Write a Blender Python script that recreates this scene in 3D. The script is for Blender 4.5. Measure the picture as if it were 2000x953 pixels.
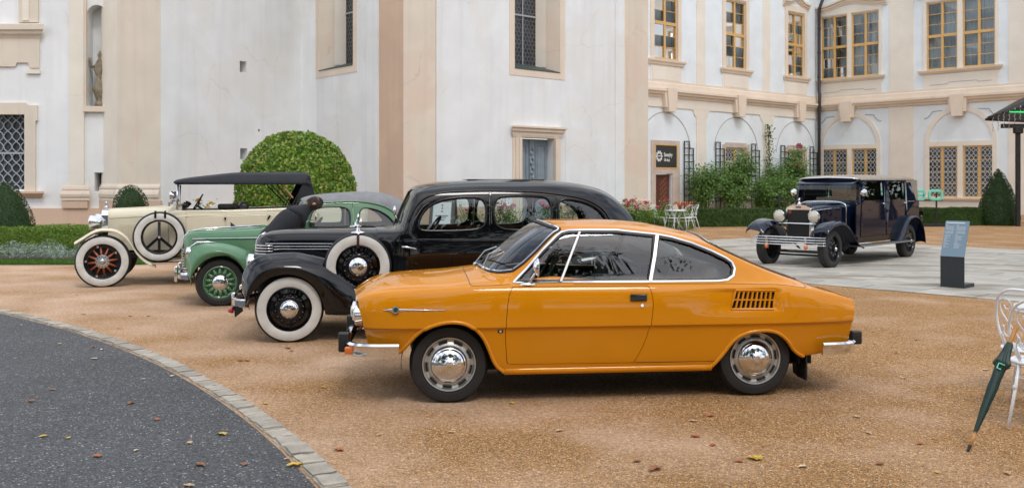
import bpy, bmesh, math, random
import numpy as np
from mathutils import Vector, Matrix, noise as mnoise
from mathutils.geometry import delaunay_2d_cdt

for o in list(bpy.data.objects): bpy.data.objects.remove(o, do_unlink=True)
scene = bpy.context.scene
COL = scene.collection
random.seed(7); RNG = np.random.default_rng(7)
R = math.radians

# ---------------------------------------------------------------- camera
cam_d = bpy.data.cameras.new('camera'); cam = bpy.data.objects.new('camera', cam_d); COL.objects.link(cam)
cam.location = (0, 0, 1.67); cam.rotation_euler = (R(90), 0, 0)
cam_d.sensor_width = 36; cam_d.lens = 34.2; cam_d.shift_y = -0.05925; cam_d.clip_end = 2000; cam_d.clip_start = .05
cam_d.dof.use_dof = True; cam_d.dof.focus_distance = 8.2; cam_d.dof.aperture_fstop = 5.6
scene.camera = cam

# ---------------------------------------------------------------- sky, sun, exposure
SUN_EL, SUN_AZ = R(56), R(160)      # azimuth clockwise from +Y: behind the camera, to its right
world = bpy.data.worlds.new('World'); scene.world = world; world.use_nodes = True
wn = world.node_tree.nodes; wl = world.node_tree.links
bg = wn['Background']; sky = wn.new('ShaderNodeTexSky'); sky.sky_type = 'NISHITA'; sky.sun_disc = False
sky.sun_elevation = SUN_EL; sky.sun_rotation = SUN_AZ; sky.air_density = 1.0; sky.dust_density = 3.0; sky.ozone_density = 1.0
# thin broken cloud over the whole dome
tc = wn.new('ShaderNodeTexCoord'); mp = wn.new('ShaderNodeMapping'); mp.inputs['Scale'].default_value = (1, 1, 2.2)
nz = wn.new('ShaderNodeTexNoise'); nz.inputs['Scale'].default_value = 2.6; nz.inputs['Detail'].default_value = 6; nz.inputs['Roughness'].default_value = .55
cr = wn.new('ShaderNodeMapRange'); cr.inputs['From Min'].default_value = .36; cr.inputs['From Max'].default_value = .60
cr.inputs['To Min'].default_value = .1; cr.inputs['To Max'].default_value = 1
mx = wn.new('ShaderNodeMix'); mx.data_type = 'RGBA'; mx.inputs['B'].default_value = (8.6, 8.9, 9.3, 1)
wl.new(tc.outputs['Generated'], mp.inputs[0]); wl.new(mp.outputs[0], nz.inputs['Vector']); wl.new(nz.outputs[0], cr.inputs['Value'])
wl.new(cr.outputs[0], mx.inputs['Factor']); wl.new(sky.outputs[0], mx.inputs['A']); wl.new(mx.outputs['Result'], bg.inputs['Color'])
bg.inputs['Strength'].default_value = .13
sun_d = bpy.data.lights.new('sun', 'SUN'); sun = bpy.data.objects.new('sun', sun_d); COL.objects.link(sun)
sun_d.energy = .7; sun_d.angle = R(14); sun_d.color = (1, .975, .94)
sd = Vector((math.sin(SUN_AZ)*math.cos(SUN_EL), math.cos(SUN_AZ)*math.cos(SUN_EL), math.sin(SUN_EL)))
sun.rotation_euler = sd.to_track_quat('Z', 'Y').to_euler(); sun.location = (12, -20, 30)
scene.view_settings.view_transform = 'Standard'; scene.view_settings.look = 'None'
scene.view_settings.exposure = 0.46; scene.view_settings.gamma = 1
scene.cycles.use_denoising = True
scene.cycles.max_bounces = 8; scene.cycles.transparent_max_bounces = 24; scene.cycles.caustics_reflective = False; scene.cycles.caustics_refractive = False

# ---------------------------------------------------------------- materials
MATS = {}
def mat(name, col, rough=.6, metal=0, coat=0, var=0, vscale=6, bump=0, bscale=40, spec=.5, vdet=4, stretch=None):
    """procedural Principled material; var = brightness wander, bump = fine relief"""
    if name in MATS: return MATS[name]
    m = bpy.data.materials.new(name); m.use_nodes = True; MATS[name] = m
    n = m.node_tree.nodes; l = m.node_tree.links; b = n['Principled BSDF']
    b.inputs['Base Color'].default_value = (*col, 1); b.inputs['Roughness'].default_value = rough; b.inputs['Metallic'].default_value = metal
    b.inputs['Coat Weight'].default_value = coat; b.inputs['Coat Roughness'].default_value = .03; b.inputs['Specular IOR Level'].default_value = spec
    t = None
    if var or bump:
        t = n.new('ShaderNodeTexCoord')
        vec = t.outputs['Object']
        if stretch:
            mp = n.new('ShaderNodeMapping'); mp.inputs['Scale'].default_value = stretch; l.new(vec, mp.inputs[0]); vec = mp.outputs[0]
    if var:
        z = n.new('ShaderNodeTexNoise'); z.inputs['Scale'].default_value = vscale; z.inputs['Detail'].default_value = vdet; l.new(vec, z.inputs['Vector'])
        r = n.new('ShaderNodeMapRange'); r.inputs['From Min'].default_value = .3; r.inputs['From Max'].default_value = .7
        r.inputs['To Min'].default_value = 1-var; r.inputs['To Max'].default_value = 1+var; l.new(z.outputs[0], r.inputs['Value'])
        mm = n.new('ShaderNodeMix'); mm.data_type = 'RGBA'; mm.blend_type = 'MULTIPLY'; mm.inputs['Factor'].default_value = 1
        mm.inputs['A'].default_value = (*col, 1); l.new(r.outputs[0], mm.inputs['B']); l.new(mm.outputs['Result'], b.inputs['Base Color'])
    if bump:
        z2 = n.new('ShaderNodeTexNoise'); z2.inputs['Scale'].default_value = bscale; z2.inputs['Detail'].default_value = 4; l.new(vec, z2.inputs['Vector'])
        bp = n.new('ShaderNodeBump'); bp.inputs['Strength'].default_value = bump; bp.inputs['Distance'].default_value = .02
        l.new(z2.outputs[0], bp.inputs['Height']); l.new(bp.outputs[0], b.inputs['Normal'])
    return m
def glass_mat(name, tint=(.75, .85, .82), ior=1.5, rough=0.0):
    if name in MATS: return MATS[name]
    m = bpy.data.materials.new(name); m.use_nodes = True; MATS[name] = m
    n = m.node_tree.nodes; l = m.node_tree.links; n.remove(n['Principled BSDF'])
    tr = n.new('ShaderNodeBsdfTransparent'); tr.inputs[0].default_value = (*tint, 1)
    gl = n.new('ShaderNodeBsdfGlossy'); gl.inputs['Roughness'].default_value = rough; gl.inputs['Color'].default_value = (.95, .97, 1, 1)
    fr = n.new('ShaderNodeFresnel'); fr.inputs['IOR'].default_value = ior; mx = n.new('ShaderNodeMixShader')
    l.new(fr.outputs[0], mx.inputs[0]); l.new(tr.outputs[0], mx.inputs[1]); l.new(gl.outputs[0], mx.inputs[2])
    l.new(mx.outputs[0], n['Material Output'].inputs[0])
    return m

# ---------------------------------------------------------------- object helpers
def tag(o, label=None, cat=None, group=None, kind=None):
    if label: o['label'] = label
    if cat: o['category'] = cat
    if group: o['group'] = group
    if kind: o['kind'] = kind
    return o
def empty(name, loc=(0, 0, 0), rz=0, parent=None):
    o = bpy.data.objects.new(name, None); COL.objects.link(o); o.location = loc; o.rotation_euler = (0, 0, rz); o.empty_display_size = .1
    if parent: o.parent = parent
    return o
def mobj(name, v, f, m=None, parent=None, smooth=False, normals=None, auto=None):
    me = bpy.data.meshes.new(name); me.from_pydata([tuple(p) for p in v], [], [tuple(int(i) for i in q) for q in f])
    if m: me.materials.append(m)
    if smooth or normals is not None: me.polygons.foreach_set('use_smooth', [True]*len(me.polygons))
    me.update()
    if auto is not None and hasattr(me, 'set_sharp_from_angle'): me.set_sharp_from_angle(angle=R(auto))
    if normals is not None: me.normals_split_custom_set_from_vertices([tuple(q) for q in normals])
    o = bpy.data.objects.new(name, me); COL.objects.link(o)
    if parent: o.parent = parent
    return o
def inst(src, name, parent=None, loc=(0, 0, 0), rot=(0, 0, 0), scale=(1, 1, 1)):
    o = bpy.data.objects.new(name, src.data); COL.objects.link(o); o.location = loc; o.rotation_euler = rot; o.scale = scale
    if parent: o.parent = parent
    return o
def copy_tree(o, parent=None):
    c = o.copy(); COL.objects.link(c)
    if parent: c.parent = parent
    for ch in o.children: copy_tree(ch, c)
    return c
class MB:
    """collects shapes, links them as one mesh"""
    def __init__(s): s.v = []; s.f = []
    def add(s, v, f):
        k = len(s.v); s.v += [tuple(p) for p in v]; s.f += [tuple(i+k for i in q) for q in f]; return s
    def box(s, c, d, rz=0, top=1.0):
        """box centre c, size d, turned rz; top = taper of the upper face"""
        ca, sa = math.cos(rz), math.sin(rz); v = []
        for z in (-.5, .5):
            k = top if z > 0 else 1
            for x, y in ((-.5, -.5), (.5, -.5), (.5, .5), (-.5, .5)):
                X, Y = x*d[0]*k, y*d[1]*k; v.append((c[0]+X*ca-Y*sa, c[1]+X*sa+Y*ca, c[2]+z*d[2]))
        return s.add(v, [(3, 2, 1, 0), (4, 5, 6, 7), (0, 1, 5, 4), (1, 2, 6, 5), (2, 3, 7, 6), (3, 0, 4, 7)])
    def rbox(s, c, d, r=.03, n=3):
        """rounded box: superellipsoid-like bevelled block"""
        bm = bmesh.new(); bmesh.ops.create_cube(bm, size=1); bmesh.ops.scale(bm, vec=d, verts=bm.verts)
        bmesh.ops.bevel(bm, geom=list(bm.edges), offset=min(r, min(d)*.45), segments=n, profile=.5, affect='EDGES')
        bmesh.ops.translate(bm, vec=c, verts=bm.verts); bm.verts.index_update()
        s.add([v.co[:] for v in bm.verts], [[v.index for v in f.verts] for f in bm.faces]); bm.free(); return s
    def tube(s, pts, r, n=8, closed=False, cap=True):
        P = [Vector(p) for p in pts]; m = len(P); rr = r if hasattr(r, '__len__') else [r]*m
        v = []; up = None
        for i in range(m):
            a = P[(i-1) % m] if closed else P[max(i-1, 0)]; b = P[(i+1) % m] if closed else P[min(i+1, m-1)]
            t = (b-a).normalized() if (b-a).length > 1e-9 else Vector((0, 0, 1))
            if up is None: up = t.orthogonal().normalized()
            up = (up - t*up.dot(t)); up = up.normalized() if up.length > 1e-6 else t.orthogonal().normalized()
            w = t.cross(up)
            for k in range(n):
                an = 2*math.pi*k/n; v.append(P[i]+(up*math.cos(an)+w*math.sin(an))*rr[i])
        f = []
        for i in range(m if closed else m-1):
            j = (i+1) % m
            for k in range(n): f.append((i*n+k, i*n+(k+1) % n, j*n+(k+1) % n, j*n+k))
        if cap and not closed: f += [tuple(range(n))[::-1], tuple((m-1)*n+k for k in range(n))]
        return s.add(v, f)
    def band(s, pts, nrm, w, h):
        """strip of rectangular section w x h along pts; nrm = outward normals"""
        P = [Vector(p) for p in pts]; m = len(P); v = []
        for i in range(m):
            t = (P[min(i+1, m-1)]-P[max(i-1, 0)]).normalized(); n = Vector(nrm[i] if hasattr(nrm[0], '__len__') else nrm); b = t.cross(n).normalized()
            for a, c in ((-.5, -.2), (.5, -.2), (.36, 1), (-.36, 1)): v.append(P[i]+b*a*w+n*c*h)
        f = [(i*4+k, i*4+(k+1) % 4, i*4+4+(k+1) % 4, i*4+4+k) for i in range(m-1) for k in range(4)]
        f += [(3, 2, 1, 0), tuple((m-1)*4+k for k in range(4))]
        return s.add(v, f)
    def lathe(s, prof, n=32, c=(0, 0, 0), axis='z'):
        """prof = [(radius, height)]"""
        v = []; f = []; m = len(prof)
        for r, h in prof:
            for k in range(n):
                a = 2*math.pi*k/n; x, y = r*math.cos(a), r*math.sin(a)
                p = (x, y, h) if axis == 'z' else ((x, h, y) if axis == 'y' else (h, x, y))
                v.append((p[0]+c[0], p[1]+c[1], p[2]+c[2]))
        for i in range(m-1):
            for k in range(n): f.append((i*n+k, i*n+(k+1) % n, (i+1)*n+(k+1) % n, (i+1)*n+k))
        return s.add(v, f)
    def prism(s, poly, h0, h1, fn=None):
        """2-D outline (may be concave) between h0 and h1; fn maps (a, b, h) to a point"""
        fn = fn or (lambda a, b, h: (a, b, h)); n = len(poly); res = delaunay_2d_cdt([Vector(p) for p in poly], [], [list(range(n))], 1, 1e-6)
        vv, ff = res[0], res[2]; k = len(vv)
        v = [fn(p.x, p.y, h0) for p in vv]+[fn(p.x, p.y, h1) for p in vv]
        f = [tuple(q)[::-1] for q in ff]+[tuple(i+k for i in q) for q in ff]
        s.add(v, f); b = len(s.v)
        s.v += [fn(p[0], p[1], h0) for p in poly]+[fn(p[0], p[1], h1) for p in poly]
        s.f += [(b+i, b+(i+1) % n, b+n+(i+1) % n, b+n+i) for i in range(n)]
        return s
    def build(s, name, m=None, parent=None, smooth=False, auto=None):
        o = mobj(name, s.v, s.f, m, parent, smooth or auto is not None, auto=auto)
        bm = bmesh.new(); bm.from_mesh(o.data); bmesh.ops.recalc_face_normals(bm, faces=bm.faces); bm.to_mesh(o.data); bm.free()
        if auto is not None: o.data.set_sharp_from_angle(angle=R(auto))
        return o
def arc(cx, cy, r, a0, a1, n=12): return [(cx+r*math.cos(R(a0+(a1-a0)*i/n)), cy+r*math.sin(R(a0+(a1-a0)*i/n))) for i in range(n+1)]
def resample(pts, step, closed=False):
    P = np.array(pts, float)
    if closed: P = np.vstack([P, P[:1]])
    d = np.r_[0, np.cumsum(np.linalg.norm(np.diff(P, axis=0), axis=1))]
    n = max(2, int(math.ceil(d[-1]/step))); t = np.linspace(0, d[-1], n+1)
    t = np.unique(np.r_[t, d]); t = t[np.r_[True, np.diff(t) > step*.12]]
    out = np.column_stack([np.interp(t, d, P[:, k]) for k in range(P.shape[1])])
    if closed: out = out[:-1]
    return out
def smooth_curve(pts, n=6, closed=False):
    """Catmull-Rom through pts"""
    P = [np.array(p, float) for p in pts]; m = len(P); out = []
    for i in range(m if closed else m-1):
        p0 = P[(i-1) % m] if closed or i > 0 else P[0]*2-P[1]; p1 = P[i]; p2 = P[(i+1) % m]
        p3 = P[(i+2) % m] if closed or i+2 < m else P[-1]*2-P[-2]
        for k in range(n):
            t = k/n; out.append(.5*((2*p1)+(p2-p0)*t+(2*p0-5*p1+4*p2-p3)*t*t+(3*p1-p0-3*p2+p3)*t**3))
    if not closed: out.append(P[-1])
    return [tuple(q) for q in out]
def in_poly(P, poly):
    x, y = P[:, 0], P[:, 1]; c = np.zeros(len(P), bool); n = len(poly)
    for i in range(n):
        x1, y1 = poly[i]; x2, y2 = poly[(i+1) % n]
        k = ((y1 > y) != (y2 > y)); k &= x < (x2-x1)*(y-y1)/((y2-y1) if y2 != y1 else 1e-12)+x1; c ^= k
    return c

# ---------------------------------------------------------------- lofted sheet metal with trimmed panels
def pchip(C, per):
    """monotone cubic through rows of C (n, ...) -> dense samples"""
    C = np.asarray(C, float); n = len(C); d = np.diff(C, axis=0); m = np.zeros_like(C)
    a, b = d[:-1], d[1:]; s = a*b > 0; den = np.where(s, a+b, 1); m[1:-1] = np.where(s, 2*a*b/den, 0); m[0] = d[0]; m[-1] = d[-1]
    t = np.arange((n-1)*per+1)/per; i = np.minimum(t.astype(int), n-2); u = (t-i).reshape((-1,)+(1,)*(C.ndim-1))
    h00 = 2*u**3-3*u**2+1; h10 = u**3-2*u**2+u; h01 = -2*u**3+3*u**2; h11 = u**3-u**2
    return h00*C[i]+h10*m[i]+h01*C[i+1]+h11*m[i+1]
class Loft:
    """control net C[i][j] = (x, half width, z): i runs front to rear, j from the sill up to the centre line"""
    def __init__(s, C, pu=8, pv=8, deform=None, center=True):
        C = np.array(C, float); D = pchip(C, pu); D = np.swapaxes(pchip(np.swapaxes(D, 0, 1), pv), 0, 1)
        s.pu, s.pv = pu, pv; D[:, :, 1] *= -1                      # near side of the car is -y
        s.D = D; s.normals(center)
        if deform is not None: s.D = deform(s.D, s.N); s.normals(center)
        s.nu, s.nv = len(C)-1, C.shape[1]-1
    def normals(s, center):
        gu = np.gradient(s.D, axis=0); gv = np.gradient(s.D, axis=1); N = np.cross(gu, gv)
        N /= np.maximum(np.linalg.norm(N, axis=2, keepdims=True), 1e-9)
        if center: N[:, -1, 1] = 0
        N /= np.maximum(np.linalg.norm(N, axis=2, keepdims=True), 1e-9)
        mid = s.D.reshape(-1, 3).mean(0); mid[1] = 0
        if (np.sum(N*(s.D-mid), axis=2).mean()) < 0: N = -N
        s.N = N
    def ev(s, uv, lift=0.0):
        uv = np.asarray(uv, float); a = np.clip(uv[:, 0], 0, s.nu)*s.pu; b = np.clip(uv[:, 1], 0, s.nv)*s.pv
        i = np.minimum(a.astype(int), s.D.shape[0]-2); j = np.minimum(b.astype(int), s.D.shape[1]-2); fa = (a-i)[:, None]; fb = (b-j)[:, None]
        def bl(G): return G[i, j]*(1-fa)*(1-fb)+G[i+1, j]*fa*(1-fb)+G[i, j+1]*(1-fa)*fb+G[i+1, j+1]*fa*fb
        P = bl(s.D); N = bl(s.N); N /= np.maximum(np.linalg.norm(N, axis=1, keepdims=True), 1e-9)
        return P+N*lift, N
    def inv(s, pts, k=(0, 2), vr=None, ur=None):
        """coordinates pts in axes k (default side view x, z) -> (u, v)"""
        D = s.D[:, :, list(k)]; ua = np.arange(D.shape[0])/s.pu; va = np.arange(D.shape[1])/s.pv
        M = np.ones(D.shape[:2], bool)
        if vr: M &= ((va >= vr[0]) & (va <= vr[1]))[None, :]
        if ur: M &= ((ua >= ur[0]) & (ua <= ur[1]))[:, None]
        out = []
        for p in pts:
            q = np.sum((D-np.array(p))**2, axis=2); q[~M] = 1e9; i, j = np.unravel_index(np.argmin(q), q.shape); uv = np.array([i/s.pu, j/s.pv])
            for _ in range(5):
                e = 1e-3; A = np.array([uv, uv+[e, 0], uv+[0, e], uv-[e, 0], uv-[0, e]]); Q = s.ev(A)[0][:, list(k)]
                J = np.column_stack([(Q[1]-Q[3]), (Q[2]-Q[4])])/(2*e); r = np.array(p)-Q[0]
                st = np.linalg.lstsq(J+np.eye(2)*1e-9, r, rcond=None)[0]; uv = uv+np.clip(st, -.25, .25)
                uv[0] = min(max(uv[0], 0), s.nu); uv[1] = min(max(uv[1], 0 if not vr else vr[0]), s.nv if not vr else vr[1])
            out.append(tuple(uv))
        return out
    def panel(s, name, outer, holes, m, parent, step=(.25, .25), rim=.015, lift=0.0, sides='n', solid=True, bstep=None):
        """trimmed piece of the surface; outer None = all of it; sides n(ear) f(ar) b(oth in one mesh)"""
        if outer is None: outer = [(0, 0), (s.nu, 0), (s.nu, s.nv), (0, s.nv)]
        bs = bstep or min(step)*.5; loops = [resample(outer, bs, True)]+[resample(h, bs, True) for h in holes]
        V = []; E = []
        for L in loops:
            k = len(V); V += [tuple(p) for p in L]; E += [(k+i, k+(i+1) % len(L)) for i in range(len(L))]
        lo = loops[0].min(0); hi = loops[0].max(0)
        ga = np.arange(math.ceil(lo[0]/step[0])*step[0], hi[0], step[0]); gb = np.arange(math.ceil(lo[1]/step[1])*step[1], hi[1], step[1])
        G = np.array([(a, b) for a in ga for b in gb]); 
        if len(G):
            ok = in_poly(G, loops[0])
            for h in loops[1:]: ok &= ~in_poly(G, h)
            allb = np.vstack([l[::1] for l in loops]); G = G[ok]
            if len(G):
                d = np.min(np.abs((G[:, None, :]-allb[None, :, :])/np.array(step)).max(2), axis=1); G = G[d > .28]
            V += [tuple(p) for p in G]
        res = delaunay_2d_cdt([Vector(p) for p in V], E, [], 0, 1e-7); vv = np.array([(p.x, p.y) for p in res[0]]); ff = np.array([q for q in res[2]])
        c = vv[ff].mean(1); ok = in_poly(c, loops[0])
        for h in loops[1:]: ok &= ~in_poly(c, h)
        ff = ff[ok]; used = np.unique(ff); mp = -np.ones(len(vv), int); mp[used] = np.arange(len(used)); vv = vv[used]; ff = mp[ff]
        P, N = s.ev(vv, lift)
        t = ff[0]; 
        nn = np.cross(P[ff[:, 1]]-P[ff[:, 0]], P[ff[:, 2]]-P[ff[:, 0]]); fl = np.sum(nn*N[ff[:, 0]], axis=1) < 0; ff[fl] = ff[fl][:, ::-1]
        faces = [tuple(q) for q in ff]; NN = list(N); PP = list(P)
        if rim:
            ed = {}
            for q in faces:
                for a, b in ((q[0], q[1]), (q[1], q[2]), (q[2], q[0])): ed[(a, b)] = 1
            for (a, b) in [e for e in ed if (e[1], e[0]) not in ed]:
                if s_center(P[a]) and s_center(P[b]): continue
                k = len(PP); tv = P[b]-P[a]; on = np.cross(tv, N[a]); on /= max(np.linalg.norm(on), 1e-9)
                PP += [P[a], P[b], P[b]-N[b]*rim, P[a]-N[a]*rim]; NN += [on]*4; faces.append((k+1, k, k+3, k+2))
        PP = np.array(PP); NN = np.array(NN)
        def flip(o): return o*np.array([1, -1, 1])
        if sides == 'f': PP, NN = flip(PP), flip(NN); faces = [q[::-1] for q in faces]
        if sides == 'b':
            k = len(PP); faces = faces+[tuple(i+k for i in q)[::-1] for q in faces]; PP = np.vstack([PP, flip(PP)]); NN = np.vstack([NN, flip(NN)])
        return mobj(name, PP, faces, m, parent, True, NN)
    def line(s, uv, lift=0.0, n=None, side='n'):
        P, N = s.ev(np.array(uv), lift); 
        if side == 'f': P = P*[1, -1, 1]; N = N*[1, -1, 1]
        return P, N
def s_center(p): return abs(p[1]) < 1e-6
def shrink(poly, d):
    """move a closed outline inwards by d"""
    P = np.array(poly, float); n = len(P); A = .5*np.sum(P[:, 0]*np.roll(P[:, 1], -1)-np.roll(P[:, 0], -1)*P[:, 1]); sg = 1 if A > 0 else -1
    out = []
    for i in range(n):
        t1 = P[i]-P[i-1]; t2 = P[(i+1) % n]-P[i]; t1 /= max(np.linalg.norm(t1), 1e-9); t2 /= max(np.linalg.norm(t2), 1e-9)
        n1 = np.array([-t1[1], t1[0]]); n2 = np.array([-t2[1], t2[0]]); b = n1+n2; b /= max(np.dot(b, b)/2, .35)
        out.append(tuple(P[i]+sg*d*b))
    return out
# ---------------------------------------------------------------- shared car materials
CHROME = mat('chrome', (.75, .76, .78), .06, 1); BRUSHED = mat('brushed_steel', (.55, .56, .57), .28, 1, var=.06, vscale=30)
RUBBER = mat('tyre_rubber', (.012, .012, .013), .62, var=.25, vscale=9, bump=.15, bscale=90); WHITEWALL = mat('whitewall', (.60, .595, .56), .55, var=.12, vscale=7, vdet=8)
DARK = mat('underside_black', (.01, .01, .01), .8); TRIMBLACK = mat('black_rubber_trim', (.015, .015, .016), .45)
GLASS = glass_mat('car_glass', (.82, .88, .87), 1.75); LAMPGLASS = glass_mat('lamp_glass', (.95, .95, .9), 1.6)
AMBER = mat('amber_lens', (.75, .16, .02), .15, coat=.6); REDLENS = mat('red_lens', (.5, .02, .03), .15, coat=.6)
SEATBLACK = mat('black_vinyl', (.03, .032, .034), .42, var=.15, vscale=20); SEATTAN = mat('tan_leather', (.24, .17, .11), .5, var=.15, vscale=20)
WOODTRIM = mat('varnished_wood', (.20, .06, .02), .25, coat=.5, var=.3, vscale=12, stretch=(1, 8, 8))

def wheel(car, name, x, y, z, prof_t, prof_w, rim_fn, out=-1, rot=0, tm=None, lean=0):
    """wheel hub at (x, y, z); profiles (radius, outward offset); out=-1 faces the near side"""
    w = empty(name, (x, y, z), 0, car); w.rotation_euler = (0, rot, math.pi if out > 0 else 0)
    MB().lathe([(r, -h) for r, h in prof_t], 64, axis='y').build('tyre', tm or RUBBER, w, auto=50)
    if prof_w: MB().lathe([(r, -h) for r, h in prof_w], 64, axis='y').build('whitewall', WHITEWALL, w, smooth=True)
    rim_fn(w); return w
def tyre_prof(R_, r_, w, bulge=.012):
    """tread radius, bead radius, width: from inner bead round to the outer bead; the outer face lies at offset 0"""
    h = R_-r_
    return [(r_, -w), (r_+h*.35, -w-bulge), (r_+h*.8, -w-bulge*.4), (R_-.008, -w+.02), (R_, -w+.035), (R_, -w*.72), (R_-.007, -w*.70), (R_-.007, -w*.66), (R_, -w*.64), (R_, -w*.38), (R_-.007, -w*.36), (R_-.007, -w*.32), (R_, -w*.30), (R_, -.035), (R_-.008, -.02), (r_+h*.8, bulge*.4), (r_+h*.35, bulge), (r_+.006, .004), (r_-.004, -.01)]
def seat(car, x, y, w, m, zb=.32, hb=.5, d=.5, lean=.16, h=.22):
    s = empty('seat', (x, y, zb), 0, car)
    MB().rbox((0, 0, h*.5), (d, w, h), .06).build('cushion', m, s, smooth=True)
    b = MB().rbox((0, 0, hb*.5), (.15, w*.97, hb), .06).build('backrest', m, s, smooth=True); b.location = (d*.45, 0, h*.7); b.rotation_euler = (0, lean, 0)
def steering(car, x, y, z, r=.19, tilt=62, m=None):
    s = MB().tube([(r*math.cos(a), r*math.sin(a), 0) for a in np.linspace(0, 2*math.pi, 33)[:-1]], .012, 8, True)
    for a in (20, 160, 270): s.tube([(0, 0, -.03), (r*math.cos(R(a)), r*math.sin(R(a)), 0)], .01, 6)
    s.tube([(0, 0, 0), (0, 0, -.35)], .018, 6); o = s.build('steering_wheel', m or TRIMBLACK, car, smooth=True); o.location = (x, y, z); o.rotation_euler = (0, R(-tilt), 0)

# ================================================================ orange fastback coupe
def orange_coupe():
    car = empty('coupe_car', (-.553, 8.102, 0), R(6))
    tag(car, 'bright orange two-door fastback coupe parked nearest, in front of the black saloon', 'car', 'vintage cars on display')
    PAINT = mat('orange_paint', (.64, .238, .004), .5, coat=.85, var=.02, vscale=3, spec=0)
    f = lambda x, xs, ys: float(np.interp(x, xs, ys))
    ZB = ([-.7, -.25, .35, 2.0, 2.75, 3.3], [.37, .37, .222, .222, .30, .35])
    Z7 = ([-.7, -.62, -.5, -.3, 0, .2, .5, 1.5, 2.1, 2.57, 2.8, 3.0, 3.15, 3.26, 3.3], [.79, .815, .84, .858, .876, .888, .895, .89, .885, .873, .845, .80, .765, .735, .72])
    KY = ([-.7, -.62, -.5, -.3, 0, .4, 2.4, 2.8, 3.0, 3.15, 3.26], [.87, .915, .945, .975, .995, 1, 1, .975, .94, .90, .855])
    S = [(-.69, (-.70, .60, .795), (-.71, .52, .80), (-.72, .38, .80), (-.735, .2, .80), (-.74, 0, .80)),
         (-.62, (-.62, .635, .835), (-.63, .53, .845), (-.64, .38, .85), (-.655, .2, .852), (-.66, 0, .853)),
         (-.50, (-.50, .655, .862), (-.50, .54, .882), (-.51, .38, .89), (-.51, .2, .895), (-.51, 0, .897)),
         (-.30, (-.30, .675, .878), (-.30, .55, .90), (-.30, .38, .912), (-.30, .2, .92), (-.30, 0, .922)),
         (0, (0, .69, .893), (0, .56, .916), (0, .40, .932), (0, .2, .943), (0, 0, .947)),
         (.20, (.20, .70, .905), (.20, .59, .928), (.19, .42, .95), (.18, .21, .964), (.18, 0, .97)),
         (.38, (.38, .71, .910), (.37, .63, .930), (.30, .44, .958), (.25, .22, .975), (.235, 0, .982)),
         (.44, (.45, .713, .912), (.45, .655, .938), (.335, .45, .968), (.275, .22, .985), (.255, 0, .992)),
         (.62, (.63, .715, .912), (.66, .625, 1.10), (.55, .44, 1.145), (.495, .22, 1.17), (.475, 0, 1.18)),
         (.80, (.80, .715, .911), (.85, .572, 1.275), (.775, .42, 1.31), (.735, .21, 1.332), (.72, 0, 1.34)),
         (.90, (.90, .715, .910), (.925, .56, 1.303), (.845, .41, 1.335), (.80, .2, 1.352), (.785, 0, 1.357)),
         (1.0, (1.0, .715, .909), (1.0, .555, 1.313), (.95, .40, 1.345), (.92, .2, 1.36), (.91, 0, 1.364)),
         (1.25, (1.25, .715, .907), (1.25, .553, 1.315), (1.25, .40, 1.347), (1.25, .2, 1.362), (1.25, 0, 1.367)),
         (1.60, (1.60, .715, .904), (1.60, .552, 1.285), (1.60, .40, 1.32), (1.60, .2, 1.338), (1.60, 0, 1.344)),
         (1.90, (1.90, .713, .90), (1.90, .555, 1.225), (1.90, .41, 1.262), (1.90, .21, 1.285), (1.90, 0, 1.293)),
         (2.08, (2.08, .712, .90), (2.08, .56, 1.17), (2.08, .42, 1.21), (2.08, .21, 1.238), (2.08, 0, 1.248)),
         (2.30, (2.30, .710, .895), (2.30, .568, 1.075), (2.30, .43, 1.105), (2.30, .22, 1.123), (2.30, 0, 1.128)),
         (2.55, (2.55, .706, .888), (2.55, .58, .972), (2.55, .44, .99), (2.55, .22, 1.0), (2.55, 0, 1.005)),
         (2.82, (2.82, .695, .852), (2.82, .59, .878), (2.82, .44, .893), (2.82, .22, .901), (2.82, 0, .905)),
         (3.00, (3.00, .665, .808), (3.00, .585, .818), (3.00, .42, .828), (3.00, .21, .832), (3.00, 0, .833)),
         (3.15, (3.15, .635, .771), (3.16, .56, .776), (3.17, .40, .782), (3.18, .2, .785), (3.18, 0, .786)),
         (3.24, (3.25, .60, .738), (3.27, .53, .742), (3.29, .38, .743), (3.31, .2, .744), (3.315, 0, .744))]
    C = []
    for x, *top in S:
        k = f(x, *KY); z7 = f(x, *Z7); zb = f(x, *ZB); e = .10*max(0, (x-2.6)/.66); n = .26*max(0, (-.35-x)/.34)*1.0
        ln = lambda z: x-e*(.75-z)*1.6+n*(.79-z)*.9
        row = [(.62, zb-.008), (.728, zb), (.758, zb+.075), (.796, .568), (.812, .586), (.806, .586+.5*(z7-.586)), (.786, z7-.048), (.752, z7)]
        C.append([(ln(z), y*k, z) for y, z in row]+list(top))
    def scoop(D, N):
        x, z = D[:, :, 0], D[:, :, 2]; a = np.clip((x-1.75)/.45, 0, 1)*(x < 2.56); b = np.clip((z-.685)/.012, 0, 1)*np.clip((.848-z)/.012, 0, 1)
        return D-N*(a*a*b*.022)[:, :, None]
    L = Loft(C, deform=scoop)
    side = lambda pts, vr=(0, 7): L.inv(pts, vr=vr)
    archf = [(-.431, .36), (-.385, .385), (-.335, .43), (-.298, .474), (-.241, .537), (-.165, .586), (-.069, .617), (.027, .627), (.123, .611), (.2, .567), (.259, .5), (.298, .42), (.33, .34), (.366, .276), (.42, .232)]
    archr = [(2.02, .226), (2.076, .283), (2.133, .355), (2.183, .423), (2.25, .482), (2.351, .516), (2.474, .523), (2.566, .50), (2.644, .442), (2.697, .371), (2.754, .325), (2.80, .305)]
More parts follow.
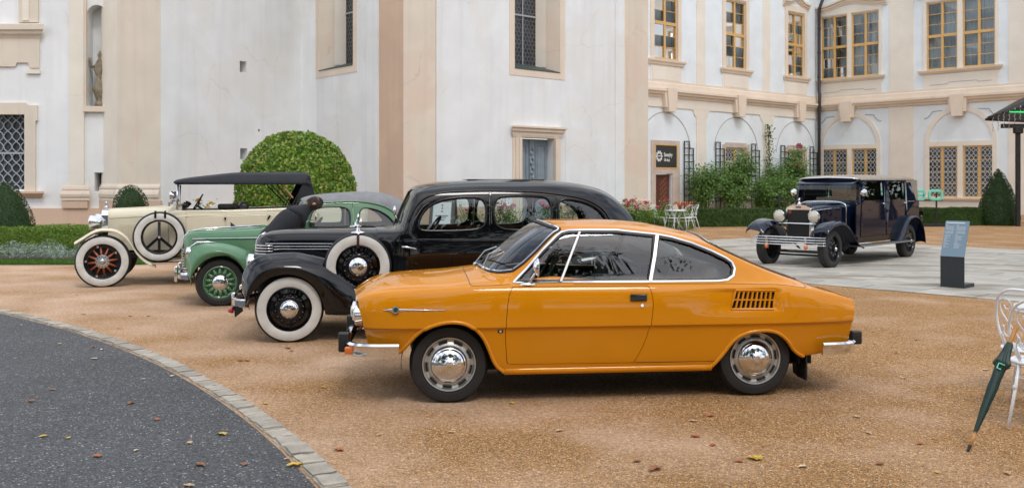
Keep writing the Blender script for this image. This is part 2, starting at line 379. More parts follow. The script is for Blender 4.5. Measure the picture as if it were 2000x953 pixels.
    def arch_uv(a):
        q = side(smooth_curve(a, 3)); return [(q[0][0]-.05, -.6)]+[(q[0][0]-.02, -.1)]+q+[(q[-1][0]+.02, -.1), (q[-1][0]+.05, -.6)]
    AF, AR = arch_uv(archf), arch_uv(archr)
    door = smooth_curve([(.478, .884), (.447, .809), (.429, .657), (.422, .501), (.436, .305)], 3)+[(.46, .292), (1.40, .287)]+smooth_curve([(1.418, .287), (1.483, .403), (1.538, .562), (1.563, .719), (1.554, .834), (1.528, .884)], 3)
    DU = side(door, (0, 7.2))
    win1 = [(.52, .925), (.604, 1.008), (.733, 1.138), (.841, 1.238), (.885, 1.272), (.945, 1.286), (1.1, 1.288), (1.322, 1.286), (1.622, 1.252), (1.6, 1.11), (1.548, .918)]
    win2 = [(1.572, .918), (1.62, 1.1), (1.663, 1.243), (1.767, 1.226), (1.928, 1.180), (2.085, 1.117), (2.19, 1.066), (2.232, 1.038), (2.243, .996), (2.222, .95), (2.175, .923), (2.10, .916)]
    W1, W2 = L.inv(win1, vr=(7.2, 9)), L.inv(win2, vr=(7.2, 9))
    WS = [(7.12, 12), (7.12, 10.2), (7.2, 9.7), (7.4, 9.3), (7.7, 9.2), (9.2, 9.2), (9.5, 9.35), (9.68, 9.8), (9.72, 12)]
    RW = [(15.0, 12), (15.0, 10), (15.1, 9.55), (15.4, 9.36), (17.6, 9.36), (17.9, 9.55), (18.03, 10), (18.03, 12)]
    VG = side([(2.221, .838), (2.549, .83), (2.520, .690), (2.179, .694)])
    L.panel('body', None, [AF, AR, DU, W1, W2, WS, RW, VG], PAINT, car, (.2, .2), .02, sides='b')
    L.panel('lining', [(6.6, 4.3), (18.2, 4.3), (18.2, 12), (6.6, 12)], [W1, W2, WS, RW], mat('grey_lining', (.05, .05, .052), .8), car, (.3, .3), 0, -.03, 'b')
    for sd in 'nf':
        d = L.panel('door', side(shrink(door, .0045), (0, 7.2)), [], PAINT, car, (.2, .2), .02, sides=sd); d['label'] = 'orange car door with chrome pull handle'
        P, N = L.line(side([(1.384, .792), (1.51, .792)]), .004, side=sd); h = MB().band([P[0], P[1]], N, .05, .012).build('handle', TRIMBLACK, d)
        P, N = L.line(side([(1.382, .812), (1.512, .812)]), .010, side=sd); MB().band([P[0], P[1]], N, .016, .014).build('handle_chrome', CHROME, d)
        P, N = L.line(side([(1.474, .735)]), 0, side=sd); MB().lathe([(0, .006), (.011, .006), (.012, 0)], 14, (P[0][0], 0, P[0][2]), 'z').v
        lk = MB(); lk.tube([P[0], P[0]+N[0]*.006], .012, 12); lk.build('lock', CHROME, d, auto=40)
        g = L.panel('side_window', W1, [], GLASS, car, (.25, .25), 0, -.012, sd); g2 = L.panel('quarter_window', W2, [], GLASS, car, (.25, .25), 0, -.012, sd)
        t = MB()
        for w in (win1, win2):
            P, N = L.line(L.inv(resample(w, .04, True), vr=(7.2, 9)), .0, side=sd); t.band(list(P)+[P[0]], list(N)+[N[0]], .02, .006)
        t.build('window_trim', TRIMBLACK, car)
        t = MB()
        ol = [(.49, .908), (.60, 1.012), (.73, 1.15), (.838, 1.253), (.885, 1.285), (.945, 1.299), (1.1, 1.302), (1.322, 1.30), (1.65, 1.264), (1.767, 1.242), (1.928, 1.196), (2.09, 1.131), (2.20, 1.077), (2.246, 1.043), (2.258, .996), (2.236, .942), (2.18, .911), (2.10, .903), (1.3, .907), (.49, .908)]
        P, N = L.line(L.inv(resample(ol, .05), vr=(7.2, 9)), .001, side=sd); t.band(P, N, .022, .007)
        P, N = L.line(L.inv([(1.56, .905), (1.612, 1.1), (1.652, 1.262)], vr=(7.2, 9)), .004, side=sd); t.band(P, N, .034, .008)
        t.build('window_chrome', CHROME, car, auto=30)
        P, N = L.line(L.inv([(.858, .912), (1.03, 1.288)], vr=(7.2, 9)), -.004, side=sd); MB().band(P, N, .022, .012).build('vent_bar', BRUSHED, car)
        # fender spear, badge, lips
        P, N = L.line(side([(-.495, .719), (-.44, .722), (-.2, .719), (-.031, .717)]), .002, side=sd); MB().tube(P, [.002, .011, .006, .003], 6).build('fender_spear', CHROME, car, smooth=True)
        P, N = L.line(side([(-.401, .722)]), .004, side=sd); b = MB(); b.tube([P[0], P[0]+N[0]*.012], .027, 20); b.build('badge', CHROME, car, auto=40)
        b = MB(); b.tube([P[0]+N[0]*.010, P[0]+N[0]*.0135], .018, 16); b.build('badge_emblem', mat('badge_dark', (.03, .05, .05), .3), car, auto=40)
        P, N = L.line(side([(.385, .553)]), .002, side=sd); q = MB(); q.band([P[0]-[.02, 0, 0], P[0]+[.02, 0, 0]], [N[0], N[0]], .026, .003); q.build('flag_badge', TRIMBLACK, car)
        q = MB(); q.tube([P[0]+N[0]*.002, P[0]+N[0]*.005], .009, 10); q.build('badge_emblem', mat('badge_cream', (.6, .55, .4), .4), car)
        for a in (AF, AR):
            uv = resample([p for p in a if p[1] > 0], .08); P, N = L.line(uv, .000, side=sd); MB().tube(P, .015, 8).build('wheel_arch', PAINT, car, smooth=True)
        P, N = L.line(side([(x, .236) for x in np.linspace(.42, 2.04, 14)]), -.014, side=sd); P[:, 2] = .240; MB().tube(P, .03, 10).build('sill', PAINT, car, smooth=True)
        # shut lines
        t = MB()
        for pts, vr in (([(x, .290) for x in (1.43, 1.7, 2.06)], (0, 7)), ):
            P, N = L.line(side(pts, vr), .0, side=sd); t.band(P, N, .006, .0012)
        for uv in ([(4.72, 12), (4.72, 10.5), (4.75, 9), (4.8, 7.6), (4.85, 7.2)], [(4.85, 7.2), (5.5, 7.15), (7.2, 7.3)], [(18.12, 12), (18.12, 10), (18.08, 9), (18.0, 8), (17.9, 7.3)], [(10.6, 7.18), (14, 7.18), (17.9, 7.2)]):
            P, N = L.line(resample(uv, .2), .0, side=sd); t.band(P, N, .006, .0012)
        t.build('shut_line', TRIMBLACK, car)
        # air intake grille
        P, N = L.line(VG, -.03, side=sd); s = 1 if sd == 'n' else -1; y0 = -.795*s
        MB().add([P[0], P[1], P[2], P[3]], [(0, 1, 2, 3)]).build('grille_recess', DARK, car)
        q = lambda a, b: (np.array([2.221, .838])*(1-a)+np.array([2.549, .83])*a)*(1-b)+(np.array([2.179, .694])*(1-a)+np.array([2.520, .690])*a)*b
        fr = MB(); P, N = L.line(side([q(a, b) for a, b in ((0, 0), (.5, 0), (1, 0), (1, .5), (1, 1), (.5, 1), (0, 1), (0, .5), (0, 0))]), .0, side=sd); fr.band(P, N, .022, .010)
        P, N = L.line(side([q(a, .5) for a in np.linspace(0, 1, 5)]), -.004, side=sd); fr.band(P, N, .014, .010); fr.build('grille_frame', PAINT, car, auto=40)
        for i in range(1, 9):
            P, N = L.line(side([q(i/9, b) for b in (.0, .5, 1)]), -.008, side=sd); MB().band(P, N, .016, .014).build('slat', PAINT, car)
    L.panel('windscreen', WS, [], GLASS, car, (.25, .25), 0, -.006, 'b'); L.panel('rear_window', RW, [], GLASS, car, (.25, .25), 0, -.006, 'b')
    for nm, loop, wd in (('windscreen_trim', WS, .03), ('rear_window_trim', RW, .026)):
        t = MB(); t2 = MB()
        uv = resample(loop, .1); Pn, Nn = L.line(uv, 0); Pf, Nf = L.line(uv[::-1], 0, side='f'); P = list(Pn)+list(Pf)[1:]; N = list(Nn)+list(Nf)[1:]
        t.band(P, N, wd*1.5, .008); t.build(nm+'_seal', TRIMBLACK, car); t2.band(P, N, wd*.55, .014); t2.build(nm, CHROME, car, auto=40)
    # wipers
    for yy in (-.42, -.02):
        w = MB(); w.tube([(.24+abs(yy)*.10, yy, 1.0), (.335, yy+.10, 1.10), (.42, yy-.03, 1.14)], .008, 6); w.tube([(.33, yy+.30, 1.03), (.43, yy-.18, 1.135)], .007, 6)
        w.tube([(.235+abs(yy)*.10, yy, .985), (.245+abs(yy)*.1, yy, 1.01)], .014, 8); w.build('wiper', BRUSHED, car, smooth=True)
    # near side mirror
    w = MB(); w.lathe([(0, .018), (.05, .012), (.055, 0)], 20); o = w.build('mirror', CHROME, car, smooth=True); o.location = (.60, -.735, .895); o.scale = (1.2, .6, 1)
    w = MB(); w.tube([(0, 0, 0), (.06, -.03, .10)], .010, 8); o2 = w.build('stalk', CHROME, o, smooth=True); o2.scale = (1/1.2, 1/.6, 1)
    w = MB(); w.lathe([(0, -.035), (.035, -.028), (.06, 0), (.058, .006), (0, .006)], 24, axis='x'); o3 = w.build('mirror_head', CHROME, o, smooth=True); o3.location = (.06, -.05, .135); o3.scale = (1/1.2, 1/.6, 1.2)
    # nose and tail faces
    for (i, nm, dx) in ((0, 'front_panel', .03), (-1, 'rear_panel', -.02)):
        row = L.D[0 if i == 0 else -1]; Pn = [p for p in row]; Pf = [p*np.array([1, -1, 1]) for p in row][::-1]
        ring = Pn+Pf[1:]; c = np.mean(ring, axis=0)+[dx, 0, -.02]; inn = [p+(c-p)*.08+[dx, 0, 0] for p in ring]; k = len(ring)
        v = ring+inn+[c]; fc = [(a, (a+1) % k, k+(a+1) % k, k+a) for a in range(k)]+[(k+a, k+(a+1) % k, 2*k) for a in range(k)]
        mobj(nm, v, fc, PAINT, car)
    for sy in (-1, 1):
        for yy, r in ((.56, .075), (.36, .07)):
            h = MB(); h.lathe([(r*1.12, 0), (r*1.12, -.05), (r, -.055), (r, -.045)], 28, (0, 0, 0), 'x'); o = h.build('headlight', CHROME, car, auto=40); o.location = (-.66-.03*(yy < .5), sy*yy, .665)
            g = MB(); g.lathe([(r, -.045), (r*.6, -.066), (0, -.072)], 24, (0, 0, 0), 'x'); g.build('lens', mat('lamp_lens', (.7, .72, .7), .1, coat=1), o, smooth=True)
        t = MB(); t.rbox((3.22, sy*.5, .60), (.05, .2, .12), .02); t.build('tail_light', REDLENS, car, smooth=True)
    for zz in (.60, .66): MB().tube([(-.72, -.26, zz), (-.735, 0, zz), (-.72, .26, zz)], .012, 8).build('grille_bar', CHROME, car, smooth=True)
    # bumpers
    def bumper(nm, pts, zc, h):
        pr = [(0, .5), (.03, .5), (.045, .34), (.030, .16), (.028, -.2), (.022, -.5), (0, -.5)]; v = []; P = [np.array(p) for p in pts]; m = len(P)
        for i in range(m):
            tt = P[min(i+1, m-1)]-P[max(i-1, 0)]; tt /= np.linalg.norm(tt); o = np.array([tt[1], -tt[0]])
            for a, b in pr: v.append((P[i][0]+o[0]*a, P[i][1]+o[1]*a, zc[i]+b*h[i]))
        k = len(pr); fc = [(i*k+j, i*k+j+1, (i+1)*k+j+1, (i+1)*k+j) for i in range(m-1) for j in range(k-1)]+[tuple(range(k)), tuple((m-1)*k+j for j in range(k))[::-1]]
        o = mobj(nm, v, fc, CHROME, car); MBfix(o); return o
    fp = smooth_curve([(-.375, -.775), (-.56, -.76), (-.68, -.71), (-.745, -.58), (-.765, -.3), (-.77, 0)], 5); fp = fp+[(a, -b) for a, b in fp[::-1][1:]]; fp = fp[::-1]
    bumper('front_bumper', fp, [.42]*len(fp), [.10]*len(fp))
    rp = smooth_curve([(2.92, -.765), (3.08, -.745), (3.19, -.68), (3.26, -.52), (3.31, -.25), (3.32, 0)], 5); rp = rp+[(a, -b) for a, b in rp[::-1][1:]]
    bumper('rear_bumper', rp, [.375]*len(rp), [.095]*len(rp))
    for sy in (-1, 1):
        MB().rbox((-.80, sy*.50, .445), (.09, .075, .15), .015).build('overrider', TRIMBLACK, car, smooth=True); MB().rbox((3.335, sy*.48, .41), (.09, .07, .11), .015).build('overrider', TRIMBLACK, car, smooth=True)
        MB().rbox((-.735, sy*.675, .41), (.10, .055, .055), .012).build('indicator_lamp', AMBER, car, smooth=True)
        m = MB(); m.prism([(2.79, .30), (2.90, .30), (2.90, .085), (2.82, .118), (2.795, .14)], sy*.50, sy*.515, lambda a, b, h: (a, h, b)); m.build('mudflap', TRIMBLACK, car)
        m = MB(); m.box((2.83, sy*.6, .21), (.012, .19, .20)); m.build('mudflap', TRIMBLACK, car)
    # wheels
    def rim(w):
        MB().lathe([(.205, -.012), (.212, .006), (.203, .014), (.196, .004), (.186, -.008), (.168, -.012), (.150, .0), (.145, .006), (.14, .0), (.10, -.05), (0, -.05)], 48, axis='y').v
        m = MB(); m.lathe([(.196, .03), (.205, -.004), (.203, -.014), (.195, -.012), (.186, .004), (.170, .010), (.148, -.004), (.14, -.006), (.13, .02), (0, .03)], 56, axis='y'); m.build('rim', mat('rim_silver', (.52, .52, .50), .34, .75), w, auto=35)
        h = MB(); h.lathe([(.137, 0), (.134, -.012), (.122, -.016), (.118, -.02), (.105, -.034), (.075, -.047), (.036, -.053), (.033, -.058), (.022, -.059), (0, -.059)], 48, axis='y'); h.build('hubcap', CHROME, w, smooth=True)
        for k in range(9):
            s = MB(); a0 = 2*math.pi*k/9; pts = [((.172)*math.cos(a0+t), -.0115, .172*math.sin(a0+t)) for t in np.linspace(-.2, .2, 6)]
            s.band([(x, y+.018, z) for x, y, z in pts], (0, -1, 0), .013, .014); s.build('slot', DARK, w)
    tp = tyre_prof(.300, .192, .155)
    for x, ys in ((0, .71), (2.404, .70)):
        wheel(car, 'wheel', x, -ys, .296, tp, None, rim, -1, .25+x); wheel(car, 'wheel', x, ys, .296, tp, None, rim, 1)
        for sy in (-1, 1):
            l = MB(); v = []; n = 18; rr = .365
            for i in range(n+1):
                a = R(-8+196*i/n); v += [(x+rr*math.cos(a), sy*.40, .29+rr*.93*math.sin(a)), (x+rr*math.cos(a), sy*.715, .29+rr*.93*math.sin(a))]
            l.add(v, [(2*i, 2*i+1, 2*i+3, 2*i+2) for i in range(n)]); l.build('wheel_well', DARK, car)
    u = MB(); u.box((1.2, 0, .25), (1.62, 1.40, .11)); u.box((1.38, 0, .31), (3.2, .86, .23)); u.build('underbody', DARK, car)
    for y in (-.36, .36): seat(car, 1.13, y, .52, SEATBLACK, .34, .56, .48, .22)
    b = MB().rbox((0, 0, 0), (.16, 1.12, .5), .07).build('rear_bench', mat('grey_vinyl', (.10, .105, .11), .5, var=.1, vscale=15), car, smooth=True); b.location = (2.08, 0, .78); b.rotation_euler = (0, .35, 0)
    MB().rbox((1.85, 0, .52), (.5, 1.12, .2), .06).build('rear_cushion', SEATBLACK, car, smooth=True)
    MB().rbox((.48, 0, .80), (.36, 1.26, .22), .06).build('dashboard', SEATBLACK, car, smooth=True); MB().box((2.42, 0, .80), (.55, 1.1, .04)).build('parcel_shelf', SEATBLACK, car)
    steering(car, .78, -.36, .93, .19, 60)
    return car
def MBfix(o):
    bm = bmesh.new(); bm.from_mesh(o.data); bmesh.ops.recalc_face_normals(bm, faces=bm.faces); bm.to_mesh(o.data); bm.free()
    o.data.polygons.foreach_set('use_smooth', [True]*len(o.data.polygons)); o.data.set_sharp_from_angle(angle=R(40))
orange_coupe()
def fender(car, name, lips, crowns, yl, yc, yi, m, drop=.10, bulge=.03, sides='nf', step=(.25, .25), pu=8, flange=None):
    """mudguard: lips / crowns = matching side-view points of the outer edge and the ridge; yl, yc, yi = half widths of edge, ridge and inner edge"""
    C = []
    for k, ((lx, lz), (cx, cz)) in enumerate(zip(lips, crowns)):
        a = lambda v: v[k] if hasattr(v, '__len__') else v
        y0, y1, y2, dr = a(yl), a(yc), a(yi), a(drop); row = []
        for t, w in ((0, 0), (.3, .0), (.62, .22), (.85, .55), (1, 1)):
            row.append((lx+(cx-lx)*t, y0+(y1-y0)*w+bulge*math.sin(math.pi*min(1, t*1.1))*(1-w), lz+(cz-lz)*t))
        row += [(cx+(lx-cx)*.08, y1+(y2-y1)*.6, cz+(lz-cz)*.10-dr*.15), (cx+(lx-cx)*.3, y2, cz+(lz-cz)*.3-dr)]
        C.append(row)
    L = Loft(C, pu, 8, center=False)
    for s in sides: L.panel(name, None, [], m, car, step, .008, sides=s)
    return L

# ================================================================ black saloon with whitewall spare
def black_saloon():
    car = empty('saloon_car', (-2.473, 10.981, 0), R(10))
    tag(car, 'long glossy black saloon with whitewall tyres and a spare wheel on its front wing', 'car', 'vintage cars on display')
    P_ = mat('black_paint', (.003, .0032, .0045), .5, coat=1, spec=0)
    lowz = [(.66, .32), (.76, .36), (.80, .60), (.797, .90), (.784, 1.035), (.776, 1.063)]
    S = [(.92, .80, [(.92, .60, 1.10), (.92, .58, 1.13), (.92, .54, 1.15), (.92, .42, 1.165), (.92, .22, 1.175), (.92, 0, 1.178)]),
         (1.10, .935, [(1.10, .70, 1.12), (1.10, .67, 1.145), (1.09, .62, 1.16), (1.08, .47, 1.172), (1.07, .26, 1.18), (1.06, 0, 1.182)]),
         (1.17, .965, [(1.17, .732, 1.13), (1.18, .70, 1.16), (1.165, .655, 1.172), (1.145, .49, 1.182), (1.13, .27, 1.187), (1.12, 0, 1.188)]),
         (1.25, .985, [(1.25, .750, 1.13), (1.27, .668, 1.38), (1.26, .62, 1.39), (1.24, .48, 1.40), (1.225, .27, 1.405), (1.22, 0, 1.405)]),
         (1.36, 1, [(1.36, .757, 1.13), (1.35, .648, 1.505), (1.335, .60, 1.545), (1.32, .47, 1.565), (1.31, .26, 1.575), (1.305, 0, 1.578)]),
         (1.45, 1, [(1.45, .758, 1.13), (1.46, .65, 1.528), (1.435, .60, 1.585), (1.41, .48, 1.615), (1.39, .26, 1.635), (1.385, 0, 1.64)]),
         (1.67, 1, [(1.67, .758, 1.13), (1.67, .652, 1.545), (1.67, .605, 1.60), (1.67, .50, 1.65), (1.67, .28, 1.685), (1.67, 0, 1.693)]),
         (2.2, 1, [(2.2, .758, 1.13), (2.2, .655, 1.55), (2.2, .61, 1.61), (2.2, .505, 1.668), (2.2, .28, 1.705), (2.2, 0, 1.712)]),
         (2.75, 1, [(2.75, .756, 1.13), (2.75, .65, 1.54), (2.75, .605, 1.60), (2.75, .505, 1.665), (2.75, .28, 1.703), (2.75, 0, 1.71)]),
         (3.07, .99, [(3.07, .748, 1.128), (3.07, .645, 1.515), (3.07, .60, 1.575), (3.07, .50, 1.645), (3.07, .28, 1.685), (3.07, 0, 1.695)]),
         (3.3, .97, [(3.3, .732, 1.12), (3.3, .635, 1.46), (3.3, .59, 1.53), (3.3, .49, 1.61), (3.3, .28, 1.652), (3.3, 0, 1.668)]),
         (3.5, .945, [(3.5, .69, 1.11), (3.5, .62, 1.37), (3.5, .575, 1.45), (3.5, .475, 1.545), (3.5, .27, 1.60), (3.5, 0, 1.62)]),
         (3.68, .91, [(3.68, .665, 1.09), (3.68, .60, 1.25), (3.68, .555, 1.33), (3.68, .455, 1.435), (3.68, .26, 1.50), (3.68, 0, 1.53)]),
         (3.82, .87, [(3.82, .64, 1.06), (3.82, .585, 1.14), (3.82, .54, 1.21), (3.82, .44, 1.30), (3.82, .25, 1.36), (3.82, 0, 1.385)]),
         (3.95, .83, [(3.95, .61, 1.02), (3.95, .565, 1.06), (3.95, .52, 1.09), (3.95, .42, 1.14), (3.95, .24, 1.17), (3.95, 0, 1.18)]),
         (4.3, .70, [(4.3, .50, .90), (4.3, .46, .93), (4.3, .42, .955), (4.3, .34, .985), (4.3, .2, 1.0), (4.3, 0, 1.005)]),
         (4.6, .5, [(4.6, .36, .60), (4.6, .33, .62), (4.61, .3, .64), (4.62, .24, .655), (4.63, .14, .66), (4.63, 0, .66)])]
    C = []
    for x, k, top in S:
        zt = top[0][2]-.067; C.append([(x, y*k, min(z, zt*(.45+.55*z/1.063)) if x > 3.6 else z) for y, z in lowz]+top)
    L = Loft(C)
    def side(p, vr=(0, 8)): return L.inv(p, vr=vr)
    win1 = smooth_curve([(1.372, 1.195), (1.374, 1.244), (1.409, 1.326), (1.478, 1.405), (1.58, 1.457), (1.716, 1.492), (1.944, 1.508), (2.045, 1.488), (2.085, 1.43), (2.088, 1.322), (2.065, 1.222), (1.986, 1.182), (1.817, 1.168), (1.538, 1.166), (1.41, 1.172)], 3, True)
    win2 = smooth_curve([(2.195, 1.321), (2.205, 1.433), (2.238, 1.488), (2.316, 1.516), (2.577, 1.52), (2.75, 1.508), (2.805, 1.466), (2.825, 1.374), (2.808, 1.262), (2.73, 1.184), (2.382, 1.172), (2.23, 1.212)], 3, True)
    win3 = smooth_curve([(2.935, 1.20), (2.925, 1.30), (2.927, 1.42), (2.96, 1.468), (3.038, 1.48), (3.20, 1.452), (3.34, 1.392), (3.43, 1.31), (3.475, 1.22), (3.45, 1.18), (3.2, 1.172), (2.98, 1.174)], 3, True)
    door1 = [(1.175, 1.14), (1.155, 1.07), (1.135, .9), (1.115, .70), (1.12, .40), (1.16, .37), (2.10, .37), (2.12, .8), (2.128, 1.0), (2.135, 1.2), (2.145, 1.45), (2.145, 1.548), (1.9, 1.546), (1.70, 1.528), (1.53, 1.49), (1.40, 1.41), (1.31, 1.28), (1.24, 1.17)]
    door2 = [(2.155, 1.548), (2.155, 1.4), (2.137, 1.0), (2.11, .37), (2.85, .37), (2.875, 1.0), (2.895, 1.525), (2.6, 1.545)]
    W = [side(w, (5.9, 8)) for w in (win1, win2, win3)]; D1, D2 = side(door1, (0, 7.6)), side(door2, (0, 7.6))
    WSN = [(2.25, 10.85), (2.25, 9.4), (2.3, 8.7), (2.5, 8.3), (3.8, 8.25), (4.2, 8.6), (4.3, 9.4), (4.3, 10.85)]
    RWN = [(12.1, 11), (12.1, 9.9), (12.3, 9.6), (12.9, 9.6), (13.1, 9.9), (13.1, 11)]
    L.panel('body', None, [D1, D2, W[2], WSN, RWN], P_, car, (.25, .25), .02, sides='b')
    for sd in 'nf':
        for dn, hole, k in ((door1, W[0], 0), (door2, W[1], 1)):
            d = L.panel('door', side(shrink(dn, .005), (0, 7.6)), [hole], P_, car, (.25, .25), .03, sides=sd)
            hx = 1.19 if k == 0 else 2.80
            P, N = L.line(side([(hx, .985), (hx+.03, .985), (hx+.14, .965)] if k == 0 else [(hx, .965), (hx-.03, .965), (hx-.14, .955)]), .03, side=sd)
            h = MB(); h.tube(P, [.013, .013, .006], 8); h.tube([P[0], P[0]-N[0]*.03], .012, 8); h.build('handle', CHROME, d, smooth=True)
        for k, w in enumerate((win1, win2, win3)):
            L.panel('side_window' if k < 2 else 'quarter_window', W[k], [], GLASS, car, (.3, .3), 0, -.02, sd)
            P, N = L.line(side(resample(shrink(w, -.012), .05, True), (5.9, 8)), .0, side=sd); t = MB(); t.tube(P, .011, 6, True); t.build('window_frame', P_, car, smooth=True)
        P, N = L.line(side(smooth_curve([(1.25, 1.25), (1.30, 1.36), (1.38, 1.465), (1.50, 1.535), (1.72, 1.575), (2.15, 1.585), (2.64, 1.572), (2.98, 1.535), (3.217, 1.49), (3.388, 1.41), (3.48, 1.32), (3.52, 1.22)], 4), (6, 9)), .004, side=sd); t = MB(); t.tube(P, .010, 6); t.build('drip_rail', P_, car, smooth=True)
        P, N = L.line(side([(x, 1.068-.012*(x-1.2)) for x in np.linspace(1.19, 3.4, 16)], (3, 6)), .002, side=sd); t = MB(); t.tube(P, .006, 6); t.build('belt_moulding', P_, car, smooth=True)
        P, N = L.line(side([(2.15, 1.52), (2.15, 1.565)]), .012, side=sd); t = MB(); t.tube(P, .012, 6); t.build('trafficator', CHROME, car, smooth=True)
        s = 1 if sd == 'f' else -1
        MB().box((2.1, s*.70, 1.135), (1.6, .03, .045)).build('wood_capping', WOODTRIM, car)
    L.panel('windscreen', WSN, [], GLASS, car, (.3, .3), 0, -.01, 'b'); L.panel('rear_window', RWN, [], GLASS, car, (.3, .3), 0, -.01, 'b')
    MB().tube([(1.13, 0, 1.19), (1.225, 0, 1.405), (1.31, 0, 1.578)], .015, 6).build('windscreen_bar', P_, car)
    MB().rbox((2.4, 0, 1.7), (.9, .5, .034), .012).build('sunroof', P_, car, smooth=True)
    # bonnet
    HS = [(-.40, .05, .93, .98), (-.385, .16, .93, 1.04), (-.35, .22, .93, 1.085), (-.30, .265, .935, 1.115), (-.20, .30, .94, 1.14), (0, .335, .95, 1.153), (.5, .44, .96, 1.162), (.92, .56, .97, 1.172), (1.10, .63, .97, 1.18)]
    CH = [[(x, w*.96, .62), (x, w, .80), (x, w*1.0, zs), (x, w*.97, zs+(zt-zs)*.45), (x, w*.78, zs+(zt-zs)*.86), (x, w*.4, zt-.008), (x, 0, zt)] for x, w, zs, zt in HS]
    H = Loft(CH); H.panel('bonnet', None, [], P_, car, (.25, .25), .01, sides='b')
    for sd in 'nf':
        for z in (1.008, .978, .948):
            P, N = H.line(H.inv([(x, z) for x in np.linspace(-.39 if z > 1 else -.20, .95, 12)], vr=(0, 4)), .006, side=sd); t = MB(); t.tube(P, .006 if z < 1 else .005, 6); t.build('chrome_strip', CHROME, car, smooth=True)
        for z in (.985, .955, .925, .895, .865, .83, .79, .75, .71):
            P, N = H.line(H.inv([(x, z) for x in (-.399, -.39, -.37, -.34, -.28, -.20)], vr=(0, 4)), .010, side=sd); t = MB(); t.tube(P, .007, 6); t.build('grille_bar', CHROME, car, smooth=True)
    MB().tube([(-.40, 0, .66), (-.41, 0, .9), (-.395, 0, 1.03), (-.36, 0, 1.085), (-.30, 0, 1.118)], .009, 8).build('bonnet_strip', CHROME, car, smooth=True)
    MB().box((-.2, 0, .62), (.36, .3, .3)).build('radiator_core', DARK, car)
    MB().tube([(-.28, 0, 1.122), (0, 0, 1.153), (.5, 0, 1.162), (1.06, 0, 1.179)], .006, 6).build('hinge', P_, car)
    # wings
    lips = [(-.43, .43), (-.395, .50), (-.335, .578), (-.25, .652), (-.15, .702), (-.024, .72), (.10, .697), (.20, .642), (.28, .56), (.333, .45), (.36, .36), (.375, .295), (.70, .275), (1.0, .268)]
    crowns = [(-.45, .43), (-.487, .53), (-.497, .65), (-.462, .775), (-.365, .88), (-.18, .933), (.03, .94), (.24, .905), (.44, .848), (.62, .752), (.79, .61), (.94, .47), (1.06, .36), (1.14, .29)]
    yc = [.70, .68, .66, .65, .65, .65, .655, .66, .665, .67, .68, .70, .72, .74]
    fender(car, 'front_wing', lips, crowns, .845, yc, [.42, .40, .38, .38, .38, .38, .40, .42, .45, .5, .54, .58, .62, .66], P_, .12, .035)
    lr = [(2.86, .30), (2.90, .42), (2.96, .54), (3.06, .64), (3.18, .70), (3.32, .71), (3.46, .68), (3.57, .60), (3.64, .48), (3.68, .34)]
    crr = [(2.66, .32), (2.72, .52), (2.82, .70), (2.97, .84), (3.15, .92), (3.34, .94), (3.55, .90), (3.78, .78), (3.98, .58), (4.1, .38)]
    fender(car, 'rear_wing', lr, crr, .85, .74, .58, P_, .1, .02)
    for s in (-1, 1):
        MB().rbox((1.85, s*.78, .30), (1.7, .16, .05), .02).build('running_board', TRIMBLACK, car, smooth=True)
        h = MB(); h.lathe([(.10, .02), (.105, -.02), (.10, -.04), (.092, -.042)], 28, axis='x'); o = h.build('headlight', CHROME, car, auto=40); o.location = (-.40, s*.52, .815)
        h = MB(); h.lathe([(.092, -.04), (.06, -.056), (0, -.062)], 24, axis='x'); h.build('lens', mat('lamp_lens', (.7, .72, .7), .1, coat=1), o, smooth=True)
        h = MB(); h.lathe([(.10, .02), (.098, .10), (.075, .19), (.035, .26), (0, .28)], 28, axis='x'); h.build('lamp_shell', P_, o, smooth=True)
        MB().rbox((-.60, s*.42, .40), (.05, .06, .20), .02).build('overrider', CHROME, car, smooth=True); MB().tube([(-.58, s*.42, .42), (-.3, s*.36, .48)], .022, 8).build('bumper_iron', DARK, car)
        o = MB(); o.lathe([(0, -.03), (.022, -.022), (.03, 0), (.03, .03), (0, .03)], 16, axis='x'); o = o.build('fog_lamp', REDLENS if s < 0 else CHROME, car, smooth=True); o.location = (-.625, s*.50, .315)
    pts = smooth_curve([(-.42, -.80), (-.52, -.74), (-.58, -.55), (-.60, -.2), (-.60, .2), (-.58, .55), (-.52, .74), (-.42, .80)], 4); MB().band([(x, y, .42) for x, y in pts], [(-.94, np.sign(y)*.34, 0) for x, y in pts], .085, .03).build('front_bumper', CHROME, car, auto=40)
    MB().prism([(-.60, .38), (-.52, .40), (-.50, .30), (-.585, .235)], -.47, -.455, lambda a, b, h: (a, h, b)).build('number_bracket', TRIMBLACK, car)
    pts = [(4.62, -.7), (4.72, -.4), (4.74, 0), (4.72, .4), (4.62, .7)]; MB().band([(x, y, .42) for x, y in pts], (1, 0, 0), .085, .03).build('rear_bumper', CHROME, car, auto=40)
    def rim(w):
        m = MB(); m.lathe([(.235, .02), (.238, -.006), (.225, -.012), (.215, .012), (.205, .05), (.165, .045), (.155, .012), (.12, .006), (0, .006)], 56, axis='y'); m.build('rim', P_, w, auto=35)
        s = MB()
        for k in range(14):
            a = 2*math.pi*k/14; s.tube([(.155*math.cos(a), .012, .155*math.sin(a)), (.132*math.cos(a), -.002, .132*math.sin(a))], [.016, .020], 8)
        s.lathe([(.145, .03), (.140, .0), (.118, -.006), (.1, -.004)], 40, axis='y'); s.build('scalloped_ring', P_, w, smooth=True)
        h = MB(); h.lathe([(.098, .008), (.098, -.012), (.090, -.016), (.086, -.020), (.07, -.038), (.04, -.05), (0, -.054)], 40, axis='y'); h.build('hubcap', CHROME, w, smooth=True)
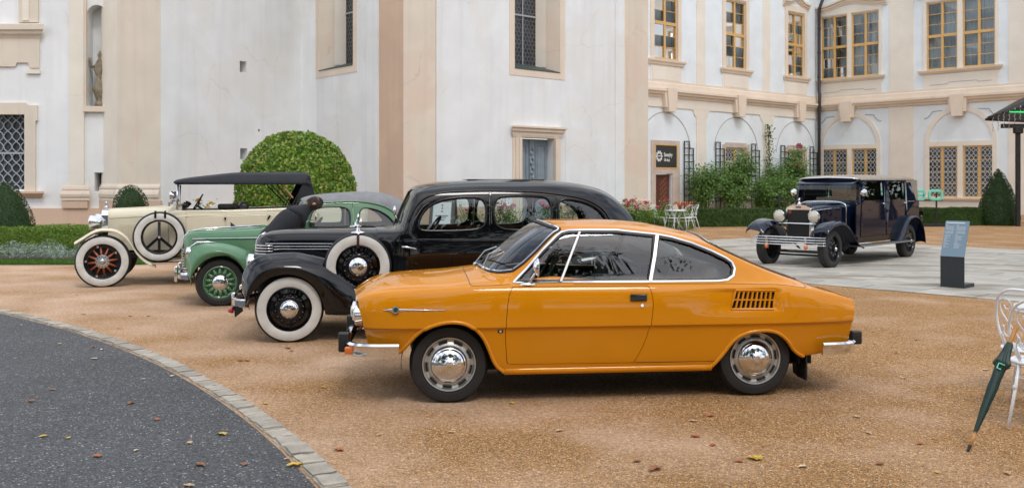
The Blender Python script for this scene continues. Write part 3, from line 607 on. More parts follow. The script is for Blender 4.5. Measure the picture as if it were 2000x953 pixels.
    tp = tyre_prof(.357, .232, .165); ww = [(.234, .007), (.26, .0155), (.295, .0155), (.325, .0085), (.332, .0055)]
    for x in (0, 3.3):
        wheel(car, 'wheel', x, -.79, .352, tp, ww, rim, -1, .3); wheel(car, 'wheel', x, .79, .352, tp, ww, rim, 1)
    for s in (-1, 1):
        w = wheel(car, 'spare_wheel', .712, s*.79, .785, tp, ww, rim, -1 if s < 0 else 1, .1); w['label'] = 'whitewall spare wheel set in the front wing'
        MB().band([(.712, s*.63, 1.15), (.712, s*.77, 1.146), (.712, s*.81, 1.12), (.712, s*.812, 1.03), (.712, s*.80, .98)], [(0, 0, 1), (0, s*.3, .9), (0, s, .3), (0, s, 0), (0, s, 0)], .028, .006).build('strap', mat('maroon_leather', (.05, .012, .012), .45), car)
        m = MB(); m.lathe([(.075, 0), (.07, .01), (.02, .025), (.014, .06), (0, .06)], 20); m.build('mirror_foot', CHROME, car, smooth=True).location = (.712, s*.72, 1.14)
        m = MB(); m.tube([(.712, s*.72, 1.19), (.73, s*.74, 1.23)], .008, 6); m.lathe([(0, -.02), (.04, -.012), (.05, .004), (0, .008)], 20, (.745, s*.745, 1.255), 'x'); m.build('wing_mirror', CHROME, car, smooth=True)
    m = MB(); m.tube([(1.16, -.66, 1.25), (1.10, -.74, 1.33)], .009, 6); m.lathe([(0, .03), (.045, .022), (.055, 0), (0, -.006)], 20, (1.09, -.755, 1.375), 'x'); m.build('spot_lamp', CHROME, car, smooth=True)
    u = MB(); u.box((2.0, 0, .38), (4.6, .8, .2)); u.box((2.2, 0, .40), (2.2, 1.4, .06)); u.build('underbody', DARK, car)
    seat(car, 1.85, 0, 1.2, SEATTAN, .42, .50, .5, .15, .26); seat(car, 3.05, 0, 1.2, mat('brown_cloth', (.10, .06, .035), .8), .42, .52, .5, .2, .26)
    MB().rbox((1.30, 0, 1.08), (.2, 1.3, .16), .04).build('dashboard', WOODTRIM, car, smooth=True); steering(car, 1.52, -.33, 1.13, .2, 55)

# ================================================================ pale green fabric-roof saloon
def green_saloon():
    car = empty('saloon_car', (-4.147, 13.897, 0), R(15))
    tag(car, 'small sage-green saloon with grey fabric roof between the black saloon and cream tourer', 'car', 'vintage cars on display')
    G = mat('green_paint', (.095, .215, .115), .5, coat=1, var=.02, vscale=3, spec=0); FAB = mat('roof_fabric', (.20, .203, .212), .6, var=.12, vscale=10, bump=.2, bscale=160)
    lowz = [(.60, .28), (.70, .32), (.745, .55), (.74, .85), (.72, .98), (.71, 1.02)]
    S = [(.55, .80, [(.55, .53, 1.03), (.55, .50, 1.045), (.55, .44, 1.055), (.55, .34, 1.06), (.55, .18, 1.065), (.55, 0, 1.067)]),
         (.88, .92, [(.90, .62, 1.035), (.88, .58, 1.05), (.86, .54, 1.06), (.84, .4, 1.07), (.82, .2, 1.075), (.82, 0, 1.077)]),
         (.98, .96, [(1.0, .675, 1.04), (1.0, .64, 1.06), (.97, .59, 1.072), (.92, .42, 1.08), (.88, .22, 1.085), (.87, 0, 1.087)]),
         (1.10, 1, [(1.10, .685, 1.04), (1.09, .615, 1.24), (1.07, .575, 1.27), (1.03, .42, 1.29), (1.0, .22, 1.30), (.99, 0, 1.305)]),
         (1.22, 1, [(1.22, .685, 1.04), (1.19, .585, 1.35), (1.16, .54, 1.39), (1.13, .42, 1.415), (1.11, .22, 1.43), (1.10, 0, 1.435)]),
         (1.34, 1, [(1.34, .685, 1.04), (1.34, .578, 1.375), (1.30, .535, 1.425), (1.26, .42, 1.46), (1.24, .22, 1.478), (1.23, 0, 1.483)]),
         (1.64, 1, [(1.64, .685, 1.04), (1.64, .575, 1.395), (1.64, .53, 1.45), (1.64, .42, 1.495), (1.64, .22, 1.52), (1.64, 0, 1.527)]),
         (1.94, 1, [(1.94, .685, 1.04), (1.94, .575, 1.388), (1.94, .53, 1.45), (1.94, .42, 1.505), (1.94, .22, 1.533), (1.94, 0, 1.541)]),
         (2.24, .99, [(2.24, .68, 1.04), (2.24, .575, 1.325), (2.24, .53, 1.41), (2.24, .42, 1.48), (2.24, .22, 1.515), (2.24, 0, 1.525)]),
         (2.40, .98, [(2.40, .67, 1.035), (2.40, .585, 1.23), (2.40, .535, 1.345), (2.40, .42, 1.43), (2.40, .22, 1.475), (2.40, 0, 1.49)]),
         (2.55, .965, [(2.55, .655, 1.02), (2.55, .595, 1.14), (2.55, .535, 1.25), (2.55, .42, 1.34), (2.55, .22, 1.40), (2.55, 0, 1.42)]),
         (2.68, .94, [(2.68, .64, .99), (2.68, .59, 1.05), (2.68, .53, 1.13), (2.68, .41, 1.205), (2.68, .22, 1.26), (2.68, 0, 1.28)]),
         (2.9, .88, [(2.9, .59, .91), (2.9, .55, .94), (2.9, .50, .97), (2.9, .38, 1.0), (2.9, .2, 1.03), (2.9, 0, 1.04)]),
         (3.25, .72, [(3.25, .46, .62), (3.25, .43, .64), (3.25, .39, .66), (3.25, .3, .68), (3.25, .16, .69), (3.25, 0, .695)])]
    C = []
    for x, k, top in S:
        zt = top[0][2]-.03; C.append([(x, y*k, z*zt/1.02 if x > 2.6 else min(z, zt)) for y, z in lowz]+top)
    L = Loft(C); side = lambda p, vr=(0, 8): L.inv(p, vr=vr)
    win1 = smooth_curve([(1.19, 1.085), (1.205, 1.18), (1.245, 1.272), (1.325, 1.322), (1.519, 1.338), (1.68, 1.325), (1.748, 1.27), (1.758, 1.15), (1.74, 1.078), (1.66, 1.064), (1.441, 1.062), (1.25, 1.064)], 3, True)
    win2 = smooth_curve([(1.89, 1.092), (1.885, 1.2), (1.91, 1.29), (1.985, 1.318), (2.15, 1.285), (2.29, 1.205), (2.365, 1.125), (2.38, 1.082), (2.30, 1.066), (2.0, 1.064)], 3, True)
    W1, W2 = side(win1, (5.8, 8)), side(win2, (5.8, 8))
    # fabric covers everything above the frames
    edge = side(smooth_curve([(1.16, 1.33), (1.32, 1.383), (1.591, 1.402), (1.807, 1.408), (2.023, 1.39), (2.24, 1.335), (2.395, 1.24), (2.48, 1.12), (2.54, 1.02)], 3), (5.4, 9))
    WS = [(2.2, 11), (2.2, 9.3), (2.4, 8.5), (2.7, 8.3), (3.6, 8.3), (3.85, 8.6), (3.92, 9.3), (3.92, 11)]
    fab = edge+[(11.6, 6.6), (12, 7.5), (12.2, 11), (4.05, 11), (4.05, 8.3)]
    door = [(1.09, 1.03), (1.02, .8), (1.0, .34), (1.76, .34), (1.79, .8), (1.808, 1.04), (1.800, 1.385), (1.591, 1.378), (1.32, 1.36), (1.22, 1.29), (1.15, 1.16)]
    DU = side(door, (0, 7.4))
    L.panel('body', None, [fab, DU, W2, WS], G, car, (.25, .25), .02, sides='b'); L.panel('fabric_roof', fab, [], FAB, car, (.25, .25), .01, .006, 'b')
    for sd in 'nf':
        d = L.panel('door', side(shrink(door, .006), (0, 7.4)), [W1], G, car, (.25, .25), .03, sides=sd)
        for w, nm in ((W1, 'side_window'), (W2, 'quarter_window')): L.panel(nm, w, [], GLASS, car, (.3, .3), 0, -.015, sd)
        for w in (win1, win2):
            P, N = L.line(side(resample(w, .05, True), (5.8, 8)), .002, side=sd); t = MB(); t.tube(P, .009, 6, True); t.build('window_frame', TRIMBLACK, car, smooth=True)
        P, N = L.line(side([(x, 1.022) for x in np.linspace(1.0, 2.5, 12)], (4, 7)), .004, side=sd); t = MB(); t.tube(P, .009, 6); t.build('belt_moulding', CHROME, car, smooth=True)
        P, N = L.line(edge, .006, side=sd); t = MB(); t.tube(P, .011, 6); t.build('roof_rail', G, car, smooth=True)
        s = -1 if sd == 'n' else 1; m = MB(); m.tube([(1.10, s*.70, 1.10), (1.20, s*.83, 1.16), (1.26, s*.86, 1.18)], [.016, .007, .006], 6); m.lathe([(0, -.02), (.05, -.012), (.06, .004), (0, .01)], 20, (1.27, s*.86, 1.20), 'x'); m.build('door_mirror', CHROME, car, smooth=True)
    L.panel('windscreen', WS, [], GLASS, car, (.3, .3), 0, -.01, 'b')
    HS = [(-.515, .06, .62, .88), (-.50, .14, .66, .93), (-.46, .20, .72, .972), (-.40, .25, .80, 1.0), (-.29, .30, .86, 1.015), (.05, .40, .89, 1.028), (.40, .50, .91, 1.05), (.70, .57, .93, 1.068)]
    H = Loft([[(x, w*1.02, .50), (x, w*1.04, .70), (x, w*1.02, zs), (x, w*.97, zs+(zt-zs)*.45), (x, w*.80, zs+(zt-zs)*.85), (x, w*.4, zt-.008), (x, 0, zt)] for x, w, zs, zt in HS])
    H.panel('bonnet', None, [], G, car, (.25, .25), .01, sides='b')
    for sd in 'nf':
        P, N = H.line(H.inv([(x, .895+.02*(x+.38)) for x in np.linspace(-.38, .62, 10)], vr=(1, 4)), .004, side=sd); t = MB(); t.tube(P, .010, 6); t.build('chrome_strip', CHROME, car, smooth=True)
        for k in range(9):
            z = .44+k*.037; s = -1 if sd == 'n' else 1; MB().tube([(-.53, 0, z), (-.515, s*.09, z), (-.47, s*.18, z), (-.42, s*.25, z)], .008, 6).build('grille_bar', CHROME, car, smooth=True)
    MB().tube([(-.53, 0, .42), (-.535, 0, .75), (-.51, 0, .92), (-.44, 0, .99), (-.28, 0, 1.022), (.6, 0, 1.068)], .011, 6).build('bonnet_strip', CHROME, car, smooth=True)
    MB().box((-.40, 0, .57), (.14, .36, .32)).build('radiator_core', DARK, car)
    lips = [(-.385, .37), (-.345, .46), (-.295, .54), (-.197, .63), (-.065, .683), (.068, .692), (.168, .65), (.255, .575), (.316, .475), (.34, .36), (.36, .29), (.62, .28), (.85, .275)]
    crowns = [(-.40, .37), (-.435, .47), (-.452, .60), (-.448, .71), (-.39, .80), (-.20, .858), (.0, .853), (.168, .818), (.336, .752), (.48, .645), (.60, .53), (.75, .41), (.9, .31)]
    fender(car, 'front_wing', lips, crowns, .765, [.60]+[.585]*7+[.59, .60, .61, .63, .65], [.34]*6+[.36, .38, .41, .45, .5, .54, .58], G, .12, .028)
    lr = [(2.2, .30), (2.24, .42), (2.30, .53), (2.40, .62), (2.52, .66), (2.66, .66), (2.78, .61), (2.87, .52), (2.92, .40), (2.94, .32)]
    cr_ = [(2.0, .32), (2.06, .50), (2.16, .66), (2.30, .79), (2.48, .86), (2.68, .86), (2.88, .79), (3.05, .65), (3.16, .48), (3.2, .34)]
    fender(car, 'rear_wing', lr, cr_, .77, .66, .52, G, .1, .02)
    for s in (-1, 1):
        h = MB(); h.lathe([(.085, .02), (.088, -.02), (.08, -.035), (0, -.05)], 28, axis='x'); o = h.build('headlight', CHROME, car, auto=50); o.location = (-.41, s*.58, .72)
        MB().tube([(-.40, s*.60, .80), (-.30, s*.60, .862), (-.15, s*.60, .866), (-.05, s*.60, .858)], [.008, .022, .014, .004], 8).build('side_lamp', CHROME, car, smooth=True)
        MB().rbox((-.59, s*.36, .42), (.05, .05, .22), .02).build('overrider', CHROME, car, smooth=True); MB().tube([(-.56, s*.36, .40), (-.35, s*.34, .42)], .03, 8).build('bumper_iron', CHROME, car, smooth=True)
    pts = smooth_curve([(-.42, -.66), (-.5, -.58), (-.55, -.4), (-.56, 0), (-.55, .4), (-.5, .58), (-.42, .66)], 4); MB().band([(x, y, .40) for x, y in pts], [(-1, 0, 0)]*len(pts), .07, .025).build('front_bumper', CHROME, car, auto=40)
    MB().prism([(0, 0), (.10, .0), (.0, .08)], -.004, .004, lambda a, b, h: (a+.12, h, b+1.035)).build('bonnet_flag', mat('flag_blue', (.02, .03, .08), .6), car)
    def rim(w):
        m = MB(); m.lathe([(.222, .02), (.225, -.006), (.213, -.014), (.205, .006), (.19, .014), (.185, .05), (.14, .05), (.130, .012), (.12, -.002), (.10, -.006), (0, -.006)], 56, axis='y'); m.build('rim', G, w, auto=40)
        for k in range(14):
            a = 2*math.pi*k/14; s = MB(); s.tube([(.112*math.cos(a), .008, .112*math.sin(a)), (.150*math.cos(a), .006, .150*math.sin(a)), (.176*math.cos(a), .012, .176*math.sin(a)), (.194*math.cos(a), .02, .194*math.sin(a))], [.030, .024, .016, .018], 8); s.build('spoke', G, w, smooth=True)
        h = MB(); h.lathe([(.112, 0), (.110, -.014), (.098, -.024), (.075, -.042), (.04, -.054), (0, -.058)], 40, axis='y'); h.build('hubcap', CHROME, w, smooth=True)
    tp = tyre_prof(.328, .215, .155)
    for x in (0, 2.6):
        for s in (-1, 1): wheel(car, 'wheel', x, s*.70, .322, tp, None, rim, s, .2)
    u = MB(); u.box((1.3, 0, .36), (3.2, .8, .2)); u.box((1.5, 0, .38), (1.6, 1.25, .06)); u.build('underbody', DARK, car)
    for y in (-.33, .33): seat(car, 1.45, y, .5, mat('brown_cloth', (.10, .06, .035), .8), .36, .48, .46, .2)
    MB().rbox((2.25, 0, .75), (.2, 1.1, .5), .07).build('rear_bench', mat('brown_cloth', (.10, .06, .035), .8), car, smooth=True)
    steering(car, 1.28, -.30, 1.02, .19, 55); MB().rbox((1.05, 0, .96), (.2, 1.1, .14), .04).build('dashboard', SEATBLACK, car, smooth=True)

# ================================================================ cream open tourer
def cream_tourer():
    car = empty('touring_car', (-6.815, 16.396, 0), R(17))
    tag(car, 'cream open tourer with black canvas hood and whitewall tyres, farthest of the parked row', 'car', 'vintage cars on display')
    K = mat('cream_paint', (.70, .64, .49), .5, coat=.7, var=.03, vscale=3, spec=0); CAN = mat('black_canvas', (.018, .021, .027), .8, var=.15, vscale=8, bump=.25, bscale=60)
    ORG = mat('varnished_spoke', (.28, .065, .02), .4, coat=.3, var=.2, vscale=20); BLKP = mat('black_enamel', (.006, .006, .008), .4, coat=.6, spec=.1)
    HS = [(.03, .30, 1.08, 1.245), (.10, .31, 1.085, 1.25), (.55, .39, 1.11, 1.27), (.98, .47, 1.13, 1.295), (1.03, .50, 1.14, 1.31), (1.20, .60, 1.16, 1.325)]
    H = Loft([[(x, w*.98, .56), (x, w, .85), (x, w, zs), (x, w*.93, zs+(zt-zs)*.5), (x, w*.72, zs+(zt-zs)*.85), (x, w*.36, zt-.008), (x, 0, zt)] for x, w, zs, zt in HS])
    H.panel('bonnet', None, [], K, car, (.25, .25), .01, sides='b')
    t = MB()
    for sd in 'nf':
        P, N = H.line(H.inv([(x, 1.08+.055*x) for x in np.linspace(.05, .98, 10)], vr=(1, 4)), .001, side=sd); t.band(P, N, .006, .002)
        P, N = H.line(H.inv([(.985, z) for z in (1.25, 1.1, .9, .62)], vr=(0, 5)), .001, side=sd); t.band(P, N, .008, .002)
    t.build('bonnet_line', mat('joint_brown', (.12, .10, .06), .7), car)
    for s in (-1, 1):
        for k in range(9):
            x = .22+k*.043; w = .30+.09*(x-.03)/.52; MB().box((x, s*(w+.012), .86), (.012, .018, .26)).build('louvre', K, car)
    rad = [(-.30, .62), (.30, .62), (.305, 1.14), (.25, 1.215), (.12, 1.25), (-.12, 1.25), (-.25, 1.215), (-.305, 1.14)]
    MB().prism(rad, -.065, .035, lambda a, b, h: (h, a, b)).build('radiator_shell', CHROME, car, auto=30)
    MB().prism([(a*.86, (b-.93)*.86+.92) for a, b in rad], -.069, -.05, lambda a, b, h: (h, a, b)).build('radiator_core', DARK, car)
    m = MB(); m.lathe([(.035, 0), (.04, .02), (.02, .035), (.01, .05), (.018, .065), (.02, .09), (.008, .115), (0, .12)], 16, (-.02, 0, 1.25)); m.build('mascot', BRUSHED, car, smooth=True)
    # body tub
    BS = [(1.02, .60, 1.20), (1.20, .68, 1.222), (1.6, .735, 1.223), (1.9, .75, 1.225), (2.4, .75, 1.238), (2.9, .74, 1.252), (3.5, .70, 1.27), (4.0, .62, 1.27), (4.25, .50, 1.25), (4.35, .2, 1.24)]
    B = Loft([[(x, w*.90, .44), (x, w*.97, .50), (x, w*1.01, .80), (x, w*1.015, zt-.11), (x, w*1.0, zt-.085), (x, w*.985, zt-.02), (x, w*.96, zt), (x, w*.90, zt-.01), (x, w*.88, zt-.12)] for x, w, zt in BS], center=False)
    dr1 = [(1.27, 1.20), (1.27, .52), (1.91, .52), (1.905, 1.19)]; dr2 = [(2.58, 1.20), (2.58, .52), (3.2, .52), (3.2, 1.20)]
    for sd in 'nf':
        holes = [B.inv(d, vr=(0, 6)) for d in (dr1, dr2)]; B.panel('body_side', None, holes, K, car, (.25, .25), .01, sides=sd)
        for d in (dr1, dr2):
            o = B.panel('door', B.inv(shrink(d, .004), vr=(0, 6)), [], K, car, (.25, .25), .012, sides=sd); s = -1 if sd == 'n' else 1
            MB().tube([(d[2][0]-.62 if d is dr2 else d[2][0]-.02, s*.775, 1.06), (d[2][0]-.58 if d is dr2 else d[2][0]-.02, s*.775, 1.13 if d is dr2 else 1.10)], .014, 6).build('handle', BLKP, o)
        P, N = B.line(B.inv([(x, 1.121+.028*(x-1.2)) for x in np.linspace(1.05, 4.0, 14)], vr=(1, 6)), .002, side=sd); t = MB(); t.tube(P, .008, 6); t.build('belt_moulding', K, car, smooth=True)
    MB().box((2.6, 0, .50), (3.3, 1.25, .05)).build('floor', DARK, car); MB().box((1.2, 0, .85), (.04, 1.2, .75)).build('bulkhead', BLKP, car)
    for x in (1.85, 3.25): seat(car, x, 0, 1.25, mat('black_leather', (.015, .014, .013), .45, var=.2, vscale=12), .60, .60, .55, .2, .22)
    MB().rbox((1.95, -.2, 1.27), (.35, .28, .09), .04).build('folded_blanket', mat('grey_blanket', (.10, .09, .085), .9, var=.4, vscale=14), car, smooth=True)
    steering(car, 1.42, -.34, 1.30, .21, 58)
    # windscreen
    for s in (-1, 1):
        MB().tube([(1.12, s*.60, 1.15), (1.14, s*.60, 1.66)], .017, 8).build('windscreen_post', CHROME, car, smooth=True)
        MB().tube([(1.13, s*.58, 1.40), (1.02, s*.50, 1.42)], .008, 6).build('lamp_arm', CHROME, car)
        m = MB(); m.lathe([(0, .07), (.05, .055), (.07, .0), (.074, -.02), (.06, -.028), (0, -.035)], 20, (1.04, s*.66, 1.47), 'x'); m.build('spot_lamp', CHROME, car, smooth=True)
        MB().tube([(1.0, s*.52, 1.30), (1.0, s*.60, 1.36), (1.05, s*.64, 1.36)], .02, 6).build('side_lamp', BRUSHED, car, smooth=True)
        m = MB(); m.lathe([(0, .10), (.03, .08), (.055, .03), (.06, 0), (0, .01)], 16, (1.23, s*.66, 1.30), 'x'); m.build('horn', BLKP, car, smooth=True)
    MB().box((1.135, 0, 1.43), (.012, 1.18, .42)).build('windscreen', GLASS, car); MB().tube([(1.14, -.60, 1.64), (1.14, .60, 1.64)], .014, 8).build('windscreen_frame', CHROME, car)
    # canvas hood: ridge line and eaves with sag
    N_ = 28; T_ = [(1.08, 1.70, 1.665), (1.14, 1.72, 1.665), (1.35, 1.755, 1.66), (1.6, 1.785, 1.655), (1.9, 1.82, 1.652), (2.1, 1.838, 1.65), (2.6, 1.845, 1.65), (3.1, 1.848, 1.652), (3.24, 1.845, 1.655), (3.30, 1.80, 1.62)]
    D_ = pchip(np.array(T_), 4); v = []; cols = []
    for x, zt, ze in D_:
        row = [(x, -.72, ze), (x, -.715, ze+.03), (x, -.68, ze+(zt-ze)*.78), (x, -.55, zt-.012), (x, 0, zt+.012), (x, .55, zt-.012), (x, .68, ze+(zt-ze)*.78), (x, .715, ze+.03), (x, .72, ze)]
        v += row
    f = [(i*9+j, i*9+j+1, (i+1)*9+j+1, (i+1)*9+j) for i in range(len(D_)-1) for j in range(8)]
    o = mobj('canvas_hood', v, f, CAN, car, True); sm = o.modifiers.new('thickness', 'SOLIDIFY'); sm.thickness = .008
    MB().add([(3.28, -.71, 1.80), (3.28, .71, 1.80), (3.42, .66, 1.30), (3.42, -.66, 1.30), (3.16, -.72, 1.65), (3.02, -.72, 1.26), (3.16, .72, 1.65), (3.02, .72, 1.26)], [(0, 1, 2, 3), (0, 3, 5, 4), (1, 6, 7, 2)]).build('rear_curtain', CAN, car)
    for s in (-1, 1):
        MB().tube([(3.16, s*.70, 1.62), (2.96, s*.74, 1.24)], .014, 6).build('hood_iron', BLKP, car); MB().tube([(2.64, s*.70, 1.64), (2.96, s*.74, 1.30)], .012, 6).build('hood_iron', BLKP, car)
        MB().tube([(2.79, s*.66, 1.68), (3.0, s*.73, 1.42)], .014, 6).build('hood_bow', mat('ash_wood', (.38, .20, .09), .5), car); MB().tube([(1.10, s*.70, 1.66), (2.0, s*.715, 1.66), (3.2, s*.715, 1.66)], .012, 6).build('hood_edge', BLKP, car)
    # mudguards
    crowns = smooth_curve([(-.42, .735), (-.30, .81), (-.15, .905), (.0, .945), (.191, .925), (.345, .825), (.446, .685), (.523, .555), (.656, .42), (.80, .345)], 2)
    lips = [(x+.01*(x < 0), z-.05) for x, z in crowns]
    fender(car, 'front_wing', lips, crowns, .83, .74, .56, K, .05, .01)
    cr2 = [(2.9, .345), (3.0, .45), (3.12, .62), (3.28, .80), (3.5, .93), (3.72, .955), (3.95, .90), (4.12, .78), (4.22, .66)]
    fender(car, 'rear_wing', [(x, z-.05) for x, z in cr2], cr2, .83, .74, .58, K, .05, .01)
    for s in (-1, 1):
        MB().box((1.85, s*.70, .362), (2.2, .28, .028)).build('running_board', TRIMBLACK, car); MB().box((1.85, s*.842, .362), (2.2, .012, .034)).build('running_board_edge', CHROME, car)
        o = MB(); o.lathe([(.115, -.05), (.12, -.02), (.112, .03), (.08, .11), (.03, .16), (0, .17)], 28, axis='x'); o = o.build('headlight', CHROME, car, smooth=True); o.location = (-.18, s*.42, 1.03)
        g = MB(); g.lathe([(.115, -.05), (.07, -.07), (0, -.078)], 24, axis='x'); g.build('lens', mat('lamp_lens', (.7, .72, .7), .1, coat=1), o, smooth=True); MB().tube([(-.16, s*.42, .95), (-.10, s*.42, .70)], .016, 8).build('lamp_post', CHROME, car)
        MB().tube([(-.30, s*.40, .54), (.4, s*.40, .48), (4.2, s*.42, .50)], .04, 8).build('chassis_rail', BLKP, car)
    def rim(w):
        m = MB(); m.lathe([(.285, .03), (.29, -.004), (.278, -.014), (.262, -.008), (.255, .01), (.215, .02), (.205, .06)], 56, axis='y'); m.build('rim', BLKP, w, auto=40)
        MB().lathe([(.26, .055), (0, .055)], 40, axis='y').build('brake_drum', DARK, w)
        for k in range(12):
            a = 2*math.pi*k/12+.13; s = MB(); s.tube([(.07*math.cos(a), .012, .07*math.sin(a)), (.11*math.cos(a), .012, .11*math.sin(a)), (.225*math.cos(a), .022, .225*math.sin(a))], [.027, .019, .014], 8); s.build('spoke', ORG, w, smooth=True)
        h = MB(); h.lathe([(.105, .01), (.105, -.014), (.085, -.02), (.05, -.022), (.046, -.045), (.03, -.06), (0, -.062)], 32, axis='y'); h.build('hub', BRUSHED, w, auto=40)
        for k in range(12):
            a = 2*math.pi*k/12; MB().lathe([(.009, -.014), (.009, -.028), (0, -.028)], 6, (.088*math.cos(a), 0, .088*math.sin(a)), 'y').build('bolt', DARK, w)
        for k in range(5):
            a = 2*math.pi*k/5+.6; MB().box((.245*math.cos(a), -.012, .245*math.sin(a)), (.03, .02, .03)).build('rim_clamp', BRUSHED, w)
    tp = tyre_prof(.425, .282, .15, .014); ww = [(.284, .008), (.31, .0175), (.35, .0175), (.385, .010), (.393, .006)]
    for x in (0, 3.72):
        for s in (-1, 1): wheel(car, 'wheel', x, s*.80, .413, tp, ww, rim, s, .0)
    def rim2(w):
        m = MB(); m.lathe([(.285, .04), (.29, -.004), (.28, -.014), (.262, -.008), (.252, .02), (.250, .10)], 56, axis='y'); m.build('rim', BLKP, w, auto=40)
        for a, r in ((90, .25), (270, .25), (222, .25), (318, .25)): MB().band([(0, -.02, 0), (r*math.cos(R(a)), -.012, r*math.sin(R(a)))], (0, -1, 0), .045, .008).build('strap', BLKP, w)
        MB().lathe([(.022, 0), (.022, -.035), (0, -.037)], 12, axis='y').build('clamp_nut', CHROME, w, auto=40)
    for s in (-1, 1):
        w = wheel(car, 'spare_wheel', .859, s*.78, .79, tyre_prof(.415, .277, .14, .013), [(.28, .008), (.31, .0165), (.35, .0165), (.38, .010), (.385, .006)], rim2, s, 0); w['label'] = 'whitewall spare wheel strapped beside the bonnet'
        for dx in (-.06, .09): MB().band([(dx, .12, .42), (dx, .0, .425), (dx, -.022, .40), (dx, -.022, .31)], [(0, 0, 1), (0, -.3, 1), (0, -1, .3), (0, -1, 0)], .035, .006).build('leather_strap', BLKP, w)

# ================================================================ dark blue limousine on the paving
def navy_limousine():
    car = empty('limousine_car', (5.766, 19.624, 0), R(46.5))
    tag(car, 'tall dark-blue limousine with beige fabric top standing on the stone paving', 'car', 'vintage cars on display')
    B_ = mat('navy_paint', (.004, .009, .024), .5, coat=1, spec=0); BLKP = mat('black_enamel', (.006, .006, .008), .4, coat=.6, spec=.1); TOP = mat('beige_fabric', (.30, .255, .20), .85, var=.1, vscale=8, bump=.2, bscale=120)
    # bonnet
    HS = [(.14, .255, 1.10, 1.215), (.3, .28, 1.11, 1.225), (.7, .38, 1.14, 1.26), (1.08, .50, 1.165, 1.29), (1.16, .54, 1.17, 1.30), (1.42, .62, 1.20, 1.315)]
    H = Loft([[(x, w*1.0, .60), (x, w, .85), (x, w, zs), (x, w*.95, zs+(zt-zs)*.5), (x, w*.72, zs+(zt-zs)*.86), (x, w*.36, zt-.006), (x, 0, zt)] for x, w, zs, zt in HS]); H.panel('bonnet', None, [], B_, car, (.25, .25), .01, sides='b')
    t = MB()
    P, N = H.line([(3.15, v) for v in np.linspace(0, 6, 20)], .006); Pf, Nf = H.line([(3.15, v) for v in np.linspace(6, 0, 20)], .006, side='f'); t.tube(list(P)+list(Pf)[1:], .013, 6); t.build('bonnet_trim', CHROME, car, smooth=True)
    for sd in 'nf':
        P, N = H.line([(u, 2.2) for u in np.linspace(.1, 3.1, 8)], .003, side=sd); MB().tube(P, .006, 6).build('bonnet_strip', CHROME, car)
    rad = [(-.27, .58), (.27, .58), (.275, 1.13), (.25, 1.185), (.15, 1.225), (0, 1.24), (-.15, 1.225), (-.25, 1.185), (-.275, 1.13)]
    MB().prism(rad, .02, .15, lambda a, b, h: (h, a, b)).build('radiator_shell', CHROME, car, auto=30)
    MB().prism([(a*.86, b if b < .9 else min(b, 1.135)) for a, b in rad], .012, .03, lambda a, b, h: (h, a, b)).build('radiator_core', DARK, car)
    MB().lathe([(0, -.012), (.036, -.008), (.04, 0)], 16, (.012, .18, 1.08), 'x').build('club_badge', mat('badge_red', (.2, .03, .03), .35), car)
    MB().rbox((.014, 0, 1.188), (.01, .11, .035), .015).build('emblem', mat('emblem_blue', (.05, .08, .12), .3), car, smooth=True)
    m = MB(); m.lathe([(.04, 0), (.045, .02), (.02, .035), (.014, .06), (.02, .08), (.01, .12), (0, .13)], 14, (.06, 0, 1.24)); m.tube([(.02, 0, 1.33), (.08, 0, 1.36), (.14, 0, 1.35)], .012, 6); m.build('mascot', CHROME, car, smooth=True)
    # body
    hw = .69; z0 = .545
    def sheet(nm, poly, holes, y, m, th=.03, tilt=.04):
        """flat side panel at half width y, leaning in above the belt"""
        out = []
        for s in (-1, 1):
            V = [Vector(p) for p in poly]; n = len(V); E = [(i, (i+1) % n) for i in range(n)]
            for h in holes: k = len(V); V += [Vector(p) for p in h]; E += [(k+i, k+(i+1) % len(h)) for i in range(len(h))]
            r = delaunay_2d_cdt(V, E, [], 0, 1e-6); vv = np.array([p[:] for p in r[0]]); ff = np.array(r[2]); c = vv[ff].mean(1); ok = in_poly(c, poly)
            for h in holes: ok &= ~in_poly(c, h)
            yy = lambda z: y-tilt*max(0, (z-1.25)/.5)
            v = [(a, s*yy(b), b) for a, b in vv]; fc = [tuple(q) for q in ff[ok]]
            o = mobj(nm, v, fc, m, car); bm = bmesh.new(); bm.from_mesh(o.data); bmesh.ops.solidify(bm, geom=list(bm.faces), thickness=th*s); bmesh.ops.recalc_face_normals(bm, faces=bm.faces); bm.to_mesh(o.data); bm.free(); out.append(o)
        return out
    w1 = [(1.50, 1.31), (2.50, 1.31), (2.50, 1.695), (1.50, 1.695)]; w2 = [(2.80, 1.31), (3.66, 1.31), (3.66, 1.695), (2.80, 1.695)]
    d1 = [(1.30, z0+.02), (2.58, z0+.02), (2.60, 1.73), (1.42, 1.73), (1.36, 1.25)]; d2 = [(2.62, z0+.02), (3.20, z0+.02), (3.55, .80), (3.74, 1.0), (3.76, 1.73), (2.64, 1.73)]
    sheet('body_side', [(1.12, z0), (4.0, z0), (4.45, .62), (4.47, 1.28), (4.30, 1.28), (4.0, 1.75), (1.39, 1.75), (1.33, 1.25), (1.12, 1.20)], [d1, d2], hw, B_)
    for dd, ww_ in ((shrink(d1, .006), w1), (shrink(d2, .006), w2)):
        for k, o in enumerate(sheet('door', dd, [ww_], hw+.012, B_)):
            s = -1 if k == 0 else 1; x = 2.52 if ww_ is w1 else 3.68
            MB().tube([(x, s*(hw+.05), 1.235), (x-.12, s*(hw+.05), 1.235)], .014, 6).build('handle', CHROME, o, smooth=True)
            for hx in ((1.36,) if ww_ is w1 else (2.66,)): MB().rbox((hx, s*(hw+.035), .80), (.09, .03, .035), .01).build('hinge', BLKP, o)
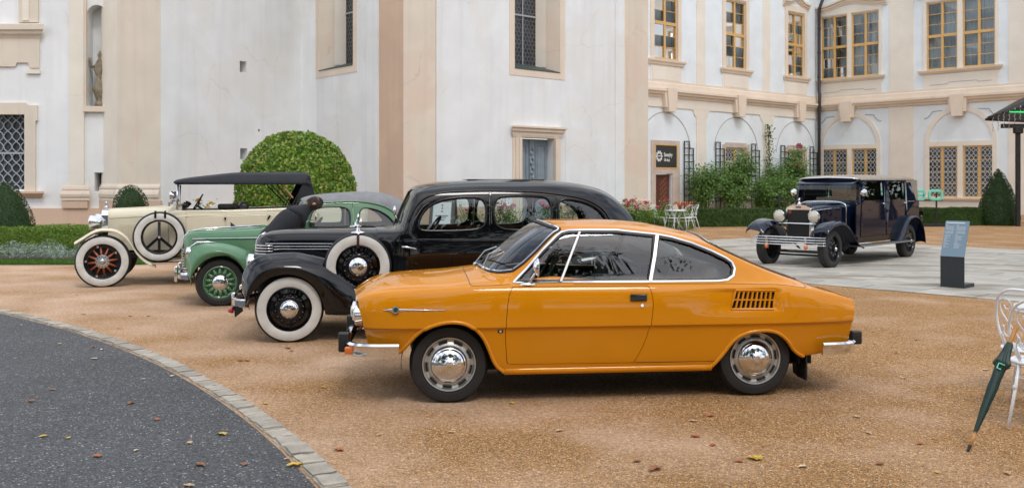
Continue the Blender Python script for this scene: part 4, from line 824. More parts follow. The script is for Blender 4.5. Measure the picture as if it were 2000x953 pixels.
    for ww_ in (w1, w2): sheet('side_window', shrink(ww_, -.01), [], hw-.012, GLASS, .004)
    for s in (-1, 1):
        MB().rbox((2.75, s*(hw+.018), 1.262), (2.9, .03, .022), .008).build('belt_moulding', B_, car, smooth=True); MB().box((2.6, s*(hw-.005), .50), (2.9, .10, .12)).build('valance', BLKP, car)
        MB().box((2.3, s*.78, .392), (2.75, .26, .03)).build('running_board', mat('ribbed_rubber', (.10, .105, .11), .6), car); MB().tube([(.98, s*.90, .395), (3.65, s*.90, .395)], .012, 6).build('running_board_edge', BRUSHED, car)
    # front: scuttle, windscreen, visor
    MB().prism([(-.655, 1.18), (.655, 1.18), (.655, 1.30), (.60, 1.315), (-.60, 1.315), (-.655, 1.30)], 1.38, 1.45, lambda a, b, h: (h, a, b)).build('scuttle', B_, car, auto=30)
    fr = MB()
    for s in (-1, 1): fr.box((1.44, s*.625, 1.52), (.07, .07, .44))
    fr.box((1.44, 0, 1.73), (.07, 1.26, .05)); fr.build('windscreen_frame', B_, car)
    MB().box((1.44, 0, 1.51), (.008, 1.18, .40)).build('windscreen', GLASS, car)
    MB().add([(1.40, -.66, 1.745), (1.40, .66, 1.745), (1.16, .62, 1.66), (1.16, -.62, 1.66), (1.40, -.66, 1.725), (1.40, .66, 1.725), (1.165, .62, 1.645), (1.165, -.62, 1.645)], [(0, 1, 2, 3), (7, 6, 5, 4), (0, 3, 7, 4), (1, 5, 6, 2), (2, 6, 7, 3)]).build('sun_visor', B_, car)
    MB().add([(1.18, -.60, 1.64), (1.18, .60, 1.64), (1.12, .60, 1.535), (1.12, -.60, 1.535)], [(0, 1, 2, 3)]).build('visor_glass', glass_mat('visor_glass', (.55, .68, .74), 1.6), car)
    # fabric roof and rear quarters
    RS = [(1.36, .60, 1.765, 1.79), (1.42, .655, 1.755, 1.815), (1.9, .675, 1.76, 1.845), (3.0, .675, 1.765, 1.855), (3.9, .67, 1.765, 1.85), (4.3, .66, 1.75, 1.825), (4.42, .60, 1.72, 1.77)]
    Rf = Loft([[(x, w+.012, ze-.03), (x, w+.015, ze), (x, w*.94, ze+(zt-ze)*.55), (x, w*.7, ze+(zt-ze)*.88), (x, w*.35, zt), (x, 0, zt+.005)] for x, w, ze, zt in RS]); Rf.panel('fabric_roof', None, [], TOP, car, (.25, .25), .01, sides='b')
    MB().tube([(1.37, -.64, 1.755), (1.34, -.5, 1.775), (1.335, 0, 1.79), (1.34, .5, 1.775), (1.37, .64, 1.755)], .016, 6).build('roof_edge', CHROME, car, smooth=True)
    for s in (-1, 1): MB().tube([(1.40, s*.70, 1.745), (4.2, s*.69, 1.75)], .012, 6).build('gutter', CHROME, car); MB().prism([(3.80, 1.27), (4.50, 1.27), (4.43, 1.74), (3.80, 1.74)], s*.62, s*.685, lambda a, b, h: (a, h, b)).build('rear_quarter', TOP, car)
    rt = MB(); q = lambda y, z: (4.43+.07*(1.745-z)/.475, y, z)
    for y0, y1, a, b in ((-.66, -.50, 1.27, 1.745), (.60, .66, 1.27, 1.745), (-.50, .60, 1.27, 1.36), (-.50, .60, 1.67, 1.745)): rt.add([q(y0, a), q(y1, a), q(y1, b), q(y0, b)], [(0, 1, 2, 3)])
    rt.build('rear_top', TOP, car); MB().add([q(-.50, 1.36), q(.60, 1.36), q(.60, 1.67), q(-.50, 1.67)], [(0, 1, 2, 3)]).build('rear_window', GLASS, car); MB().add([(4.50, .66, 1.27), (4.50, -.66, 1.27), (4.47, -.66, .60), (4.47, .66, .60)], [(0, 1, 2, 3)]).build('rear_panel', B_, car)
    # wings
    crowns = smooth_curve([(-.50, .73), (-.47, .80), (-.35, .88), (-.18, .93), (.05, .945), (.28, .91), (.48, .80), (.68, .64), (.86, .49), (1.0, .42), (1.12, .395)], 2)
    dp = [.10]*8+[.09]*4+[.06]*9; lips = [(x, z-d) for (x, z), d in zip(crowns, dp)]
    fender(car, 'front_wing', lips, crowns, .885, .79, .50, B_, .10, .008)
    cr2 = smooth_curve([(2.95, .40), (3.1, .50), (3.25, .66), (3.42, .82), (3.62, .93), (3.85, .955), (4.06, .91), (4.22, .80), (4.34, .64), (4.40, .46), (4.42, .34)], 2)
    fender(car, 'rear_wing', [(x, z-.05) for x, z in cr2], cr2, .885, .80, .62, B_, .05, .006)
    for s in (-1, 1):
        o = MB(); o.lathe([(.118, -.03), (.122, 0), (.115, .03), (.09, .09), (.04, .14), (0, .15)], 28, axis='x'); o = o.build('headlight', BLKP, car, smooth=True); o.location = (-.05, s*.375, 1.005)
        g = MB(); g.lathe([(.124, .0), (.126, -.03), (.112, -.04), (.110, -.03)], 28, axis='x'); g.build('lamp_rim', CHROME, o, auto=40)
        g = MB(); g.lathe([(.112, -.034), (.07, -.055), (0, -.062)], 24, axis='x'); g.build('lens', mat('frosted_lens', (.62, .58, .46), .12, coat=1), o, smooth=True)
        MB().tube([(-.02, s*.375, .90), (.0, s*.375, .80)], .018, 8).build('lamp_post', BLKP, car)
        MB().rbox((-.50, s*.42, .52), (.03, .045, .17), .01).build('bumper_bracket', CHROME, car); MB().tube([(-.47, s*.42, .50), (.5, s*.40, .48), (4.6, s*.42, .5)], .04, 8).build('chassis_rail', BLKP, car)
        m = MB(); m.lathe([(0, -.045), (.03, -.035), (.042, 0), (.03, .035), (0, .045)], 14, (-.50, s*.42, .415), 'z'); m.build('indicator_lamp', AMBER, car, smooth=True)
        m = MB(); m.tube([(1.43, s*.64, 1.40), (1.38, s*.74, 1.44)], .009, 6); m.lathe([(0, .05), (.06, .035), (.075, 0), (.07, -.012), (0, -.02)], 20, (1.36, s*.78, 1.47), 'x'); m.build('spot_lamp', BLKP, car, smooth=True); MB().lathe([(.072, 0), (.078, -.012), (.066, -.018), (0, -.022)], 20, (1.358, s*.78, 1.47), 'x').build('spot_lens', CHROME, car)
    MB().tube([(-.03, -.40, .86), (-.03, .40, .86)], .015, 8).build('lamp_bar', CHROME, car)
    for z in (.46, .51, .56, .61): MB().tube(smooth_curve([(-.44, -.80, z), (-.50, -.6, z), (-.52, 0, z), (-.50, .6, z), (-.44, .80, z)], 3), .012, 6).build('bumper_bar', CHROME, car, smooth=True)
    MB().tube([(.0, -.6, .30), (0, .6, .30)], .03, 8).build('front_axle', BLKP, car); MB().tube([(.12, -.5, .22), (.12, .5, .22)], .02, 8).build('track_rod', BLKP, car)
    MB().rbox((4.78, 0, .66), (.40, 1.06, .42), .03).build('trunk', mat('trunk_black', (.01, .01, .011), .5), car, smooth=True); MB().box((4.8, 0, .43), (.56, 1.1, .03)).build('trunk_rack', BLKP, car); MB().box((4.62, 0, .55), (.3, .6, .06)).build('rack_iron', BLKP, car)
    MB().tube([(4.93, -.60, .46), (4.93, -.60, .90), (4.90, -.60, .96)], .012, 6).build('rear_post', CHROME, car); MB().lathe([(0, .03), (.05, .02), (.055, 0), (0, -.01)], 16, (4.90, -.60, .97), 'x').build('tail_light', BLKP, car)
    def rim(w):
        m = MB(); m.lathe([(.255, .03), (.258, -.004), (.246, -.012), (.232, .01), (.225, .05), (.17, .06), (.10, .012), (.07, .0), (.065, -.03), (.04, -.045), (0, -.05)], 48, axis='y'); m.build('rim', BLKP, w, auto=40)
        h = MB(); h.lathe([(.038, -.03), (.036, -.06), (.02, -.068), (0, -.07)], 20, axis='y'); h.build('hubcap', CHROME, w, smooth=True)
        for k in range(8):
            a = 2*math.pi*k/8; MB().lathe([(.014, .03), (.014, .0), (0, -.002)], 8, (.125*math.cos(a), 0, .125*math.sin(a)), 'y').build('wheel_nut', BRUSHED, w)
    tp = tyre_prof(.385, .252, .165)
    for x in (.03, 3.82):
        for s in (-1, 1): wheel(car, 'wheel', x, s*.745, .378, tp, None, rim, s, .2, mat('worn_rubber', (.03, .029, .028), .8, var=.2, vscale=12, bump=.15, bscale=80))
    MB().box((2.5, 0, .52), (3.6, .8, .08)).build('underbody', DARK, car); MB().box((2.8, 0, .56), (3.0, 1.3, .03)).build('floor', DARK, car)
    seat(car, 2.2, 0, 1.2, SEATBLACK, .60, .60, .5, .12, .24); seat(car, 3.9, 0, 1.2, mat('brown_cloth', (.10, .06, .035), .8), .60, .62, .5, .12, .24); steering(car, 1.72, -.3, 1.26, .2, 55)

black_saloon(); green_saloon(); cream_tourer(); navy_limousine()
# ================================================================ ground
def ramp_mat(name, scale, stops, rough=.9, big=.15, bump=.5, fine=None, bigscale=.35, tint=None, dist=.01, clump=.3):
    """granular ground: one colour per Voronoi cell, drifting tone, relief"""
    m = bpy.data.materials.new(name); m.use_nodes = True; n = m.node_tree.nodes; l = m.node_tree.links; b = n['Principled BSDF']; b.inputs['Roughness'].default_value = rough; b.inputs['Specular IOR Level'].default_value = .3
    t = n.new('ShaderNodeTexCoord'); v = n.new('ShaderNodeTexVoronoi'); v.inputs['Scale'].default_value = scale; l.new(t.outputs['Object'], v.inputs['Vector'])
    s = n.new('ShaderNodeSeparateColor'); l.new(v.outputs['Color'], s.inputs[0]); r = n.new('ShaderNodeValToRGB'); l.new(s.outputs[0], r.inputs[0])
    e = r.color_ramp.elements
    while len(e) > 1: e.remove(e[-1])
    e[0].position = stops[0][0]; e[0].color = (*stops[0][1], 1)
    for p, c in stops[1:]: k = e.new(p); k.color = (*c, 1)
    z = n.new('ShaderNodeTexNoise'); z.inputs['Scale'].default_value = bigscale; z.inputs['Detail'].default_value = 8; z.inputs['Roughness'].default_value = .62; l.new(t.outputs['Object'], z.inputs['Vector'])
    mr = n.new('ShaderNodeMapRange'); mr.inputs['From Min'].default_value = .32; mr.inputs['From Max'].default_value = .68; mr.inputs['To Min'].default_value = 1-big; mr.inputs['To Max'].default_value = 1+big; l.new(z.outputs[0], mr.inputs['Value'])
    mm = n.new('ShaderNodeMix'); mm.data_type = 'RGBA'; mm.blend_type = 'MULTIPLY'; mm.inputs['Factor'].default_value = 1; l.new(r.outputs[0], mm.inputs['A']); l.new(mr.outputs[0], mm.inputs['B'])
    z5 = n.new('ShaderNodeTexNoise'); z5.inputs['Scale'].default_value = 26; z5.inputs['Detail'].default_value = 7; z5.inputs['Roughness'].default_value = .7; l.new(t.outputs['Object'], z5.inputs['Vector']); r5 = n.new('ShaderNodeMapRange'); r5.inputs['From Min'].default_value = .33; r5.inputs['From Max'].default_value = .67; r5.inputs['To Min'].default_value = 1-clump; r5.inputs['To Max'].default_value = 1+clump; l.new(z5.outputs[0], r5.inputs['Value'])
    res = mm.outputs['Result']
    if tint:
        z3 = n.new('ShaderNodeTexNoise'); z3.inputs['Scale'].default_value = .9; z3.inputs['Detail'].default_value = 7; l.new(t.outputs['Object'], z3.inputs['Vector']); m3 = n.new('ShaderNodeMapRange'); m3.inputs['From Min'].default_value = .48; m3.inputs['From Max'].default_value = .92; m3.inputs['To Max'].default_value = tint[1]; sx = n.new('ShaderNodeSeparateXYZ'); l.new(t.outputs['Object'], sx.inputs[0]); mx_ = n.new('ShaderNodeMapRange'); mx_.inputs['From Min'].default_value = 2.5; mx_.inputs['From Max'].default_value = -5; mx_.inputs['To Max'].default_value = .24; l.new(sx.outputs['X'], mx_.inputs['Value']); ad_ = n.new('ShaderNodeMath'); l.new(z3.outputs[0], ad_.inputs[0]); l.new(mx_.outputs[0], ad_.inputs[1]); l.new(ad_.outputs[0], m3.inputs['Value'])
        mt = n.new('ShaderNodeMix'); mt.data_type = 'RGBA'; l.new(m3.outputs[0], mt.inputs['Factor']); l.new(res, mt.inputs['A']); mt.inputs['B'].default_value = (*tint[0], 1); res = mt.outputs['Result']
    m6 = n.new('ShaderNodeMix'); m6.data_type = 'RGBA'; m6.blend_type = 'MULTIPLY'; m6.inputs['Factor'].default_value = 1; l.new(res, m6.inputs['A']); l.new(r5.outputs[0], m6.inputs['B']); l.new(m6.outputs['Result'], b.inputs['Base Color'])
    z2 = n.new('ShaderNodeTexNoise'); z2.inputs['Scale'].default_value = 14; z2.inputs['Detail'].default_value = 6; l.new(t.outputs['Object'], z2.inputs['Vector'])
    ad = n.new('ShaderNodeMath'); ad.operation = 'MULTIPLY_ADD'; l.new(z2.outputs[0], ad.inputs[0]); ad.inputs[1].default_value = 1.6; l.new(v.outputs['Distance'], ad.inputs[2])
    bp = n.new('ShaderNodeBump'); bp.inputs['Strength'].default_value = bump; bp.inputs['Distance'].default_value = dist; l.new(ad.outputs[0], bp.inputs['Height']); l.new(bp.outputs[0], b.inputs['Normal'])
    MATS[name] = m; return m
GRAVEL = ramp_mat('sandy_gravel', 125, [(0, (.06, .032, .018)), (.10, (.17, .088, .04)), (.26, (.27, .138, .048)), (.6, (.35, .185, .066)), (.86, (.435, .243, .095)), (.955, (.58, .39, .21)), (1, (.70, .57, .42))], .92, .13, .55, tint=((.60, .42, .30), .85))
ASPHALT = ramp_mat('asphalt', 105, [(0, (.032, .033, .035)), (.3, (.060, .062, .066)), (.7, (.086, .089, .093)), (.92, (.12, .122, .125)), (.97, (.18, .18, .175)), (.985, (.34, .34, .33)), (1, (.46, .46, .44))], .75, .16, .5, bigscale=.6, clump=.2)
def sheet(name, poly, z, m):
    v = [(x, y, z) for x, y in poly]; o = mobj(name, v, [tuple(range(len(v)))], m); return tag(o, kind='structure')
def wavy_ground():
    xs = np.r_[-400, -120, -60, np.arange(-30, 36.1, 1.5), 70, 140, 400]; ys = np.r_[-400, -100, -40, np.arange(-12, 70.1, 1.5), 120, 400]
    v = [(x, y, 0) for y in ys for x in xs]; k = len(xs); f = [(j*k+i, j*k+i+1, (j+1)*k+i+1, (j+1)*k+i) for j in range(len(ys)-1) for i in range(k-1)]
    return tag(mobj('ground', v, f, GRAVEL), kind='structure')
wavy_ground()
KC, KR = np.array([-20.6, -4.05]), 21.765
ang = np.radians(np.linspace(-75, 105, 120)); sheet('road', [(KC[0]+(KR-.10)*math.cos(a), KC[1]+(KR-.10)*math.sin(a)) for a in ang], .004, ASPHALT)
STONE = mat('kerb_granite', (.36, .325, .27), .8, var=.22, vscale=9, bump=.4, bscale=50)
def obj_random(m, lo=.8, hi=1.15):
    """vary a material's tone from object to object"""
    n = m.node_tree.nodes; l = m.node_tree.links; b = n['Principled BSDF']; src = b.inputs['Base Color'].links[0].from_socket if b.inputs['Base Color'].links else None
    oi = n.new('ShaderNodeObjectInfo'); mr = n.new('ShaderNodeMapRange'); mr.inputs['To Min'].default_value = lo; mr.inputs['To Max'].default_value = hi; l.new(oi.outputs['Random'], mr.inputs['Value'])
    mm = n.new('ShaderNodeMix'); mm.data_type = 'RGBA'; mm.blend_type = 'MULTIPLY'; mm.inputs['Factor'].default_value = 1
    if src: l.new(src, mm.inputs['A'])
    else: mm.inputs['A'].default_value = b.inputs['Base Color'].default_value
    l.new(mr.outputs[0], mm.inputs['B']); l.new(mm.outputs['Result'], b.inputs['Base Color']); return m
obj_random(STONE, .78, 1.2)
def kerb():
    k = tag(empty('kerb', (0, 0, 0)), kind='structure'); protos = []
    for q in range(5):
        bm = bmesh.new(); bmesh.ops.create_cube(bm, size=1); bmesh.ops.scale(bm, vec=(.162, .222+.008*RNG.standard_normal(), .09), verts=bm.verts); bmesh.ops.bevel(bm, geom=list(bm.edges), offset=.012, segments=2, affect='EDGES')
        bmesh.ops.subdivide_edges(bm, edges=[e for e in bm.edges if e.calc_length() > .1], cuts=2)
        for v in bm.verts: v.co += Vector(RNG.standard_normal(3)*.0022)
        me = bpy.data.meshes.new('kerb_stone'); bm.to_mesh(me); bm.free(); me.materials.append(STONE); me.polygons.foreach_set('use_smooth', [True]*len(me.polygons)); me.set_sharp_from_angle(angle=R(38)); protos.append(me)
    n = 0
    for a in np.arange(R(-2), R(64), .235/KR):
        o = bpy.data.objects.new('kerb_stone', protos[n % 5]); COL.objects.link(o); o.parent = k; o.location = (KC[0]+KR*math.cos(a), KC[1]+KR*math.sin(a), -.028+.004*RNG.standard_normal()); o.rotation_euler = (.012*RNG.standard_normal(), .012*RNG.standard_normal(), a+.012*RNG.standard_normal()+math.pi*(n % 2)); n += 1
kerb()
SLAB = mat('paving_slab', (.40, .375, .325), .7, var=.20, vscale=1.6, vdet=8, bump=.2, bscale=25); obj_random(SLAB, .84, 1.12)
def wet(m):
    """damp, darker blots on the slabs"""
    n = m.node_tree.nodes; l = m.node_tree.links; b = n['Principled BSDF']; src = b.inputs['Base Color'].links[0].from_socket
    g = n.new('ShaderNodeNewGeometry'); mp = n.new('ShaderNodeMapping'); mp.inputs['Rotation'].default_value = (0, 0, .8); mp.inputs['Scale'].default_value = (.55, 1.3, 1); l.new(g.outputs['Position'], mp.inputs[0])
    z = n.new('ShaderNodeTexNoise'); z.inputs['Scale'].default_value = .9; z.inputs['Detail'].default_value = 5; l.new(mp.outputs[0], z.inputs['Vector']); mr = n.new('ShaderNodeMapRange'); mr.inputs['From Min'].default_value = .52; mr.inputs['From Max'].default_value = .62; mr.inputs['To Max'].default_value = .8; l.new(z.outputs[0], mr.inputs['Value'])
    mm = n.new('ShaderNodeMix'); mm.data_type = 'RGBA'; l.new(mr.outputs[0], mm.inputs['Factor']); l.new(src, mm.inputs['A']); mm.inputs['B'].default_value = (.20, .17, .125, 1); l.new(mm.outputs['Result'], b.inputs['Base Color'])
wet(SLAB)
def plaza():
    d = np.array([.674, -.738]); nrm = np.array([.738, .674]); base = np.array([4.95, 16.1])
    p = tag(sheet('pavement', [tuple(base+d*a+nrm*b) for a, b in ((-5.6, 0), (14, 0), (14, 11.4), (2, 11.2), (-8.3, 7.3))], .004, mat('joint_grit', (.05, .042, .034), .95, var=.3, vscale=20)), kind='structure')
    b = 0.0; row = 0
    while b < 11.3:
        w = [.62, .80, .70, .92][row % 4]; w = min(w, 11.35-b); a = -9+RNG.random()*.8
        while a < 14:
            L_ = float(RNG.choice([.9, 1.15, 1.4, 1.7])); c0, c1 = a, a+L_
            lo = -5.6-max(0, b+w/2)*.37; hi = 14
            if c1 > lo+.2 and c0 < hi and (b+w/2 < 11.4):
                c0 = max(c0, lo); c1 = min(c1, hi); mid = base+d*(c0+c1)/2+nrm*(b+w/2)
                if abs(mid[0]/max(mid[1], .1)) < .62 and c1-c0 > .2:
                    bm = bmesh.new(); bmesh.ops.create_cube(bm, size=1); bmesh.ops.scale(bm, vec=(c1-c0-.026, w-.026, .06), verts=bm.verts); bmesh.ops.bevel(bm, geom=[e for e in bm.edges if e.verts[0].co.z > 0 and e.verts[1].co.z > 0], offset=.008, segments=1, affect='EDGES')
                    me = bpy.data.meshes.new('paving_slab'); bm.to_mesh(me); bm.free(); me.materials.append(SLAB); o = bpy.data.objects.new('paving_slab', me); COL.objects.link(o); o.parent = p
                    o.location = (mid[0], mid[1], -.016+.0025*RNG.standard_normal()); o.rotation_euler = (.002*RNG.standard_normal(), .002*RNG.standard_normal(), math.atan2(d[1], d[0]))
            a += L_
        b += w; row += 1
plaza()

# ================================================================ facades
def plaster(name, col, stain, amt, streak=True):
    m = mat(name, col, .88, var=.05, vscale=1.1, vdet=8, bump=.12, bscale=9); n = m.node_tree.nodes; l = m.node_tree.links; b = n['Principled BSDF']; src = b.inputs['Base Color'].links[0].from_socket
    t = n.new('ShaderNodeTexCoord'); z = n.new('ShaderNodeTexNoise'); z.inputs['Scale'].default_value = .42; z.inputs['Detail'].default_value = 9; z.inputs['Roughness'].default_value = .6; z.inputs['Distortion'].default_value = .6; l.new(t.outputs['Object'], z.inputs['Vector'])
    mr = n.new('ShaderNodeMapRange'); mr.inputs['From Min'].default_value = .50; mr.inputs['From Max'].default_value = .60; mr.inputs['To Max'].default_value = amt; l.new(z.outputs[0], mr.inputs['Value'])
    mm = n.new('ShaderNodeMix'); mm.data_type = 'RGBA'; l.new(mr.outputs[0], mm.inputs['Factor']); l.new(src, mm.inputs['A']); mm.inputs['B'].default_value = (*stain, 1); out = mm.outputs['Result']
    if streak:
        mp = n.new('ShaderNodeMapping'); mp.inputs['Scale'].default_value = (2.2, 2.2, .12); l.new(t.outputs['Object'], mp.inputs[0]); z2 = n.new('ShaderNodeTexNoise'); z2.inputs['Scale'].default_value = 1.6; z2.inputs['Detail'].default_value = 6; l.new(mp.outputs[0], z2.inputs['Vector'])
        m2 = n.new('ShaderNodeMapRange'); m2.inputs['From Min'].default_value = .5; m2.inputs['From Max'].default_value = .75; m2.inputs['To Max'].default_value = .35; l.new(z2.outputs[0], m2.inputs['Value'])
        m3 = n.new('ShaderNodeMix'); m3.data_type = 'RGBA'; l.new(m2.outputs[0], m3.inputs['Factor']); l.new(out, m3.inputs['A']); m3.inputs['B'].default_value = (col[0]*.80, col[1]*.80, col[2]*.80, 1); out = m3.outputs['Result']
    vo = n.new('ShaderNodeTexVoronoi'); vo.feature = 'DISTANCE_TO_EDGE'; vo.inputs['Scale'].default_value = .38; zc = n.new('ShaderNodeTexNoise'); zc.inputs['Scale'].default_value = 1.3; zc.inputs['Detail'].default_value = 6; l.new(t.outputs['Object'], zc.inputs['Vector']); vm = n.new('ShaderNodeMix'); vm.data_type = 'RGBA'; vm.blend_type = 'LINEAR_LIGHT'; vm.inputs['Factor'].default_value = .35; l.new(t.outputs['Object'], vm.inputs['A']); l.new(zc.outputs['Color'], vm.inputs['B']); l.new(vm.outputs['Result'], vo.inputs['Vector'])
    ck = n.new('ShaderNodeMapRange'); ck.inputs['From Min'].default_value = .010; ck.inputs['From Max'].default_value = .0; ck.inputs['To Max'].default_value = .40; l.new(vo.outputs['Distance'], ck.inputs['Value']); cm = n.new('ShaderNodeMath'); cm.operation = 'MULTIPLY'; l.new(ck.outputs[0], cm.inputs[0]); l.new(mr.outputs[0], cm.inputs[1]); m4 = n.new('ShaderNodeMix'); m4.data_type = 'RGBA'; l.new(cm.outputs[0], m4.inputs['Factor']); l.new(out, m4.inputs['A']); m4.inputs['B'].default_value = (.28, .25, .21, 1); out = m4.outputs['Result']
    l.new(out, b.inputs['Base Color']); return m
WHITE = plaster('white_plaster', (.79, .81, .82), (.74, .72, .67), .4); PEACH = plaster('peach_plaster', (.70, .625, .525), (.70, .56, .455), .75)
PINK = plaster('pink_plinth_and_shade', (.66, .48, .355), (.60, .43, .32), .5); BEIGE = plaster('beige_plaster', (.79, .735, .645), (.76, .69, .59), .4, False); WHITE2 = plaster('pale_blue_plaster', (.765, .825, .865), (.73, .765, .785), .4, False)
MOULD = plaster('moulding_plaster', (.755, .645, .53), (.72, .60, .48), .4, False)
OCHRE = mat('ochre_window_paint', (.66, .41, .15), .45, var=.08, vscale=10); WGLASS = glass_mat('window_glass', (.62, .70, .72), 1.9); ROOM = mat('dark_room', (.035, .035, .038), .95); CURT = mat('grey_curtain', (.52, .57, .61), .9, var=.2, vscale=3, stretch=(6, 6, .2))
LEAD = mat('lead_lattice', (.55, .58, .58), .5, var=.1, vscale=30); IRON = mat('dark_iron', (.02, .02, .022), .5)
class Facade:
    """vertical wall plane from P0 to P1; (u along, z up, d outwards)"""
    def __init__(s, P0, P1):
        s.P0 = np.array(P0, float); v = np.array(P1, float)-s.P0; s.L = float(np.hypot(*v)); s.d = v/s.L; s.n = np.array([s.d[1], -s.d[0]])
    def p(s, u, z, d=0): q = s.P0+s.d*u+s.n*d; return (q[0], q[1], z)
    def fn(s): return lambda a, b, h: s.p(a, b, h)
    def wall(s, name, poly, holes, m, parent, depth=.5):
        V = [Vector(p) for p in poly]; n = len(V); E = [(i, (i+1) % n) for i in range(n)]
        for h in holes: k = len(V); V += [Vector(p) for p in h]; E += [(k+i, k+(i+1) % len(h)) for i in range(len(h))]
        r = delaunay_2d_cdt(V, E, [], 0, 1e-6); vv = np.array([p[:] for p in r[0]]); ff = np.array(r[2]); c = vv[ff].mean(1); ok = in_poly(c, poly)
        for h in holes: ok &= ~in_poly(c, h)
        mb = MB(); mb.add([s.p(a, b) for a, b in vv], [tuple(q) for q in ff[ok]])
        for h in holes:
            k = len(h); mb.add([s.p(a, b) for a, b in h]+[s.p(a, b, -depth) for a, b in h], [(i, (i+1) % k, k+(i+1) % k, k+i) for i in range(k)])
        return mb.build(name, m, parent)
    def slab(s, mb, u0, u1, z0, z1, d0, d1):
        v = [s.p(u, z, d) for d in (d0, d1) for u, z in ((u0, z0), (u1, z0), (u1, z1), (u0, z1))]
        return mb.add(v, [(0, 1, 2, 3), (7, 6, 5, 4), (0, 4, 5, 1), (1, 5, 6, 2), (2, 6, 7, 3), (3, 7, 4, 0)])
    def box(s, name, u0, u1, z0, z1, d0, d1, m, parent): return s.slab(MB(), u0, u1, z0, z1, d0, d1).build(name, m, parent)
    def prism(s, name, poly, d0, d1, m, parent): return MB().prism(poly, d0, d1, s.fn()).build(name, m, parent)
    def mould(s, name, u0, u1, prof, m, parent, ret=True):
        """horizontal moulding: prof = [(z, out)] from the top down"""
        k = len(prof); v = [s.p(u0-(d if ret else 0), z, d) for z, d in prof]+[s.p(u1+(d if ret else 0), z, d) for z, d in prof]; v += [s.p(u0, z, -.02) for z, d in prof]+[s.p(u1, z, -.02) for z, d in prof]
        f = [(i, i+1, k+i+1, k+i) for i in range(k-1)]+[(i, i+1, 2*k+i+1, 2*k+i) for i in range(k-1)]+[(k+i, k+i+1, 3*k+i+1, 3*k+i) for i in range(k-1)]+[(0, k, 3*k, 2*k), (k-1, 2*k-1, 4*k-1, 3*k-1)]
        return MB().add(v, f).build(name, m, parent)
    def frame(s, name, u0, u1, z0, z1, w, d0, d1, m, parent):
        mb = MB()
        for a in ((u0, u0+w, z0, z1), (u1-w, u1, z0, z1), (u0+w, u1-w, z0, z0+w), (u0+w, u1-w, z1-w, z1)): s.slab(mb, *a, d0, d1)
        return mb.build(name, m, parent)
rect = lambda a, b, c, d: [(a, c), (b, c), (b, d), (a, d)]
